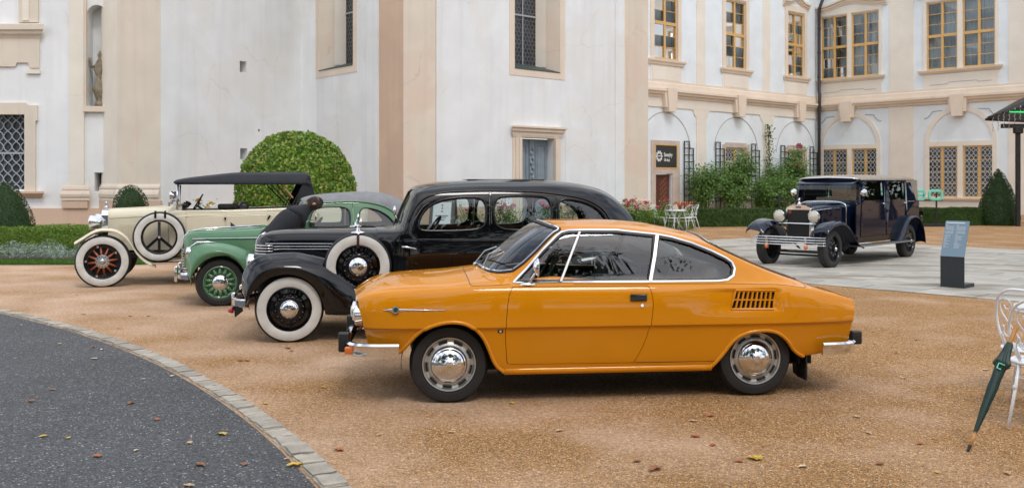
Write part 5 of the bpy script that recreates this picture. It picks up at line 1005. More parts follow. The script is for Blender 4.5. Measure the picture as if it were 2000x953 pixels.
def sash_window(F, par, u0, u1, z0, z1, rows=(3, 3), lattice=False, dep=-.14):
    """ochre two-casement window in a facade; panes are separate pieces"""
    w = F.frame('window', u0, u1, z0, z1, .085, dep, dep+.10, OCHRE, par); um = (u0+u1)/2; zt = z0+(z1-z0)*.5
    F.slab(MB(), um-.07, um+.07, z0+.085, z1-.085, dep+.005, dep+.095).build('mullion', OCHRE, w)
    if len(rows) > 1:
        mb = MB(); F.slab(mb, u0+.085, um-.07, zt-.08, zt+.08, dep+.008, dep+.11); F.slab(mb, um+.07, u1-.085, zt-.08, zt+.08, dep+.008, dep+.11); mb.build('transom', OCHRE, w); bands = [(z0+.085, zt-.08), (zt+.08, z1-.085)]
    else: bands = [(z0+.085, z1-.085)]
    for (a0, a1) in ((u0+.085, um-.07), (um+.07, u1-.085)):
        for (b0, b1), nr in zip(bands, rows):
            for k in range(nr):
                p0 = b0+(b1-b0)*k/nr; p1 = b0+(b1-b0)*(k+1)/nr; t = .012*RNG.standard_normal(2)
                MB().add([F.p(a0, p0, dep+.03+t[0]), F.p(a1, p0, dep+.03-t[0]), F.p(a1, p1, dep+.03+t[1]-t[0]), F.p(a0, p1, dep+.03+t[1]+t[0])], [(0, 1, 2, 3)]).build('pane', WGLASS, w)
                if k: F.slab(MB(), a0, a1, p0-.018, p0+.018, dep+.02, dep+.06).build('glazing_bar', OCHRE, w)
    if lattice:
        cw, ch = .235, .30
        for (a0, a1) in ((u0+.085, um-.07), (um+.07, u1-.085)):
            mb = MB()
            nu = max(2, round((a1-a0)/cw)); nz = round((z1-z0-.17)/ch); ou = lambda q: a0+(a1-a0)*q/nu; oz = lambda q: z0+.085+(z1-z0-.17)*q/nz
            for i in range(nu):
                for j in range(nz):
                    for sgn in (0, 1):
                        A_ = (ou(i+sgn*.0), oz(j)) if sgn == 0 else (ou(i+1), oz(j)); B_ = (ou(i+1), oz(j+1)) if sgn == 0 else (ou(i), oz(j+1))
                        m0 = ((A_[0]+B_[0])/2, (A_[1]+B_[1])/2); kx = .20*(ou(1)-ou(0)); q = [A_, (A_[0]+(m0[0]-A_[0])*.5-kx*(1 if sgn == 0 else -1)*.35, A_[1]+(m0[1]-A_[1])*.6), m0, (m0[0]+(B_[0]-m0[0])*.5+kx*(1 if sgn == 0 else -1)*.35, m0[1]+(B_[1]-m0[1])*.4), B_]
                        for e in range(4):
                            (x0, y0), (x1, y1) = q[e], q[e+1]; L_ = math.hypot(x1-x0, y1-y0); nx, ny = -(y1-y0)/L_*.016, (x1-x0)/L_*.016
                            mb.add([F.p(x0+nx, y0+ny, dep+.075), F.p(x1+nx, y1+ny, dep+.075), F.p(x1-nx, y1-ny, dep+.075), F.p(x0-nx, y0-ny, dep+.075)], [(0, 1, 2, 3)])
            mb.build('lattice', LEAD, w)
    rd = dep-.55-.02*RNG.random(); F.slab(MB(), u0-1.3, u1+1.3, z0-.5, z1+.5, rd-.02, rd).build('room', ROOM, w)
    if not lattice:
        mb = MB(); wd = (u1-u0)*(.36+.28*RNG.random()); n = 14
        for side in (0, 1):
            a = u0+.03 if side == 0 else u1-wd*.7-.03; b = a+wd*(1 if side == 0 else .7); v = []
            for i in range(n+1):
                u = a+(b-a)*i/n; d = dep-.22+.035*math.sin(i*2.2); v += [F.p(u, z0, d), F.p(u, z1, d)]
            mb.add(v, [(2*i, 2*i+1, 2*i+3, 2*i+2) for i in range(n)])
        mb.build('curtain', CURT, w)
    return w
def palace():
    pal = tag(empty('palace', (19, 60.5, 0)), 'cream and white two-storey palace wing with ochre windows behind the limousine', 'building')
    A = Facade((3.2, 46.64), (19.0, 60.5)); ua = 5.10       # the traced origin lies ua along this wall
    class SH:                                                 # shift u so the traced figures hold
        pass
    A2 = Facade((7.03, 50), (19.0, 60.5)); B = Facade((19.0, 60.5), (33.2, 45.0))
    pal.location = (0, 0, 0); ZT = 15
    wa = [(1.33, 12.6), (7.42, 12.6), (13.5, 12.6)]
    up = [(.38, 2.29), (6.47, 8.37), (12.6, 14.38)]; lo = [None, (6.46, 8.40), (12.58, 14.42)]
    holes = [rect(a, b, 8.13, 11.93) for a, b in up]+[rect(a, b, .85, 3.64) for a, b in lo[1:]]+[rect(.53, 1.82, .02, 2.15), rect(.37, 2.23, 2.45, 3.68)]
    A2.wall('wall', [(-5, 0), (A2.L, 0), (A2.L, ZT), (-5, ZT)], holes, WHITE2, pal, .35)
    for k, (a, b) in enumerate(up):
        sash_window(A2, pal, a, b, 8.13, 11.93)
        A2.prism('window_surround', [(a-.28, 7.95), (a, 7.95), (a, 12.0), (b, 12.0), (b, 7.95), (b+.28, 7.95), (b+.28, 12.35), (a-.28, 12.35)], -.01, .07, MOULD, pal)
        A2.mould('sill', a-.36, b+.36, [(8.10, .04), (8.10, .20), (8.0, .19), (7.92, .12), (7.84, .10), (7.80, .03)], MOULD, pal)
        A2.box('panel', a-.3, b+.3, 6.92, 7.80, -.01, .035, BEIGE, pal); A2.box('panel', a-.12, b+.12, 7.05, 7.66, .02, .055, BEIGE, pal)
        c = (a+b)/2; hw = (b-a)/2+.5; n = 20; top = [(c-hw+2*hw*i/n, 12.62+.42*math.exp(-((i/n-.5)/.20)**2)) for i in range(n+1)]
        for q, (dz, dd) in enumerate(((0, .24), (-.13, .16), (-.24, .09))): A2.prism('pediment', [(x, z+dz) for x, z in top]+[(x, z+dz-.12) for x, z in top[::-1]], -.01, dd, MOULD, pal)
    for k, ab in enumerate(lo):
        if ab is None: continue
        a, b = ab; sash_window(A2, pal, a, b, .85, 3.64, (2, 2), True)
        A2.prism('window_surround', [(a-.25, .70), (a, .70), (a, 3.68), (b, 3.68), (b, .70), (b+.25, .70), (b+.25, 3.84), (b+.10, 3.84), (b+.02, 3.95), (a-.02, 3.95), (a-.10, 3.84), (a-.25, 3.84)], -.01, .06, mat('pale_stone', (.55, .46, .40), .8, var=.1, vscale=3), pal)
        A2.mould('sill', a-.30, b+.30, [(.84, .03), (.84, .16), (.74, .14), (.64, .05)], MOULD, pal)
    for F, strips, L0, L1 in ((A2, [(3.90, 4.65), (10.05, 10.76)], -5, A2.L), (B, [(4.66, 6.11), (11.3, 13.2)], 0, B.L)):
        for a, b in strips: F.box('pilaster', a, b, 6.9, ZT, -.01, .03, BEIGE, pal)
        F.mould('cornice', L0, L1, [(6.92, .05), (6.86, .10), (6.58, .12), (6.56, .34), (6.44, .34), (6.38, .26), (6.30, .24), (6.28, .12), (6.16, .11), (6.10, .04)], MOULD, pal, False)
        F.box('string_course', L0, L1, 6.9, 7.02, -.01, .06, MOULD, pal)
    A2.box('frieze', -5, A2.L, 5.63, 6.12, -.01, .05, BEIGE, pal)
    for a, b in ((3.87, 4.70), (10.03, 10.93)):
        A2.prism('pilaster', [(a, 0), (b, 0), (b, 5.22), (b+.13, 5.30), (b+.22, 5.42), (b+.27, 5.56), (b+.38, 5.635), (a-.38, 5.635), (a-.27, 5.56), (a-.22, 5.42), (a-.13, 5.30), (a, 5.22)], -.01, .045, BEIGE, pal)
    for F, ks in ((A2, (1.45, 7.55, 13.66)), (B, (2.06, 8.69))):
        for u in ks:
            F.prism('keystone', [(u-.27, 5.39), (u+.27, 5.39), (u+.40, 6.60), (u-.40, 6.60)], -.01, .40, MOULD, pal); F.prism('keystone_flank', [(u-.45, 5.62), (u+.45, 5.62), (u+.52, 6.40), (u-.52, 6.40)], -.01, .30, MOULD, pal)
    for u in (1.3, 7.5, 13.5):
        q = arc(u, 3.3, 2.10, 5, 175, 30); A2.prism('blind_arch', [(x, z) for x, z in q]+[(x, z) for x, z in arc(u, 3.3, 2.06, 5, 175, 30)[::-1]], -.01, .02, mat('arch_line', (.40, .40, .40), .9), pal)
    for u in (2.14, 8.74):
        B.prism('arch', arc(u, 3.98, 1.98, 0, 180, 40)[:]+[(u-1.98, 0), (u-1.72, 0)]+[(u-1.72, 3.98)]+arc(u, 3.98, 1.72, 180, 0, 40)[1:]+[(u+1.72, 0), (u+1.98, 0)], -.01, .045, BEIGE, pal)
        for sx in (-1, 1):
            q = [(u+sx*1.0, 5.76), (u+sx*1.55, 5.72), (u+sx*1.66, 5.55), (u+sx*1.82, 5.40), (u+sx*2.02, 5.34)]
            MB().band([B.p(a, b, .0) for a, b in q], (B.n[0], B.n[1], 0), .05, .03).build('ornament_line', mat('arch_line', (.40, .40, .40), .9), pal)
        for a, b in ((u-1.88, u-.14), (u+.14, u+1.88)):
            sash_window(B, pal, a, b, 8.07, 11.90); sash_window(B, pal, a, b, .88, 3.73, (4,), True)
        B.prism('window_surround', [(u-2.06, 7.9), (u-1.88, 7.9), (u-1.88, 11.95), (u+1.88, 11.95), (u+1.88, 7.9), (u+2.06, 7.9), (u+2.06, 12.4), (u-2.06, 12.4)], -.01, .06, BEIGE, pal); B.box('mullion_pier', u-.14, u+.14, 8.07, 11.95, -.02, .05, BEIGE, pal); B.box('mullion_pier', u-.14, u+.14, .7, 3.75, -.02, .04, BEIGE, pal)
        B.box('lintel', u-1.72, u+1.72, 3.74, 4.02, -.01, .040, BEIGE, pal)
        B.mould('sill', u-2.14, u+2.14, [(8.05, .04), (8.05, .22), (7.96, .20), (7.88, .12), (7.82, .04)], MOULD, pal); B.mould('sill', u-2.16, u+2.16, [(.86, .03), (.86, .2), (.76, .18), (.66, .05)], MOULD, pal)
        B.box('panel', u-2.06, u+2.06, 7.0, 7.80, -.01, .04, BEIGE, pal)
        q = [(u-1.7, 7.22), (u-.7, 7.24), (u-.6, 7.33), (u+.9, 7.33), (u+1.0, 7.25), (u+1.7, 7.26)]; MB().band([B.p(a, b, .042) for a, b in q], (B.n[0], B.n[1], 0), .03, .012).build('ornament_line', mat('arch_line', (.40, .40, .40), .9), pal)
        n = 24; top = [(u-2.4+4.8*i/n, 12.55+.35*math.exp(-((i/n-.5)/.22)**2)) for i in range(n+1)]
        for dz, dd in ((0, .28), (-.14, .18), (-.26, .10)): B.prism('pediment', [(x, z+dz) for x, z in top]+[(x, z+dz-.12) for x, z in top[::-1]], -.01, dd, MOULD, pal)
    holes = []
    for u in (2.14, 8.74): holes += [rect(u-1.88, u-.14, 8.07, 11.90), rect(u+.14, u+1.88, 8.07, 11.90), rect(u-1.88, u-.14, .88, 3.73), rect(u+.14, u+1.88, .88, 3.73)]
    B.wall('wall', [(0, 0), (B.L, 0), (B.L, ZT), (0, ZT)], holes, WHITE2, pal, .35)
    for a, b in ((4.66, 6.11), (11.3, 13.2)): B.box('pilaster', a, b, 0, 6.12, -.01, .03, BEIGE, pal)
    for F in (A2, B): F.box('plinth', -5 if F is A2 else .0, .5 if F is A2 else F.L, 0, .55, -.01, .07, BEIGE, pal); 
    A2.box('plinth', 1.95, A2.L-.02, 0, .55, -.01, .07, BEIGE, pal)
    # door and shop sign
    d = A2.box('door', .55, 1.80, .0, 2.13, -.20, -.14, mat('brown_door', (.115, .035, .02), .5, var=.2, vscale=8), pal)
    BR = mat('door_batten', (.30, .13, .085), .55)
    for k in range(7):
        z = .25+k*.26
        MB().add([A2.p(1.05, z, -.13), A2.p(1.55, z+.42, -.13), A2.p(1.55, z+.47, -.13), A2.p(1.05, z+.05, -.13)], [(0, 1, 2, 3)]).build('batten', BR, d) if z+.47 < 2.1 else None
        MB().add([A2.p(.65, z+.42, -.13), A2.p(1.0, z+.10, -.13), A2.p(1.0, z+.15, -.13), A2.p(.65, z+.47, -.13)], [(0, 1, 2, 3)]).build('batten', mat('door_batten_dark', (.07, .02, .012), .55), d) if z+.47 < 2.1 else None
    A2.prism('door_surround', [(.15, 0), (.50, 0), (.50, 2.17), (1.85, 2.17), (1.85, 0), (2.20, 0), (2.45, 0), (2.45, 3.88), (2.2, 3.88), (2.15, 3.80), (.40, 3.80), (.36, 3.90), (.15, 3.90)], -.02, -.005, mat('pale_stone', (.55, .46, .40), .8), pal)
    fr = MB()
    for a in ((.15, .50, 0, 3.9), (1.85, 2.45, 0, 2.43), (2.24, 2.45, 2.43, 3.9), (.50, 1.85, 2.17, 2.43), (.5, 2.24, 3.70, 3.9)): A2.slab(fr, *a, -.02, .05)
    fr.build('door_frame', mat('pale_stone', (.55, .46, .40), .8), pal)
    # drainpipe in the corner
    c = A2.p(A2.L-.28, 0, .28); mb = MB(); mb.tube([(c[0], c[1], 0), (c[0], c[1], 6.0), (c[0]-.02, c[1]-.12, 6.5), (c[0], c[1]-.12, 7.1), (c[0], c[1], 7.4), (c[0], c[1], 12.4), (c[0]+.2, c[1]-.4, 13.2)], .10, 12); mb.build('drainpipe', mat('brown_pipe', (.06, .05, .048), .4, .4), pal, smooth=True)
    for z in (2.5, 5, 8.2, 9.7, 11.2): MB().lathe([(.10, -.03), (.12, -.03), (.12, .03), (.10, .03)], 12, (c[0], c[1], z)).build('pipe_clamp', IRON, pal)
    for F in (A2, B): F.box('roof_edge', -5 if F is A2 else 0, F.L, ZT, ZT+.4, -1, .5, MOULD, pal)
    sg = A2.box('shop_sign', .38, 2.22, 2.46, 3.67, .0, .03, mat('sign_charcoal', (.028, .030, .028), .5), None); tag(sg, 'dark shop signboard with white emblem and lettering above the brown door', 'sign')
    A2.frame('frame', .34, 2.26, 2.42, 3.71, .07, -.01, .06, OCHRE, sg)
    wm = mat('sign_white', (.75, .77, .76), .6)
    text(A2, 'Suvenýry', 1.16, 3.06, .30, .035, wm, sg, .62); text(A2, 'Gift shop', 1.16, 2.82, .20, .035, wm, sg, .62)
    e = MB(); e.prism(arc(.78, 3.07, .21, 0, 355, 24), .032, .040, A2.fn()); 
    for k in range(10): e.prism(arc(.78+.22*math.cos(k*.628), 3.07+.24*math.sin(k*.628), .055, 0, 320, 8), .032, .040, A2.fn())
    e.build('emblem', wm, sg); MB().prism(arc(.78, 3.07, .14, 0, 355, 20), .041, .046, A2.fn()).build('emblem_shield', mat('sign_charcoal', (.028, .030, .028), .5), sg); A2.box('emblem_bar', .66, .90, 3.05, 3.10, .047, .05, wm, sg)
    # trellises
    for k, (u, zt) in enumerate(((2.79, 3.92), (5.52, 3.95), (8.87, 3.94), (11.82, 3.92), (14.97, 3.93))):
        t = tag(empty('trellis', (0, 0, 0)), ['dark wooden trellis beside the shop door', 'dark wooden trellis left of the middle lower window', 'dark wooden trellis to the right of the middle lower window', 'dark wooden trellis left of the window nearest the drainpipe', 'dark wooden trellis right beside the drainpipe'][k], 'trellis', 'wall trellises')
        TR = mat('trellis_wood', (.022, .018, .015), .6)
        for du, h in ((0, zt), (.40, zt), (.76, zt-.36)): A2.box('upright', u+du-.025, u+du+.025, .1, h, .06, .10, TR, t)
        z = zt-.03; q = 0
        while z > .4: A2.box('rung', u, u+(.40 if q == 0 else .76), z-.025, z+.025, .101, .125, TR, t); z -= .36; q += 1
    return A2, B
def text(F, s, u, z, size, d, m, parent, sx=1.0):
    c = bpy.data.curves.new('lettering', 'FONT'); c.body = s; c.size = size; c.extrude = .004; c.offset = .006
    o = bpy.data.objects.new('lettering', c); COL.objects.link(o); dg = bpy.context.evaluated_depsgraph_get(); me = bpy.data.meshes.new_from_object(o.evaluated_get(dg)); bpy.data.objects.remove(o)
    t = bpy.data.objects.new('lettering', me); COL.objects.link(t); me.materials.clear(); me.materials.append(m); x, y, zz = F.p(u, z, d)
    t.matrix_world = Matrix.Translation((x, y, zz)) @ Matrix.Rotation(math.atan2(F.d[1], F.d[0]), 4, 'Z') @ Matrix.Rotation(R(90), 4, 'X') @ Matrix.Diagonal((sx, 1, 1, 1))
    t.parent = parent; t.matrix_parent_inverse = parent.matrix_world.inverted(); return t
PA, PB = palace()

def church():
    ch = tag(empty('church', (-6, 36, 0)), 'tall white church with peach pilasters and deep windows behind the parked cars', 'building'); ch.location = (0, 0, 0)
    W = lambda px, Y: ((px-1000)/1900*Y, Y); ZT = 13
    W0 = Facade(W(-420, 30.2), W(200, 30.2)); o0 = 420/1900*30.2
    uu = lambda u: u+o0
    # left front with leaded window, niche
    win = rect(uu(-.8), uu(.795), 1.48, 3.80); niche = [(uu(2.70), 4.05)]+[(uu(3.30), 4.05), (uu(3.30), 6.9)]+arc(uu(3.0), 6.9, .30, 0, 180, 12)[1:-1]+[(uu(2.70), 6.9)]; slit = rect(uu(2.93), uu(3.2), 1.42, 2.0)
    W0.wall('wall', [(0, 0), (uu(3.45), 0), (uu(3.45), ZT), (0, ZT)], [win, niche, slit], WHITE, ch, .45)
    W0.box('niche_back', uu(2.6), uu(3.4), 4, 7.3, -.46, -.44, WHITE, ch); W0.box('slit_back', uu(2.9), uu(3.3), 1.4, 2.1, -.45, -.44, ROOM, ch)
    w = W0.box('window', uu(-.8), uu(.795), 1.48, 3.8, -.30, -.28, mat('leaded_glass', (.035, .045, .06), .12, var=.5, vscale=5), ch); mb = MB(); n = 6; nz = 7
    for i in range(n):
        for j in range(nz):
            for sg in (0, 1):
                u0, u1 = uu(-.8)+1.595*(i+sg)/n, uu(-.8)+1.595*(i+1-sg)/n; z0, z1 = 1.48+2.32*j/nz, 1.48+2.32*(j+1)/nz; L_ = math.hypot(u1-u0, z1-z0); a, b = -(z1-z0)/L_*.022, (u1-u0)/L_*.022
                um, zm = (u0+u1)/2, (z0+z1)/2; kk = .03*(1 if sg == 0 else -1)
                q = [(u0, z0), (u0+(um-u0)*.5-kk, z0+(zm-z0)*.5), (um, zm), (um+(u1-um)*.5+kk, zm+(z1-zm)*.5), (u1, z1)]
                MB.tube(mb, [W0.p(x, z, -.22) for x, z in q], .017, 5)
    mb.build('lattice', mat('grille_grey', (.36, .39, .41), .5), w); W0.box('bar', uu(-.8), uu(.795), 2.58, 2.64, -.25, -.20, mat('grille_grey', (.36, .39, .41), .5), w)
    W0.prism('window_surround', [(uu(-1.2), 1.40), (uu(-.8), 1.40), (uu(-.8), 3.8), (uu(.795), 3.8), (uu(.795), 1.40), (uu(1.13), 1.40), (uu(1.13), 3.6), (uu(1.19), 3.6), (uu(1.19), 4.08), (uu(.9), 4.08), (uu(.85), 4.16), (uu(-1.2), 4.16)], -.01, .08, PEACH, ch)
    W0.mould('sill', uu(-1.3), uu(1.25), [(1.42, .04), (1.42, .22), (1.36, .22), (1.30, .16), (1.22, .06)], PINK, ch)
    W0.mould('cornice', 0, uu(1.22), [(6.62, .05), (6.56, .26), (6.40, .26), (6.36, .20), (6.28, .18), (6.22, .10), (6.14, .06)], PEACH, ch); W0.prism('panel', [(0, 5.28), (uu(.5), 5.28), (uu(.55), 5.4), (uu(.9), 5.4), (uu(.95), 5.24), (uu(1.25), 5.24), (uu(1.25), 6.16), (0, 6.16)], -.01, .06, PEACH, ch)
    W0.box('panel_foot', uu(.85), uu(1.27), 5.06, 5.18, -.01, .08, BEIGE, ch); W0.box('window_surround', uu(.62), uu(1.22), 6.64, ZT, -.01, .09, PEACH, ch); W0.box('panel_strip', uu(.75), uu(.95), 6.7, ZT, .05, .12, BEIGE, ch)
    # pilaster strips
    W0.box('pilaster', uu(2.20), uu(2.64), 1.5, ZT, -.01, .10, BEIGE, ch); W0.mould('pilaster_base', uu(2.14), uu(2.68), [(1.60, .10), (1.56, .12), (1.52, .125), (1.515, .15), (1.46, .155), (1.45, .135), (1.40, .17), (1.33, .195), (1.25, .185), (1.20, .15), (1.19, .18), (1.14, .18)], PEACH, ch); W0.box('pedestal', uu(2.0), uu(2.78), .9, 1.15, -.01, .16, PINK, ch)
    W0.box('niche_sill', uu(2.62), uu(3.35), 3.88, 4.05, -.01, .12, MOULD, ch); W0.box('plinth', 0, uu(3.4), 0, .90, -.01, .10, PINK, ch); W0.box('niche_frame', uu(2.645), uu(2.71), 4.05, 7.4, -.01, .09, PEACH, ch)
    # big splayed pilaster
    pts = [W(198, 30.35), W(229, 29.2), W(314, 28.7), W(345, 29.2)]
    for k, (a, b) in enumerate(zip(pts[:-1], pts[1:])):
        F = Facade(a, b); m = (BEIGE, PEACH, WHITE)[k]
        F.wall('pilaster', [(0, 0), (F.L, 0), (F.L, ZT), (0, ZT)], [], m, ch)
        if k < 2: F.mould('pilaster_base', 0, F.L, [(1.64, .01), (1.60, .03), (1.57, .04), (1.565, .065), (1.50, .07), (1.49, .05), (1.43, .09), (1.34, .12), (1.25, .11), (1.20, .07), (1.19, .105), (1.14, .105)], PEACH, ch, False); F.box('pedestal', -.03, F.L+.05, 0, 1.16, -.01, .10, PINK, ch)
    # receding wall with slits
    W1 = Facade(W(345, 29.2), W(588, 34.6)); W1.wall('wall', [(0, 0), (W1.L, 0), (W1.L, ZT), (0, ZT)], [rect(2.78, 3.10, 5.29, 5.66), rect(2.80, 3.15, 2.45, 2.81), rect(3.68, 3.78, 3.38, 3.48)], WHITE, ch, .5)
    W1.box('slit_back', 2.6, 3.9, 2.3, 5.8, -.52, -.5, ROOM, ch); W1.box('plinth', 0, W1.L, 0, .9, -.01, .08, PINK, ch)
    Wc = Facade(W(588, 34.6), W(618, 34.3)); Wc.wall('wall', [(0, 0), (Wc.L, 0), (Wc.L, ZT), (0, ZT)], [], WHITE, ch); Wc.box('plinth', 0, Wc.L, 0, .9, -.01, .08, PINK, ch)
    def deep_window(F, u0, u1, z0, bar=True):
        c = (u0+u1)/2; hi = .66; D = .8; zt = ZT-1.0
        mb = MB(); q = [F.p(u0, z0, 0), F.p(u0, zt, 0), F.p(c-hi, zt, -D), F.p(c-hi, z0+.25, -D), F.p(u1, z0, 0), F.p(u1, zt, 0), F.p(c+hi, zt, -D), F.p(c+hi, z0+.25, -D)]
        mb.add(q, [(0, 1, 2, 3), (4, 7, 6, 5)]); mb.build('reveal', PEACH, ch)
        mb = MB(); k1 = .52; mb.add([F.p(c-hi+.02, z0+.2, -D+.02), F.p(c-hi+.02, zt, -D+.02), F.p(c-hi-.16, zt, -D*k1), F.p(c-hi-.16, z0+.2, -D*k1), F.p(c+hi-.02, z0+.2, -D+.02), F.p(c+hi-.02, zt, -D+.02), F.p(c+hi+.16, zt, -D*k1), F.p(c+hi+.16, z0+.2, -D*k1)], [(0, 1, 2, 3), (4, 7, 6, 5)]); mb.build('inner_reveal', BEIGE, ch)
        s = MB(); s.add([F.p(u0, z0, .03), F.p(u1, z0, .03), F.p(c+hi, z0+.26, -D), F.p(c-hi, z0+.26, -D), F.p(u0, z0-.03, .03), F.p(u1, z0-.03, .03)], [(0, 1, 2, 3), (4, 5, 1, 0)]); s.build('copper_sill', mat('copper_sill', (.045, .065, .06), .6, var=.2, vscale=6), ch)
        w = F.box('window', c-hi, c+hi, z0+.2, zt, -D-.03, -D, mat('hex_glass', (.03, .031, .034), .2, var=.6, vscale=4), ch); mb = MB(); r = .095; dx = r*1.732; j = 0; z = z0+.2
        while z < zt:
            u = c-hi+(dx/2 if j % 2 else 0)
            while u < c+hi+.01:
                for a0, a1 in ((90, 30), (30, -30), (-30, -90)):
                    x0, y0, x1, y1 = u+r*math.cos(R(a0)), z+r*math.sin(R(a0)), u+r*math.cos(R(a1)), z+r*math.sin(R(a1))
                    if max(x0, x1) < c+hi and min(x0, x1) > c-hi:
                        L_ = math.hypot(x1-x0, y1-y0); nx, ny = -(y1-y0)/L_*.009, (x1-x0)/L_*.009; mb.add([F.p(x0+nx, y0+ny, -D+.01), F.p(x1+nx, y1+ny, -D+.01), F.p(x1-nx, y1-ny, -D+.01), F.p(x0-nx, y0-ny, -D+.01)], [(0, 1, 2, 3)])
                u += dx
            z += r*1.5; j += 1
        mb.build('lattice', mat('lead_came', (.16, .165, .17), .5), w)
        b = MB(); F.slab(b, c-.02, c+.02, z0+.26, zt, -D+.01, -D+.04)
        for zz in np.arange(z0+2.0, zt, 1.75): F.slab(b, c-hi, c+hi, zz-.03, zz+.03, -D+.012, -D+.05)
        b.build('bar', mat('grille_grey', (.36, .39, .41), .5), w)
        F.prism('window_surround', [(u0-.24, z0-.26), (u1+.24, z0-.26), (u1+.24, zt+.3), (u1, zt+.3), (u1, z0-.02), (u0, z0-.02), (u0, zt+.3), (u0-.24, zt+.3)], -.01, .015, MOULD, ch)
    W2 = Facade(W(618, 34.3), W(740, 31.2)); u2 = -(Facade(W(600, 34.8), W(740, 31.2)).L-W2.L)
    W2.wall('wall', [(0, 0), (W2.L, 0), (W2.L, ZT), (0, ZT)], [rect(.86+u2, 3.15+u2, 5.62, ZT-1)], WHITE, ch, .02); W2.box('plinth', 0, W2.L, 0, .9, -.01, .08, PINK, ch)
    deep_window(W2, .86+u2, 3.15+u2, 5.62)
    W2.box('wall_strip', 4.02+u2, W2.L, 0, ZT, -.01, .04, WHITE, ch)
    pts = [W(740, 31.2), W(788, 30.0), W(850, 30.65), W(852, 31.0)]
    for k, (a, b) in enumerate(zip(pts[:-1], pts[1:])):
        F = Facade(a, b); F.wall('pilaster', [(0, 0), (F.L, 0), (F.L, ZT), (0, ZT)], [], (PINK, PEACH, PEACH)[k], ch); F.box('plinth', -.02, F.L, 0, .95, -.01, .08, PINK, ch)  # left face takes the darker pink: its shade is painted in as colour
    W3 = Facade(W(852, 31.0), W(1220, 37.1)); W3.wall('wall', [(0, 0), (W3.L, 0), (W3.L, ZT), (0, ZT)], [rect(3.38, 5.57, 5.62, ZT-1), rect(3.62, 5.24, 0, 3.24)], WHITE, ch, .3); deep_window(W3, 3.38, 5.57, 5.62)
    W3.box('plinth', 0, 3.28, 0, .9, -.01, .08, PINK, ch); W3.box('plinth', 5.6, W3.L, 0, .9, -.01, .08, PINK, ch); W3.box('wall_strip', 0, 3.13, .9, ZT, -.01, .012, WHITE, ch); W3.box('wall_strip', 5.86, 8.38, .9, ZT, -.01, .012, WHITE, ch); W3.box('wall_strip', 8.5, W3.L, .9, ZT, -.01, .05, WHITE, ch)
    # grey double door
    DB = mat('grey_blue_door', (.235, .285, .33), .55, var=.1, vscale=5); d = W3.box('door', 3.62, 5.24, 0, 3.22, -.36, -.30, DB, ch); um = 4.43
    for a, b in ((3.62, um-.12), (um+.12, 5.24)):
        for z0, z1 in ((.3, 1.2), (1.4, 3.05)): W3.frame('door_panel', a+.08, b-.08, z0, z1, .05, -.30, -.27, DB, d); W3.box('panel_field', a+.18, b-.18, z0+.1, z1-.1, -.30, -.28, DB, d)
    cv = MB(); W3.slab(cv, um-.10, um+.10, 0, 3.2, -.30, -.25)
    for k in range(15): x, y, z = W3.p(um+.035*(-1)**k, .5+k*.17, -.24); cv.lathe([(0, -.09), (.05, -.04), (.06, 0), (.045, .05), (0, .09)], 8, (x, y, z))
    cv.build('carved_strip', DB, d, auto=40); fr = MB()
    for k, (e, o) in enumerate(((0, .04), (.10, .09), (.22, .14))):
        for a in ((3.62-.34+e, 3.62-.34+e+.12, 0, 3.24), (5.24+.34-e-.12, 5.24+.34-e, 0, 3.24)): W3.slab(fr, *a, -.01, o)
    fr.build('door_frame', MOULD, ch); W3.mould('door_lintel', 3.30, 5.56, [(3.64, .03), (3.64, .20), (3.58, .20), (3.54, .15), (3.46, .14), (3.42, .09), (3.34, .08), (3.25, .05)], MOULD, ch)
    W4 = Facade(W(1220, 37.1), W(1266, 37.75)); W4.wall('pilaster', [(0, 0), (W4.L, 0), (W4.L, ZT), (0, ZT)], [], PEACH, ch); W4.box('plinth', -.05, W4.L, 0, 1.0, -.01, .08, PINK, ch)
    W4.box('pilaster_edge', -.12, .0, 0, ZT, -.02, .06, MOULD, ch)
    a = W(1266, 37.75); W5 = Facade(a, (a[0]+1.2, a[1]+11)); W5.wall('wall', [(0, 0), (W5.L, 0), (W5.L, ZT), (0, ZT)], [], WHITE, ch)
    st = MB(); st.lathe([(0, 0), (.20, 0), (.20, .12), (.13, .18), (.16, .30), (.21, .50), (.15, .72), (.10, .85), (.15, 1.02), (.19, 1.2), (.13, 1.42), (.06, 1.50), (.09, 1.60), (.07, 1.72), (0, 1.76)], 14); st.tube([(0, 0, 1.35), (-.22, -.1, 1.25), (-.28, -.15, 1.5)], [.06, .05, .04], 8)
    for v in range(len(st.v)): p = Vector(st.v[v]); q = mnoise.noise_vector(p*4)*.06; st.v[v] = (p.x+q.x, p.y+q.y, p.z+q.z)
    s = st.build('statue', mat('weathered_stone', (.24, .20, .14), .9, var=.4, vscale=6, bump=.6, bscale=20), None, smooth=True); p = W0.p(uu(3.02), 4.05, -.2); s.location = p; tag(s, 'weathered stone figure in the wall niche', 'statue')
church()
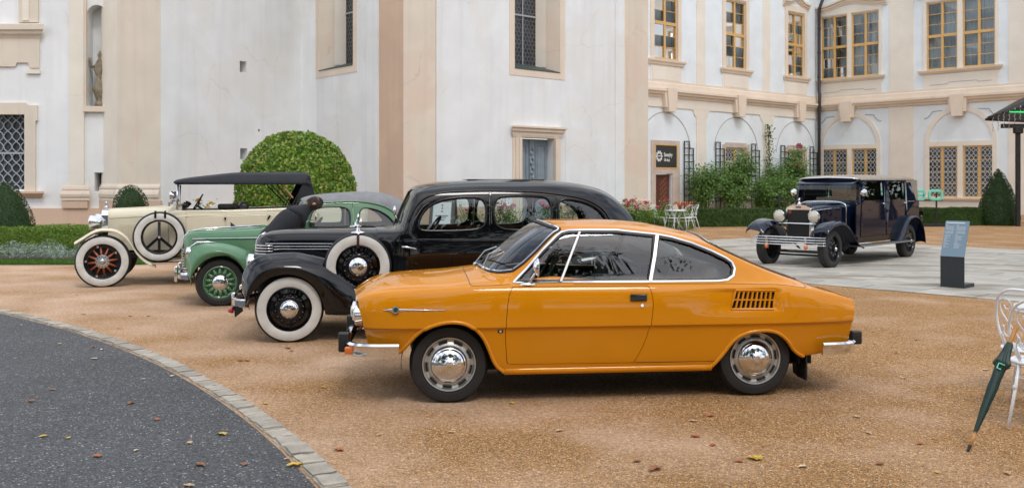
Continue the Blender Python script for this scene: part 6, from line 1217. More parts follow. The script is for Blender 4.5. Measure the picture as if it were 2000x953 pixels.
# ================================================================ planting
def leaf_mat(name, cols, rough=.55, trans=.25):
    """each leaf picks its own tone from cols"""
    m = bpy.data.materials.new(name); m.use_nodes = True; n = m.node_tree.nodes; l = m.node_tree.links; b = n['Principled BSDF']; b.inputs['Roughness'].default_value = rough; b.inputs['Specular IOR Level'].default_value = .35
    g = n.new('ShaderNodeNewGeometry'); r = n.new('ShaderNodeValToRGB'); l.new(g.outputs['Random Per Island'], r.inputs[0]); e = r.color_ramp.elements
    while len(e) > 1: e.remove(e[-1])
    e[0].position = 0; e[0].color = (*cols[0], 1)
    for k, c in enumerate(cols[1:]): e.new((k+1)/(len(cols)-1)).color = (*c, 1)
    l.new(r.outputs[0], b.inputs['Base Color'])
    if trans:
        t = n.new('ShaderNodeBsdfTranslucent'); l.new(r.outputs[0], t.inputs[0]); mx = n.new('ShaderNodeMixShader'); mx.inputs[0].default_value = trans; l.new(b.outputs[0], mx.inputs[1]); l.new(t.outputs[0], mx.inputs[2]); l.new(mx.outputs[0], n['Material Output'].inputs[0])
    return m
BOX = leaf_mat('box_leaf', [(.06, .13, .014), (.11, .20, .022), (.17, .28, .035), (.26, .37, .06)]); YEW = leaf_mat('yew_needle', [(.010, .028, .008), (.018, .045, .010), (.028, .066, .013), (.045, .09, .02)], .6, .1)
DOME = leaf_mat('hornbeam_leaf', [(.05, .12, .015), (.09, .20, .022), (.15, .29, .03), (.21, .35, .04), (.29, .37, .055), (.38, .31, .12)]); ROSE = leaf_mat('rose_leaf', [(.02, .06, .012), (.035, .10, .02), (.06, .15, .03), (.10, .20, .045)])
SAGE = leaf_mat('lavender_leaf', [(.22, .29, .23), (.32, .40, .33), (.44, .51, .44)], .8); GRASS = leaf_mat('grass_blade', [(.05, .13, .015), (.09, .20, .025), (.14, .26, .04)]); TREE = leaf_mat('tree_leaf', [(.015, .04, .008), (.03, .07, .012), (.05, .10, .02)])
CLIMB = leaf_mat('climber_leaf', [(.045, .11, .02), (.08, .17, .03), (.13, .25, .05), (.20, .34, .08)])
PETAL = mat('pink_petal', (.62, .09, .24), .6); PETAL2 = mat('pale_pink_petal', (.72, .32, .36), .6); YELLOW = mat('yellow_petal', (.75, .55, .06), .6); BARK = mat('bark', (.09, .07, .05), .9, var=.3, vscale=8, bump=.6, bscale=20); WHITEP = mat('white_petal', (.7, .7, .66), .6)
def leaves(P, N, size, jitter=.6, aspect=.6, rng=RNG):
    """quads folded along the midrib at points P facing roughly N -> verts, faces"""
    n = len(P); P = np.asarray(P); N = np.asarray(N)+rng.standard_normal((n, 3))*jitter; N /= np.linalg.norm(N, axis=1, keepdims=True); T = np.cross(N, rng.standard_normal((n, 3))); T /= np.linalg.norm(T, axis=1, keepdims=True); B = np.cross(N, T)
    s = (size*(.7+.6*rng.random(n)))[:, None]; a = P-T*s*.5; b = P+T*s*.5; c = P+B*s*aspect*.5-N*s*.08; d = P-B*s*aspect*.5-N*s*.08
    V = np.stack([a, d, b, c], 1).reshape(-1, 3); k = np.arange(n)*4; F = np.column_stack([k, k+1, k+2, k+3]); return V, F
def leaf_obj(name, P, N, size, m, parent=None, **kw):
    V, F = leaves(P, N, size, **kw); me = bpy.data.meshes.new(name); me.vertices.add(len(V)); me.vertices.foreach_set('co', V.ravel()); me.loops.add(len(F)*4); me.loops.foreach_set('vertex_index', F.ravel().astype(np.int32)); me.polygons.add(len(F)); me.polygons.foreach_set('loop_start', np.arange(len(F), dtype=np.int32)*4); me.polygons.foreach_set('loop_total', np.full(len(F), 4, np.int32)); me.update(); me.validate(); me.materials.append(m)
    o = bpy.data.objects.new(name, me); COL.objects.link(o)
    if parent: o.parent = parent
    return o
def bumpy(P, N, amp, f): return P+N*np.array([[mnoise.noise(Vector(p)*f)*amp] for p in P])
def surf_rev(prof, c, n, amp=.05, f=2.0, depth=.12):
    """points over a body of revolution: prof = [(radius, z)]"""
    pr = np.array(prof); d = np.r_[0, np.cumsum(np.hypot(*np.diff(pr, axis=0).T)*(pr[:-1, 0]+pr[1:, 0]+.02))]; t = RNG.random(n)*d[-1]; r = np.interp(t, d, pr[:, 0]); z = np.interp(t, d, pr[:, 1]); a = RNG.random(n)*2*math.pi
    e = 1e-2; r2 = np.interp(t+e*d[-1], d, pr[:, 0]); z2 = np.interp(t+e*d[-1], d, pr[:, 1]); tr, tz = r2-r, z2-z; L = np.maximum(np.hypot(tr, tz), 1e-6); nr, nzz = tz/L, -tr/L
    N = np.column_stack([nr*np.cos(a), nr*np.sin(a), nzz]); P = np.column_stack([r*np.cos(a), r*np.sin(a), z]); P = bumpy(P, N, amp, f)-N*(RNG.random(n)**2*depth)[:, None]; return P+np.array(c), N
def topiary(name, prof, c, n, size, m, label, cat, amp=.05, f=2.0, group=None, jit=.6, core=.10, depth=.12):
    t = tag(empty(name, c), label, cat, group)
    P, N = surf_rev(prof, (0, 0, 0), n, amp, f, depth); leaf_obj('foliage', P, N, size, m, t, jitter=jit)
    k = MB(); k.lathe([(max(r-core, .0) if r > core else 0, z*(1-core*.3)) for r, z in prof], 28); o = k.build('inner_growth', m, t, smooth=True)
    for v in o.data.vertices: v.co += mnoise.noise_vector(v.co*3)*.05
    MB().tube([(0, 0, 0), (0, 0, prof[0][1]+.3)], .05, 8).build('stem', BARK, t)
    return t
cone = lambda r, h, z0=.02: [(r*.96, z0), (r, z0+.1*h), (r*.95, z0+.25*h), (r*.80, z0+.45*h), (r*.60, z0+.65*h), (r*.38, z0+.82*h), (r*.18, z0+.94*h), (.03, z0+h)]
topiary('clipped_bush', [(1.25, .05), (1.46, .5), (1.52, 1.1), (1.47, 1.65), (1.30, 2.15), (1.02, 2.55), (.65, 2.82), (.3, 2.94), (.02, 2.97)], (-5.36, 24.2, 0), 21000, .09, DOME, 'large dome-shaped clipped bush behind the cream and green cars', 'bush', .07, 2.6, None, .75, .26, .22)
topiary('topiary_cone', [(.70, .02), (.74, .3), (.72, .65), (.62, 1.0), (.48, 1.3), (.32, 1.52), (.16, 1.66), (.02, 1.72)], (-12.75, 24.4, 0), 11000, .036, YEW, 'dark clipped yew cone at the left edge behind the hedge', 'topiary', .03, 3, 'clipped yew cones')
topiary('topiary_cone', [(.45, .02), (.50, .4), (.50, .8), (.47, 1.1), (.40, 1.32), (.28, 1.5), (.14, 1.59), (.02, 1.62)], (-10.35, 26.4, 0), 8000, .036, YEW, 'small clipped yew dome above the bonnet of the cream tourer', 'topiary', .03, 3, 'clipped yew cones')
topiary('topiary_cone', cone(.80, 2.24), (19.35, 38.7, 0), 11000, .05, YEW, 'clipped yew cone beside the hedge near the canopy', 'topiary', .03, 3, 'clipped yew cones')
def hedge(name, p0, p1, w, h, n, size, m, label):
    p0, p1 = np.array(p0, float), np.array(p1, float); L = np.hypot(*(p1-p0)); d = (p1-p0)/L; nn = np.array([d[1], -d[0]])
    t = tag(empty(name, (p0[0], p0[1], 0), math.atan2(d[1], d[0])), label, 'hedge'); k = RNG.random(n); u = RNG.random(n)*L; A = h*1.3+w
    face = np.where(k < h*1.3/A, 0, 1); q = RNG.random(n)
    P = np.column_stack([u, np.where(face == 0, -w/2, -w/2+q*w), np.where(face == 0, q*h, h)]); N = np.column_stack([np.zeros(n), np.where(face == 0, -1., 0), np.where(face == 0, 0, 1.)])
    P = bumpy(P, N, .05, 3)-N*(RNG.random(n)**2*.07)[:, None]; e = RNG.integers(0, n, n//10); P2 = np.column_stack([np.where(RNG.random(len(e)) < .5, 0, L), (RNG.random(len(e))-.5)*w, RNG.random(len(e))*h]); N2 = np.column_stack([np.where(P2[:, 0] > 0, 1., -1.), np.zeros(len(e)), np.zeros(len(e))])
    leaf_obj('foliage', np.vstack([P, P2]), np.vstack([N, N2]), size, m, t, jitter=.7)
    c = MB(); nx = max(8, int(L/.25)); v = []
    for i in range(nx+1):
        for y, z in ((-.5, 0), (-.5, .5), (-.48, .95), (-.4, 1), (.4, 1), (.5, .9), (.5, 0)): b = mnoise.noise(Vector((i*.25*2, y*3, z*3)))*.03; v.append((L*i/nx, y*(w-.08)+b, z*(h-.05)+b))
    c.add(v, [(i*7+j, i*7+j+1, (i+1)*7+j+1, (i+1)*7+j) for i in range(nx) for j in range(6)]+[tuple(range(7)), tuple(nx*7+j for j in range(7))]); c.build('inner_growth', m, t, smooth=True)
hedge('hedge', (-16, 23.0), (-8.4, 23.4), .8, .62, 26000, .036, BOX, 'low bright green box hedge left of the cream tourer')
hedge('hedge', (-14, 27.2), (-7.0, 27.6), .8, .50, 12000, .036, BOX, 'second low hedge close under the church plinth')
hedge('hedge', (6.9, 37.5), (18.9, 38.9), .8, .70, 30000, .05, leaf_mat('dark_box_leaf', [(.02, .055, .010), (.035, .085, .014), (.06, .12, .02), (.10, .17, .035)]), 'long low hedge in front of the palace behind the limousine')
hedge('hedge', (3.6, 34.6), (6.6, 36.6), .8, .66, 9000, .05, BOX, 'short green hedge below the pink roses beside the bistro set')
# lavender clumps, turf
for i in range(15):
    x = -14.8+i*.46+.1*RNG.standard_normal(); y = 21.15+.12*RNG.standard_normal()+.02*i; n = 420; a = RNG.random(n)*6.28; r = .34*np.sqrt(RNG.random(n)); h = (.36+.10*RNG.random())*(1-.5*(r/.34)**2)*(.3+.7*RNG.random(n))
    t = tag(empty('lavender', (x, y, 0)), 'grey-green lavender clump along the front of the low hedge', 'plant', 'lavender clumps'); P = np.column_stack([r*np.cos(a), r*np.sin(a), h]); N = np.column_stack([np.cos(a), np.sin(a), .6*np.ones(n)]); leaf_obj('foliage', P, N, .075, SAGE, t, jitter=.8, aspect=.22)
n = 34000; gx = -17+9.4*RNG.random(n); gy = 19.75+.95*RNG.random(n)+.02*(gx+17); P = np.column_stack([gx, gy, .02+.03*RNG.random(n)]); N = np.column_stack([RNG.standard_normal(n), RNG.standard_normal(n), .2*np.ones(n)]); g = leaf_obj('grass', P, N, .06, GRASS, aspect=.16); tag(g, 'narrow strip of turf between the gravel and the lavender', 'grass', kind='stuff')
sheet('flower_bed', [(-18, 20.6), (-7.4, 20.7), (-6, 29), (-18, 30)], .006, mat('bed_soil', (.055, .04, .028), .95, var=.3, vscale=8)); sheet('lawn', [(-18, 19.72), (-7.5, 19.92), (-7.4, 20.75), (-18, 20.65)], .008, mat('turf_soil', (.06, .11, .02), .95, var=.3, vscale=15))
sheet('rose_bed', [(-7.5, 27.5), (4.0, 30.2), (6.8, 36), (4, 37), (-2.5, 31), (-7, 33)], .006, mat('bed_soil', (.055, .04, .028), .95))
def bloom_mesh():
    mb = MB(); 
    for r, z, k in ((.05, .03, 7), (.035, .05, 6), (.02, .06, 5)):
        for i in range(k):
            a = 6.283*i/k+r*40; x, y = r*math.cos(a), r*math.sin(a); mb.add([(x*.4, y*.4, z-.02), (x-y*.6, y+x*.6, z), (x*1.5, y*1.5, z+.012), (x+y*.6, y-x*.6, z)], [(0, 1, 2, 3)])
    return mb
BL = {}
def bloom(m, parent, loc, s=1):
    if m.name not in BL:
        o = bloom_mesh().build('bloom', m, parent); BL[m.name] = o.data
    else: o = bpy.data.objects.new('bloom', BL[m.name]); COL.objects.link(o); o.parent = parent
    o.location = loc; o.rotation_euler = (RNG.normal(.4, .4), RNG.normal(0, .4), RNG.random()*6); o.scale = (s, s, s)
def shrub(name, loc, h, w, n, size, m, label, group, blooms=0, pm=None, bs=1.3, cat='shrub', stems=6, tall=None):
    t = tag(empty(name, loc), label, cat, group); cl = []
    for i in range(stems):
        a = RNG.random()*6.28; q = w*.5*math.sqrt(RNG.random()); tip = (q*math.cos(a), q*math.sin(a), h*(.6+.4*RNG.random())); mid = (tip[0]*.5, tip[1]*.5, tip[2]*.5)
        MB().tube([(tip[0]*.15, tip[1]*.15, 0), mid, tip], [.018, .012, .005], 5).build('stem', mat('green_stem', (.05, .07, .02), .7), t); cl.append(tip)
    ctr = []
    for i in range(int(n/28)):
        tp = cl[RNG.integers(len(cl))]; k = .25+.75*RNG.random()**.7; ctr.append((tp[0]*k+RNG.normal(0, w*.13), tp[1]*k+RNG.normal(0, w*.13), max(.05, tp[2]*k+RNG.normal(0, h*.05))))
    ctr = np.array(ctr); P = np.repeat(ctr, 28, axis=0)+RNG.standard_normal((len(ctr)*28, 3))*np.array([.085, .085, .075])*max(1, size/.06)*(1.25 if size > .1 else 1); P[:, 2] = np.maximum(P[:, 2], .02); N = P-np.array([0, 0, h*.4]); N /= np.linalg.norm(N, axis=1, keepdims=True); leaf_obj('foliage', P, N+[0, -.3, .5], size, m, t, jitter=.6, aspect=.62)
    for i in range(blooms):
        p = ctr[RNG.integers(len(ctr))]; hi = ctr[np.argsort(ctr[:, 2])[-max(6, len(ctr)//3):]]; p = hi[RNG.integers(len(hi))]; bloom(pm if RNG.random() < .75 else PETAL2, t, (p[0], p[1]-.12, p[2]+.06), bs*(.8+.4*RNG.random()))
    return t
# roses along the church wall (seen through the black saloon) and beside the bistro set
for i, (px, Y, h, w, nb) in enumerate(((885, 29.2, 1.0, .9, 3), (925, 29.5, 1.05, 1.0, 5), (968, 29.9, 1.15, .9, 5), (1003, 30.3, 1.2, 1.1, 6), (1042, 30.8, 1.05, 1.0, 4), (1078, 31.3, 1.05, .9, 4), (1112, 31.8, 1.1, .9, 5), (1228, 33.0, 1.15, 1.0, 5), (1250, 33.4, 1.2, 1.1, 6), (1277, 34.0, 1.0, 1.0, 4))):
    lab = 'pink rose bush by the church wall seen through the black saloon windows' if px < 1200 else 'pink rose bush rising past the tail of the black saloon'
    shrub('rose_bush', ((px-1000)/1900*Y, Y, 0), h, w, 700, .06, BOX if i % 2 else ROSE, lab, 'roses by the church wall' if px < 1200 else 'roses beside the bistro set', nb, PETAL, 1.3)
shrub('yellow_flowers', (-7.05, 22.0, 0), 1.25, .5, 350, .06, ROSE, 'yellow flowering plant behind the windscreen of the cream tourer', None, 7, YELLOW, 1.0, 'flowers')
shrub('yellow_flowers', (-6.75, 22.3, 0), 1.15, .5, 350, .06, ROSE, 'yellow flowering plant just right of the tourer steering wheel', None, 7, YELLOW, 1.0, 'flowers')
shrub('leafy_plant', (-6.2, 23.0, 0), 1.35, .7, 500, .07, BOX, 'loose leafy plant at the foot of the big dome bush', None, 0, None, 1, 'plant')
# climbing roses on the palace
for i, (u, dd, h, w, n, nb, lab) in enumerate(((3.35, 1.0, 2.7, 1.3, 2400, 0, 'climbing rose on the trellis beside the shop door'), (4.9, 1.5, 2.2, 1.0, 800, 0, 'thin climbing rose against the first beige pilaster'), (5.9, 1.1, 3.5, 1.5, 3800, 0, 'dense tall climbing rose left of the middle lower window'), (8.6, 1.6, 1.9, 2.2, 3000, 0, 'wide low rose bush under the middle lower window'), (9.9, 1.0, 2.7, 1.4, 2600, 0, 'climbing rose on the trellis past the middle window'), (11.9, 1.2, 3.5, 1.4, 3600, 9, 'climbing rose with pink blooms before the third window'), (13.2, 1.7, 1.7, 1.4, 1500, 3, 'rose bush under the third lower window behind the limousine'), (15.2, 1.0, 1.6, .9, 900, 0, 'short rose at the foot of the drainpipe'))):
    x, y, _ = PA.p(u, 0, dd); shrub('climbing_rose', (x, y, 0), h, w*1.1, int(n*2.1), .12, CLIMB, lab, 'climbing roses on the palace', nb, PETAL, 2.6, 'climbing rose', 12)
x, y, _ = PA.p(10.2, 0, .35); t = tag(empty('vine', (x, y, 0)), 'thin vine climbing high up the second beige pilaster', 'vine'); MB().tube([(0, 0, 0), (.1, 0, 2), (-.05, 0, 4), (.05, 0, 5.0)], .02, 5).build('stem', BARK, t); n = 420; zz = .5+4.6*RNG.random(n); leaf_obj('foliage', np.column_stack([.14*RNG.standard_normal(n), .1*RNG.standard_normal(n), zz]), np.tile([-.5, -.8, .2], (n, 1)), .12, ROSE, t)
for i, (px, lab) in enumerate(((1328, 'bare terracotta-coloured bud vase plant left of its twin behind the bistro table'), (1343, 'terracotta-coloured potted plant right of its twin behind the bistro table'))):
    Y = 41.0; t = tag(empty('potted_plant', ((px-1000)/1900*Y, Y, 0)), ['orange-leaved potted plant behind the bistro table, the left one', 'orange-leaved potted plant behind the bistro table, the right one'][i], 'plant', 'orange potted plants'); MB().lathe([(.12, 0), (.17, .35), (.18, .4), (.15, .4), (.14, .36), (0, .36)], 16).build('pot', mat('terracotta', (.30, .12, .06), .8), t, smooth=True)
    for k in range(9):
        a = k*.7; MB().tube([(0, 0, .35), (.08*math.cos(a), .08*math.sin(a), .75), (.22*math.cos(a), .22*math.sin(a), .88), (.30*math.cos(a), .30*math.sin(a), .72)], [.012, .014, .022, .006], 5).build('frond', mat('orange_frond', (.42, .13, .04), .6), t, smooth=True)

# ================================================================ street things
WIRON = mat('white_iron', (.78, .80, .82), .35, coat=.3)
def spiral(c, r, a0, turns, n=22): return [(c[0]+r*(1-.72*i/n)*math.cos(a0+turns*2*math.pi*i/n), c[1]+r*(1-.72*i/n)*math.sin(a0+turns*2*math.pi*i/n)) for i in range(n+1)]
def bistro_chair(loc, rz, label, group):
    t = tag(empty('bistro_chair', loc, rz), label, 'chair', group); rt = .011
    # x right, y forward (seat front at +y); back at -y
    MB().lathe([(0, .452), (.19, .452), (.20, .445), (.20, .435), (0, .435)], 32).build('seat', WIRON, t, auto=40); MB().tube([(.205*math.cos(a), .205*math.sin(a), .443) for a in np.linspace(0, 6.283, 33)[:-1]], .010, 6, True).build('seat_rim', WIRON, t, smooth=True)
    for x, y, fx, fy in ((.15, .13, .22, .20), (-.15, .13, -.22, .20), (.14, -.14, .20, -.26), (-.14, -.14, -.20, -.26)):
        lg = MB(); lg.tube([(x, y, .44), ((x+fx)/2*.98, (y+fy)/2*.98, .24), (fx, fy, .008)], [.011, .012, .011], 7); lg.lathe([(.010, .27), (.018, .285), (.010, .30)], 8, ((x+fx)/2*.965, (y+fy)/2*.965, 0)); lg.build('leg', WIRON, t, smooth=True)
    tilt = lambda x, z: (x, -.17-.24*(z-.44)+.10*(x/.2)**2, z)
    hp = smooth_curve([(-.13, .44), (-.19, .58), (-.205, .70), (-.17, .82), (-.09, .885), (0, .90), (.09, .885), (.17, .82), (.205, .70), (.19, .58), (.13, .44)], 4); MB().tube([tilt(*p) for p in hp], .0105, 8).build('back_hoop', WIRON, t, smooth=True)
    for s in (-1, 1):
        q = [(s*x, z) for x, z in ([(.0, .46), (.03, .56), (.10, .66), (.15, .73)]+spiral((.095, .775), .06, .2, .95))]; MB().tube([tilt(*p) for p in smooth_curve(q, 2)], .0062, 6).build('scroll', WIRON, t, smooth=True)
        q = [(s*x, z) for x, z in ([(.13, .47), (.16, .55), (.14, .62)]+spiral((.095, .575), .05, .6, -.9))]; MB().tube([tilt(*p) for p in smooth_curve(q, 2)], .0062, 6).build('scroll', WIRON, t, smooth=True)
    MB().tube([(.16*math.cos(a), .16*math.sin(a), .33) for a in np.linspace(0, 6.283, 25)[:-1]], .007, 6, True).build('brace_ring', WIRON, t, smooth=True)
    return t
def bistro_table(loc, label, r=.34, h=.72):
    t = tag(empty('bistro_table', loc), label, 'table', 'white bistro tables'); MB().lathe([(0, h), (r, h), (r+.008, h-.01), (r, h-.022), (0, h-.022)], 40).build('tabletop', WIRON, t, auto=40); MB().tube([(r*math.cos(a), r*math.sin(a), h-.035) for a in np.linspace(0, 6.283, 41)[:-1]], .012, 6, True).build('apron', WIRON, t, smooth=True)
    for k in range(4): a = .785+k*1.571; c, s = math.cos(a), math.sin(a); MB().tube([(.26*c, .26*s, h-.03), (.10*c, .10*s, h*.62), (.06*c, .06*s, h*.45), (.16*c, .16*s, .18), (.30*c, .30*s, .012)], .012, 7).build('leg', WIRON, t, smooth=True)
gx, gy = 5.9, 34.9
bistro_table((gx, gy, 0), 'white bistro table by the short hedge, beyond the roof of the orange coupe')
for k, (dx, dy, rz, lab) in enumerate(((-.58, .1, -95, 'white bistro chair on the far left of the distant table'), (-.25, -.5, -30, 'white bistro chair on the near left of the distant table'), (.25, -.45, 35, 'white bistro chair on the near right of the distant table'), (.55, .15, 100, 'white bistro chair on the far right of the distant table'))): bistro_chair((gx+dx, gy+dy, 0), R(rz), lab, 'chairs of the distant bistro set')
bistro_chair((3.86, 7.22, 0), R(-48), 'white scrolled iron chair at the right edge, the farther one', 'chairs of the near bistro set')
bistro_chair((3.665, 6.70, 0), R(-32), 'white scrolled iron chair at the right edge, with the umbrella leaning on it', 'chairs of the near bistro set')
bistro_table((4.35, 7.65, 0), 'white bistro table cut off by the right edge', .36, .70)
# umbrella
def umbrella():
    a = Vector((2.836, 6.055, .0)); b = Vector((3.275, 6.32, .735)); t = tag(empty('umbrella', a), 'rolled dark green umbrella with wooden handle leaning against the white chair', 'umbrella'); d = b-a; L = d.length; t.rotation_euler = d.to_track_quat('Z', 'Y').to_euler()
    UG = mat('green_nylon', (.008, .035, .028), .5, var=.25, vscale=8, stretch=(1, 1, .3)); v = []; n = 40; st = [(.12, .009), (.16, .014), (.28, .022), (.42, .029), (.52, .031), (.555, .031), (.575, .046), (.59, .042), (.63, .030), (.69, .023), (.72, .018)]
    for z, r in st:
        for k in range(n): q = 2*math.pi*k/n; rr = r*(1+.16*math.cos(8*q+z*22)+(.25*max(0, math.cos(4*q)) if abs(z-.585) < .02 else 0)); v.append((rr*math.cos(q), rr*math.sin(q), z*L/.83))
    m = len(st); MB().add(v, [(i*n+k, i*n+(k+1) % n, (i+1)*n+(k+1) % n, (i+1)*n+k) for i in range(m-1) for k in range(n)]).build('canopy', UG, t, smooth=True)
    WO = mat('honey_wood', (.46, .21, .05), .4, coat=.3, var=.15, vscale=10); MB().tube([(0, 0, .72*L/.83), (0, 0, L*.9), (0, 0, L)], [.014, .016, .017], 12).build('handle', WO, t, auto=40); MB().tube([(0, 0, .035), (0, 0, .13*L/.83)], [.009, .010], 10).build('tip_rod', WO, t, smooth=True); MB().tube([(0, 0, 0), (0, 0, .045)], [.008, .011], 10).build('ferrule', TRIMBLACK, t)
    s = MB(); c = [(.018, .018), (-.018, .018), (-.018, -.018), (.006, -.018)]; inv = t.rotation_euler.to_matrix().inverted()
    fwd = inv @ Vector((-a.x, -a.y, 1.67)).normalized(); fwd = (fwd-Vector((0, 0, fwd.z))).normalized(); side = Vector((0, 0, 1)).cross(fwd); ctr = Vector((0, 0, .548*L/.83))+fwd*.040
    s.band([ctr+side*x+Vector((0, 0, z)) for x, z in c], fwd, .010, .003); s.build('logo', mat('mint_print', (.16, .62, .42), .6), t)
umbrella()
# information stele
def stele():
    d = np.array([7.09-6.88, 15.33-15.55]); d /= np.hypot(*d); t = tag(empty('information_stele', (6.985, 15.44, .012), math.atan2(d[1], d[0])), 'dark information stele with leaning blue-grey text panel on the paving', 'sign'); DK = mat('stele_dark', (.022, .028, .034), .5, var=.08, vscale=3); BG = mat('stele_panel', (.16, .245, .32), .4); w = .185
    def pl(nm, pts, th, m, par): # polyline profile (y, z) with thickness, width 2w along x
        mb = MB(); v = []
        for y, z, ny, nz in pts: v += [(-w, y, z), (w, y, z), (w, y+ny*th, z+nz*th), (-w, y+ny*th, z+nz*th)]
        f = [(0, 1, 2, 3)]+[(4*i+k, 4*i+(k+1) % 4, 4*i+4+(k+1) % 4, 4*i+4+k) for i in range(len(pts)-1) for k in range(4)]+[tuple(4*(len(pts)-1)+k for k in range(4))[::-1]]; return mb.add(v, f).build(nm, m, par)
    pl('post', [(0, 0, 1, 0), (0, .495, 1, 0)], .02, DK, t); MB().box((0, .21, .03), (2*w, .40, .06)).build('foot', DK, t)
    p = pl('panel', [(-.002, .496, .94, -.34), (.215, 1.055, .94, -.34)], .02, BG, t); WT = mat('print_white', (.62, .68, .72), .6)
    Pt = lambda x, s: (x, -.002+.217*s-.0035*.93, .496+.559*s+.0035*.36)
    def bar(x0, x1, s, h, par): MB().add([Pt(x0, s), Pt(x1, s), Pt(x1, s+h), Pt(x0, s+h)], [(0, 1, 2, 3)]).build('text_line', WT, par)
    bar(-.165, .125, .925, .03, p); bar(-.165, -.13, .868, .012, p); bar(.0, .035, .868, .012, p)
    for k in range(24):
        s = .83-k*.026
        if k in (4, 8): continue
        L1 = .13 if k < 9 else .03+.07*RNG.random(); bar(-.165, -.165+L1, s, .008, p); bar(.0, (.0+.145 if k < 9 else .03+.09*RNG.random()), s, .008, p)
    for s in (.755, .645): bar(-.165, .15, s-.008, .003, p)
stele()
# standing mint letters
def letters():
    Y = 37.6; X1 = 16.55; h = .44; z0 = .99; t = tag(empty('letter_sign', (X1, Y, 0)), 'large mint-green letters on a dark stand behind the limousine', 'sign', None); MT = mat('mint_letters', (.20, .62, .47), .5); w = .60; gap = .07
    S = {'S': [[(1, .86), (.9, 1), (.1, 1), (0, .86), (0, .62), (.1, .5), (.9, .5), (1, .38), (1, .14), (.9, 0), (.1, 0), (0, .14)]], 'K': [[(0, 0), (0, 1)], [(1, 1), (.1, .5), (1, 0)]], 'O': [[(.15, 0), (.85, 0), (1, .15), (1, .85), (.85, 1), (.15, 1), (0, .85), (0, .15), (.15, 0)]], 'D': [[(0, 0), (0, 1), (.8, 1), (1, .8), (1, .2), (.8, 0), (0, 0)]], 'A': [[(0, 0), (0, .8), (.2, 1), (.8, 1), (1, .8), (1, 0)], [(0, .42), (1, .42)]], '1': [[(.1, .8), (.5, 1), (.5, 0)]], '3': [[(0, 1), (.88, 1), (1, .85), (1, .62), (.85, .5), (.3, .5)], [(.85, .5), (1, .38), (1, .15), (.88, 0), (0, 0)]], '0': [[(.15, 0), (.85, 0), (1, .15), (1, .85), (.85, 1), (.15, 1), (0, .85), (0, .15), (.15, 0)]]}
    txt = 'SKODA 130'; wd = lambda c: {'1': .34, ' ': .24}.get(c, w); x = .12-sum(wd(c)+gap for c in txt)+gap
    for c in txt:
        if c != ' ':
            mb = MB()
            for st in S[c]:
                pts = [(x+.06+(wd(c)-.12)*a, 0, z0+.06+(h-.12)*b) for a, b in st]; mb.band([Vector(p) for p in pts], (0, -1, 0), .115, .05)
            if c == 'S': mb.band([Vector((x+.2, 0, z0+h+.16)), Vector((x+.31, 0, z0+h+.06)), Vector((x+.42, 0, z0+h+.16))], (0, -1, 0), .07, .05)
            mb.build('letter', MT, t)
        x += wd(c)+gap
    for px in (-.12, -3.1, -6.2): MB().tube([(px, .06, 0), (px, .06, z0+.3)], .035, 8).build('post', IRON, t)
    MB().box((-3.2, .1, .05), (6.8, .5, .10)).build('base_rail', IRON, t); MB().box((-3.2, .06, z0+.02), (6.6, .04, .05)).build('back_rail', IRON, t)
letters()
# folding notice board seen through the saloon
def aboard():
    Y = 28.9; x = (866-1000)/1900*Y; t = tag(empty('notice_board', (x, Y, 0), R(-12)), 'grey folding notice board with white poster seen through the black saloon', 'sign'); G_ = mat('board_frame', (.10, .095, .09), .6)
    for s, nm in ((-1, 'front_leaf'), (1, 'rear_leaf')):
        mb = MB(); q = lambda a, z, d=0: (a, s*(.36*(1-z/1.32)+.02)+d, z)
        for a0, a1, za, zb in ((-.38, -.28, 0, 1.3), (.28, .38, 0, 1.3), (-.28, .28, 1.12, 1.30), (-.28, .28, .25, .37)): mb.add([q(a0, za), q(a1, za), q(a1, zb), q(a0, zb), q(a0, za, .04), q(a1, za, .04), q(a1, zb, .04), q(a0, zb, .04)], [(0, 1, 2, 3), (7, 6, 5, 4), (0, 4, 5, 1), (1, 5, 6, 2), (2, 6, 7, 3), (3, 7, 4, 0)])
        mb.build(nm, G_, t)
    q = lambda a, z: (a, -(.36*(1-z/1.32)+.02)+.012, z); o = MB().add([q(-.285, .37), q(.285, .37), q(.285, 1.125), q(-.285, 1.125)], [(0, 1, 2, 3)]).build('poster', mat('poster_white', (.66, .70, .74), .6), t); q2 = lambda a, z: (a, -(.36*(1-z/1.32)+.02)+.008, z)
    for z in (1.0, .91, .82): MB().add([q2(-.035, z), q2(.035, z), q2(0, z+.06)], [(0, 1, 2)]).build('red_mark', mat('print_red', (.35, .02, .03), .6), o)
    for z, a in ((.70, .20), (.65, .14), (.58, .10)): MB().add([q2(-a, z), q2(a, z), q2(a, z+.022), q2(-a, z+.022)], [(0, 1, 2, 3)]).build('text_line', mat('print_grey', (.12, .12, .13), .6), o)
aboard()
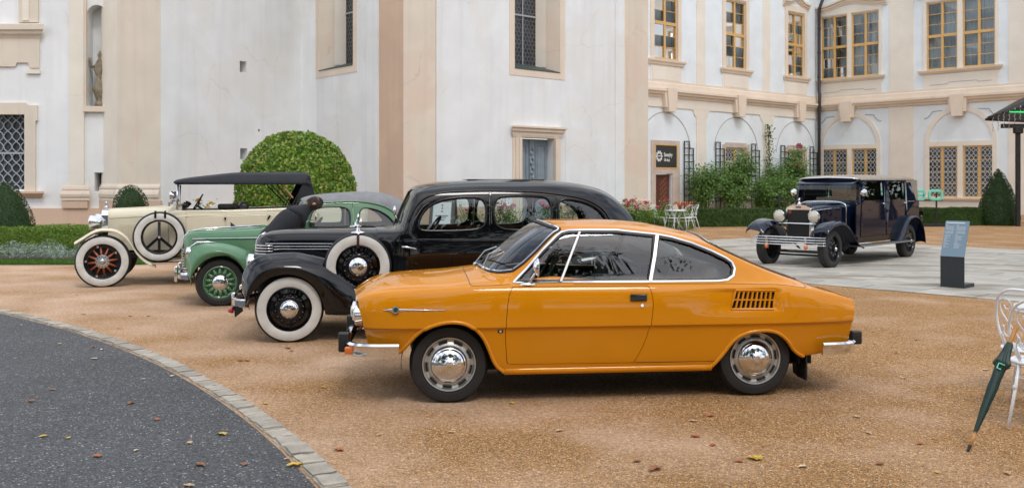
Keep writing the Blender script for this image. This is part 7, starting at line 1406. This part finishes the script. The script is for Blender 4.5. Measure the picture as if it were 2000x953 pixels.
# canopy corner with string lights
def canopy():
    Y = 38.6; t = tag(empty('canopy', (19.55, Y, 0)), 'dark wooden canopy corner with string lights at the right edge', 'canopy'); WD = mat('dark_timber', (.02, .018, .017), .8, var=.3, vscale=10); x0 = -1.27
    MB().add([(x0, -1.0, 4.16), (4, -1.0, 4.0), (4, 1.2, 6.2), (1.2, 1.2, 5.1), (x0, -1.0, 4.08), (4, -1.0, 3.85), (4, 1.2, 6.0), (1.2, 1.2, 4.95), (x0+.3, 1.6, 4.3)], [(0, 1, 2, 3), (4, 7, 6, 5), (0, 4, 5, 1), (0, 3, 7, 4)]).build('roof', mat('dark_shingle', (.035, .03, .028), .9, var=.4, vscale=14, bump=.8, bscale=12), t)
    for k in range(12):
        f_ = k/11; MB().box((x0+.25+f_*2.9, -1.02+.0*f_, 4.22+f_*.95*.9), (.24, .10, .09)).build('shingle', WD, t)
    MB().box((.03, -.95, 1.95), (.14, .14, 3.9)).build('post', WD, t); MB().box((1.5, -.95, 3.88), (4.2, .16, .16)).build('beam', WD, t); MB().rbox((.03, -.97, 3.72), (.34, .2, .26), .04).build('bracket', WD, t)
    em = bpy.data.materials.new('green_neon'); em.use_nodes = True; b = em.node_tree.nodes['Principled BSDF']; b.inputs['Emission Color'].default_value = (.0, .8, .15, 1); b.inputs['Emission Strength'].default_value = .7; b.inputs['Base Color'].default_value = (0, .5, .1, 1)
    MB().tube([(-.35, -1.06, 4.42), (.42, -1.06, 4.40)], .025, 6).build('light_tube', em, t); MB().tube([(.55, -1.06, 4.38), (1.4, -1.06, 4.36)], .035, 6).build('light_tube', em, t)
    SL = mat('string_light', (.40, .36, .31), .5)
    for k in range(9):
        x = x0+.28+k*.21; z1 = 4.25+k*.085; L = .5+.6*RNG.random(); s = MB(); pts = [(x+.02*math.sin(i*2.1), -1.06, z1-L*i/9) for i in range(10)]; s.tube(pts, .010, 4)
        for p in pts[1::2]: s.lathe([(0, -.03), (.022, -.01), (.022, .01), (0, .03)], 6, p)
        s.build('light_string', SL, t)
canopy()
# ================================================================ person leaning into the green car
def person():
    t = tag(empty('person', (-4.15, 13.90, 0), R(15)), 'person in a dark shirt bending into the green saloon at its windscreen', 'person')
    V = [(.74, -1.12, .93), (.79, -1.10, 1.03), (.87, -1.07, 1.13), (.97, -1.03, 1.21), (1.06, -1.0, 1.27), (1.16, -.97, 1.335), (1.24, -.95, 1.36), (.60, -1.03, .88), (.66, -1.02, .48), (.56, -1.02, .07), (.70, -1.02, .04), (.58, -1.21, .88), (.60, -1.22, .48), (.50, -1.24, .07), (.64, -1.25, .04), (1.04, -.84, 1.24), (1.08, -.80, 1.02), (1.16, -.74, .98), (1.21, -.72, .97), (1.02, -1.16, 1.22), (.96, -1.16, 1.0), (1.06, -1.02, .94), (1.10, -.98, .93)]
    E = [(0, 1), (1, 2), (2, 3), (3, 4), (4, 5), (5, 6), (0, 7), (7, 8), (8, 9), (9, 10), (0, 11), (11, 12), (12, 13), (13, 14), (4, 15), (15, 16), (16, 17), (17, 18), (4, 19), (19, 20), (20, 21), (21, 22)]
    Rr = [(.18, .17), (.19, .18), (.205, .19), (.21, .185), (.18, .15), (.065, .065), (.06, .06), (.10, .10), (.065, .065), (.05, .05), (.045, .04), (.10, .10), (.065, .065), (.05, .05), (.045, .04), (.065, .065), (.045, .045), (.032, .032), (.035, .02), (.065, .065), (.045, .045), (.032, .032), (.035, .02)]
    me = bpy.data.meshes.new('body'); me.from_pydata(V, E, []); o = bpy.data.objects.new('body', me); COL.objects.link(o); o.parent = t
    s = o.modifiers.new('skin', 'SKIN'); s.use_smooth_shade = True
    for i, r in enumerate(Rr): me.skin_vertices[0].data[i].radius = r
    me.skin_vertices[0].data[0].use_root = True; sb = o.modifiers.new('sub', 'SUBSURF'); sb.levels = 2; sb.render_levels = 2
    SH = mat('black_shirt', (.010, .012, .017), .8, var=.25, vscale=5, bump=.5, bscale=7); dg = bpy.context.evaluated_depsgraph_get(); m2 = bpy.data.meshes.new_from_object(o.evaluated_get(dg)); o.modifiers.clear(); o.data = m2; m2.materials.clear(); m2.materials.append(SH); m2.materials.append(mat('dark_trousers', (.02, .022, .028), .8)); SK = mat('skin', (.42, .23, .15), .5); m2.materials.append(SK)
    for p in m2.polygons:
        c = p.center; p.material_index = 1 if c.z < .88 else (2 if (c.x > 1.13 and c.z < 1.06) else 0); p.use_smooth = True
    h = MB(); h.lathe([(0, -.115), (.046, -.108), (.068, -.07), (.075, -.02), (.082, .03), (.078, .07), (.048, .098), (0, .106)], 24); hd = h.build('head', SK, o, smooth=True); hd.location = (1.235, -.97, 1.39); hd.rotation_euler = (0, R(75), R(8)); hd.scale = (.95, .9, 1.0)
    for v in hd.data.vertices:
        if v.co.x < -.02: v.co.x *= 1.12
    k = MB(); k.lathe([(.012, .0), (.016, .02), (0, .045)], 8, (.088, 0, -.02)); 
    for y in (-.085, .085): k.lathe([(0, -.03), (.02, -.02), (.022, .01), (0, .03)], 8, (0, y*1.05, -.01))
    k.build('ears_and_nose', SK, hd, smooth=True)
    for y in (-.03, .03): MB().lathe([(0, -.012), (.012, 0), (0, .012)], 8, (.083, y, .005)).build('eye', mat('eye_dark', (.02, .015, .01), .2), hd, smooth=True)
    MB().tube([(.078, -.025, -.065), (.086, 0, -.067), (.078, .025, -.065)], .006, 5).build('mouth', mat('lip', (.28, .10, .08), .5), hd)
    n = 11000; u = RNG.standard_normal((n, 3)); u /= np.linalg.norm(u, axis=1, keepdims=True); ok = (u[:, 2] > np.where(u[:, 0] < .6, -.9, -.3)) & ~((u[:, 0] > .8) & (u[:, 2] < .35)); u = u[ok]; P = u*np.array([.092, .088, .116])+[0, 0, .005]; leaf_obj('hair', P, u, .04, leaf_mat('brown_hair', [(.03, .02, .016), (.07, .05, .042), (.13, .10, .09)], .6, 0), hd, jitter=.3, aspect=.3)
    hc = MB(); hc.lathe([(.04, -.10), (.074, -.075), (.086, -.03), (.090, .02), (.086, .06), (.056, .10), (0, .112)], 20); hc.build('hair_base', mat('hair_brown', (.06, .045, .038), .7), hd, smooth=True)
person()
# ================================================================ fallen leaves
def fallen():
    pr = []
    for q in range(4):
        k = 11; out = []
        for i in range(k): a = 6.283*i/k; r = (.028+.010*(i % 2)+.006*RNG.random())*(1.5 if i == 0 else 1); out.append((r*math.cos(a)*1.25, r*math.sin(a)*.8, .010*RNG.random()+.012*abs(math.sin(a))+.004))
        pr.append((out+[(0, 0, .003)], [(i, (i+1) % k, k) for i in range(k)]))
    cols = {'yellow': (.55, .36, .06), 'tan': (.48, .33, .19), 'brown': (.26, .11, .045), 'russet': (.36, .11, .035), 'pale': (.60, .50, .34)}; ms = {k: mat('leaf_'+k, c, .7, var=.25, vscale=30) for k, c in cols.items()}; meshes = {}
    def put(px, py, col, s=1.0):
        Y = 3173/(py-358); x = (px-1000)/1900*Y; q = int(RNG.integers(4)); key = (q, col)
        if key not in meshes:
            me = bpy.data.meshes.new('fallen_leaf'); me.from_pydata(*[pr[q][0], [], pr[q][1]]); me.materials.append(ms[col]); meshes[key] = me
        o = bpy.data.objects.new('fallen_leaf', meshes[key]); COL.objects.link(o); onroad = math.hypot(x-KC[0], Y-KC[1]) < KR-.1
        o.location = (x, Y, .006 if onroad else .002); o.rotation_euler = (0, 0, RNG.random()*6.28); o.scale = (s, s, s*.8); tag(o, f'{col} fallen leaf lying on the dark asphalt road' if onroad else f'{col} fallen leaf lying on the sandy gravel', 'leaf', f'{col} leaves on the asphalt' if onroad else f'{col} leaves on the gravel')
    for px, py, c, s in ((41, 636, 'pale', .8), (117, 673, 'tan', 1), (182, 679, 'russet', .9), (200, 684, 'pale', 1), (184, 702, 'pale', 1), (280, 742, 'pale', .7), (336, 736, 'pale', .9), (102, 763, 'brown', 1), (62, 786, 'brown', 1), (256, 789, 'brown', 1.1), (306, 821, 'russet', .9), (85, 854, 'yellow', .9), (134, 857, 'yellow', .7), (190, 893, 'russet', 1.1), (434, 850, 'yellow', 1.3), (371, 867, 'tan', .9), (390, 910, 'brown', 1.2), (477, 909, 'brown', .9), (578, 911, 'yellow', 1.5), (266, 881, 'pale', .6), (368, 951, 'tan', 1), (560, 898, 'tan', .6), (215, 695, 'pale', .6)): put(px, py, c, s*.68)
    for px, py, c, s in ((163, 614, 'tan', 1), (233, 642, 'tan', .9), (254, 618, 'brown', .8), (290, 618, 'tan', .8), (470, 705, 'russet', 1.1), (482, 705, 'brown', .9), (563, 681, 'brown', 1.2), (569, 686, 'russet', .9), (518, 789, 'yellow', .8), (631, 757, 'yellow', .8), (663, 880, 'russet', 1.1), (1000, 788, 'yellow', .9), (1092, 842, 'tan', 1), (1387, 813, 'russet', 1.1), (1353, 823, 'tan', .9), (1357, 853, 'russet', 1), (1392, 870, 'russet', .9), (1470, 896, 'yellow', 1.4), (1481, 896, 'yellow', 1.3), (1443, 902, 'russet', .9), (1243, 902, 'brown', .9), (1280, 917, 'brown', 1.6), (1705, 648, 'yellow', .9), (1708, 671, 'yellow', .9), (1712, 708, 'tan', .8), (1765, 739, 'tan', .9), (1673, 815, 'tan', .9), (1697, 846, 'tan', 1), (1797, 867, 'russet', .9), (1718, 907, 'brown', 1), (1968, 925, 'tan', 1), (1925, 723, 'pale', .9), (1568, 912, 'pale', .9), (1830, 923, 'yellow', .6), (740, 850, 'tan', .6), (880, 845, 'tan', .8), (150, 577, 'brown', .8), (340, 562, 'tan', .8), (1790, 664, 'tan', .9), (1750, 690, 'russet', .9)): put(px, py, c, s*.68)
fallen()
# loose grit on the court
def grit():
    n = 9000; Y = 4.9+5.5*RNG.random(n)**1.5; X = (RNG.random(n)-.5)*1.2*Y; on = np.hypot(X-KC[0], Y-KC[1]) < KR+.12; X, Y = X[~on], Y[~on]; n = len(X); ico = np.array([(0, 0, .8), (.9, 0, .2), (.28, .85, .2), (-.72, .53, .2), (-.72, -.53, .2), (.28, -.85, .2), (0, 0, -.3)]); fc = np.array([(0, 1, 2), (0, 2, 3), (0, 3, 4), (0, 4, 5), (0, 5, 1)])
    s = (.002+.0045*RNG.random(n)**2)[:, None, None]; a = RNG.random(n)*6.28; ca, sa = np.cos(a)[:, None], np.sin(a)[:, None]; st = 1+.5*RNG.random((n, 1)); V = ico[None]*np.array([1, 1, .8])*s; x, y = V[:, :, 0]*st, V[:, :, 1]; V = np.stack([x*ca-y*sa+X[:, None], x*sa+y*ca+Y[:, None], V[:, :, 2]+.001], 2).reshape(-1, 3); F = (fc[None]+7*np.arange(n)[:, None, None]).reshape(-1, 3)
    m = leaf_mat('grit_stone', [(.10, .055, .03), (.26, .15, .07), (.38, .23, .12), (.50, .34, .19), (.62, .52, .42)], .9, 0); o = mobj('gravel', V, F, m); tag(o, 'loose grit scattered over the sandy court', 'gravel', kind='stuff')
grit()
# trees across the drive, behind the viewer
def tree(loc, h, w, label, n=6000, low=.12):
    t = tag(empty('tree', loc), label, 'tree', 'trees across the drive'); MB().tube([(0, 0, 0), (.1, 0, h*.25), (0, .1, h*.5), (.1, .2, h*.8)], [.35, .28, .2, .06], 10).build('trunk', BARK, t, smooth=True)
    ctr = []
    for k in range(70): a = RNG.random()*6.28; q = w*math.sqrt(RNG.random()); z = h*(low+(.96-low)*RNG.random()); q *= max(.25, 1-abs(z/h-.5)*1.2); ctr.append((q*math.cos(a), q*math.sin(a), z))
    for k in range(10): c = ctr[k]; MB().tube([(0, 0, h*.3), (c[0]*.5, c[1]*.5, (h*.3+c[2])/2), c], [.12, .07, .02], 6).build('limb', BARK, t)
    ctr = np.array(ctr); P = np.repeat(ctr, n//70, axis=0); P = P+RNG.standard_normal(P.shape)*np.array([.8, .8, .6]); P[:, 2] = np.maximum(P[:, 2], .2); leaf_obj('crown', P, P-ctr.mean(0)+RNG.standard_normal(P.shape), .42, TREE, t, jitter=1.2)
for k, (x, y, h, w) in enumerate(((-34, -14, 12, 5), (-26, -18, 13, 5), (-18, -20, 12, 5), (-10.5, -22, 19, 5.6), (-3, -23, 18, 5.4), (5, -22, 19.5, 5.6), (12.5, -23, 18, 5.4), (20, -21, 19, 5.6), (28, -17, 15, 5), (36, -12, 13, 5), (25, 18, 11, 4.5), (29, 26, 12, 5), (35, 33, 12, 5), (-15, -11, 16, 5.2), (-5.5, -12, 17, 5.4), (4.5, -11.5, 16, 5.2), (15, -12, 17, 5.4))):
    tree((x, y, 0), h, w, ['first', 'second', 'third', 'fourth', 'fifth', 'sixth', 'seventh', 'eighth', 'ninth', 'tenth', 'eleventh', 'twelfth', 'thirteenth', 'fourteenth', 'fifteenth', 'sixteenth', 'last'][k]+' leafy tree of the ring standing around the court')
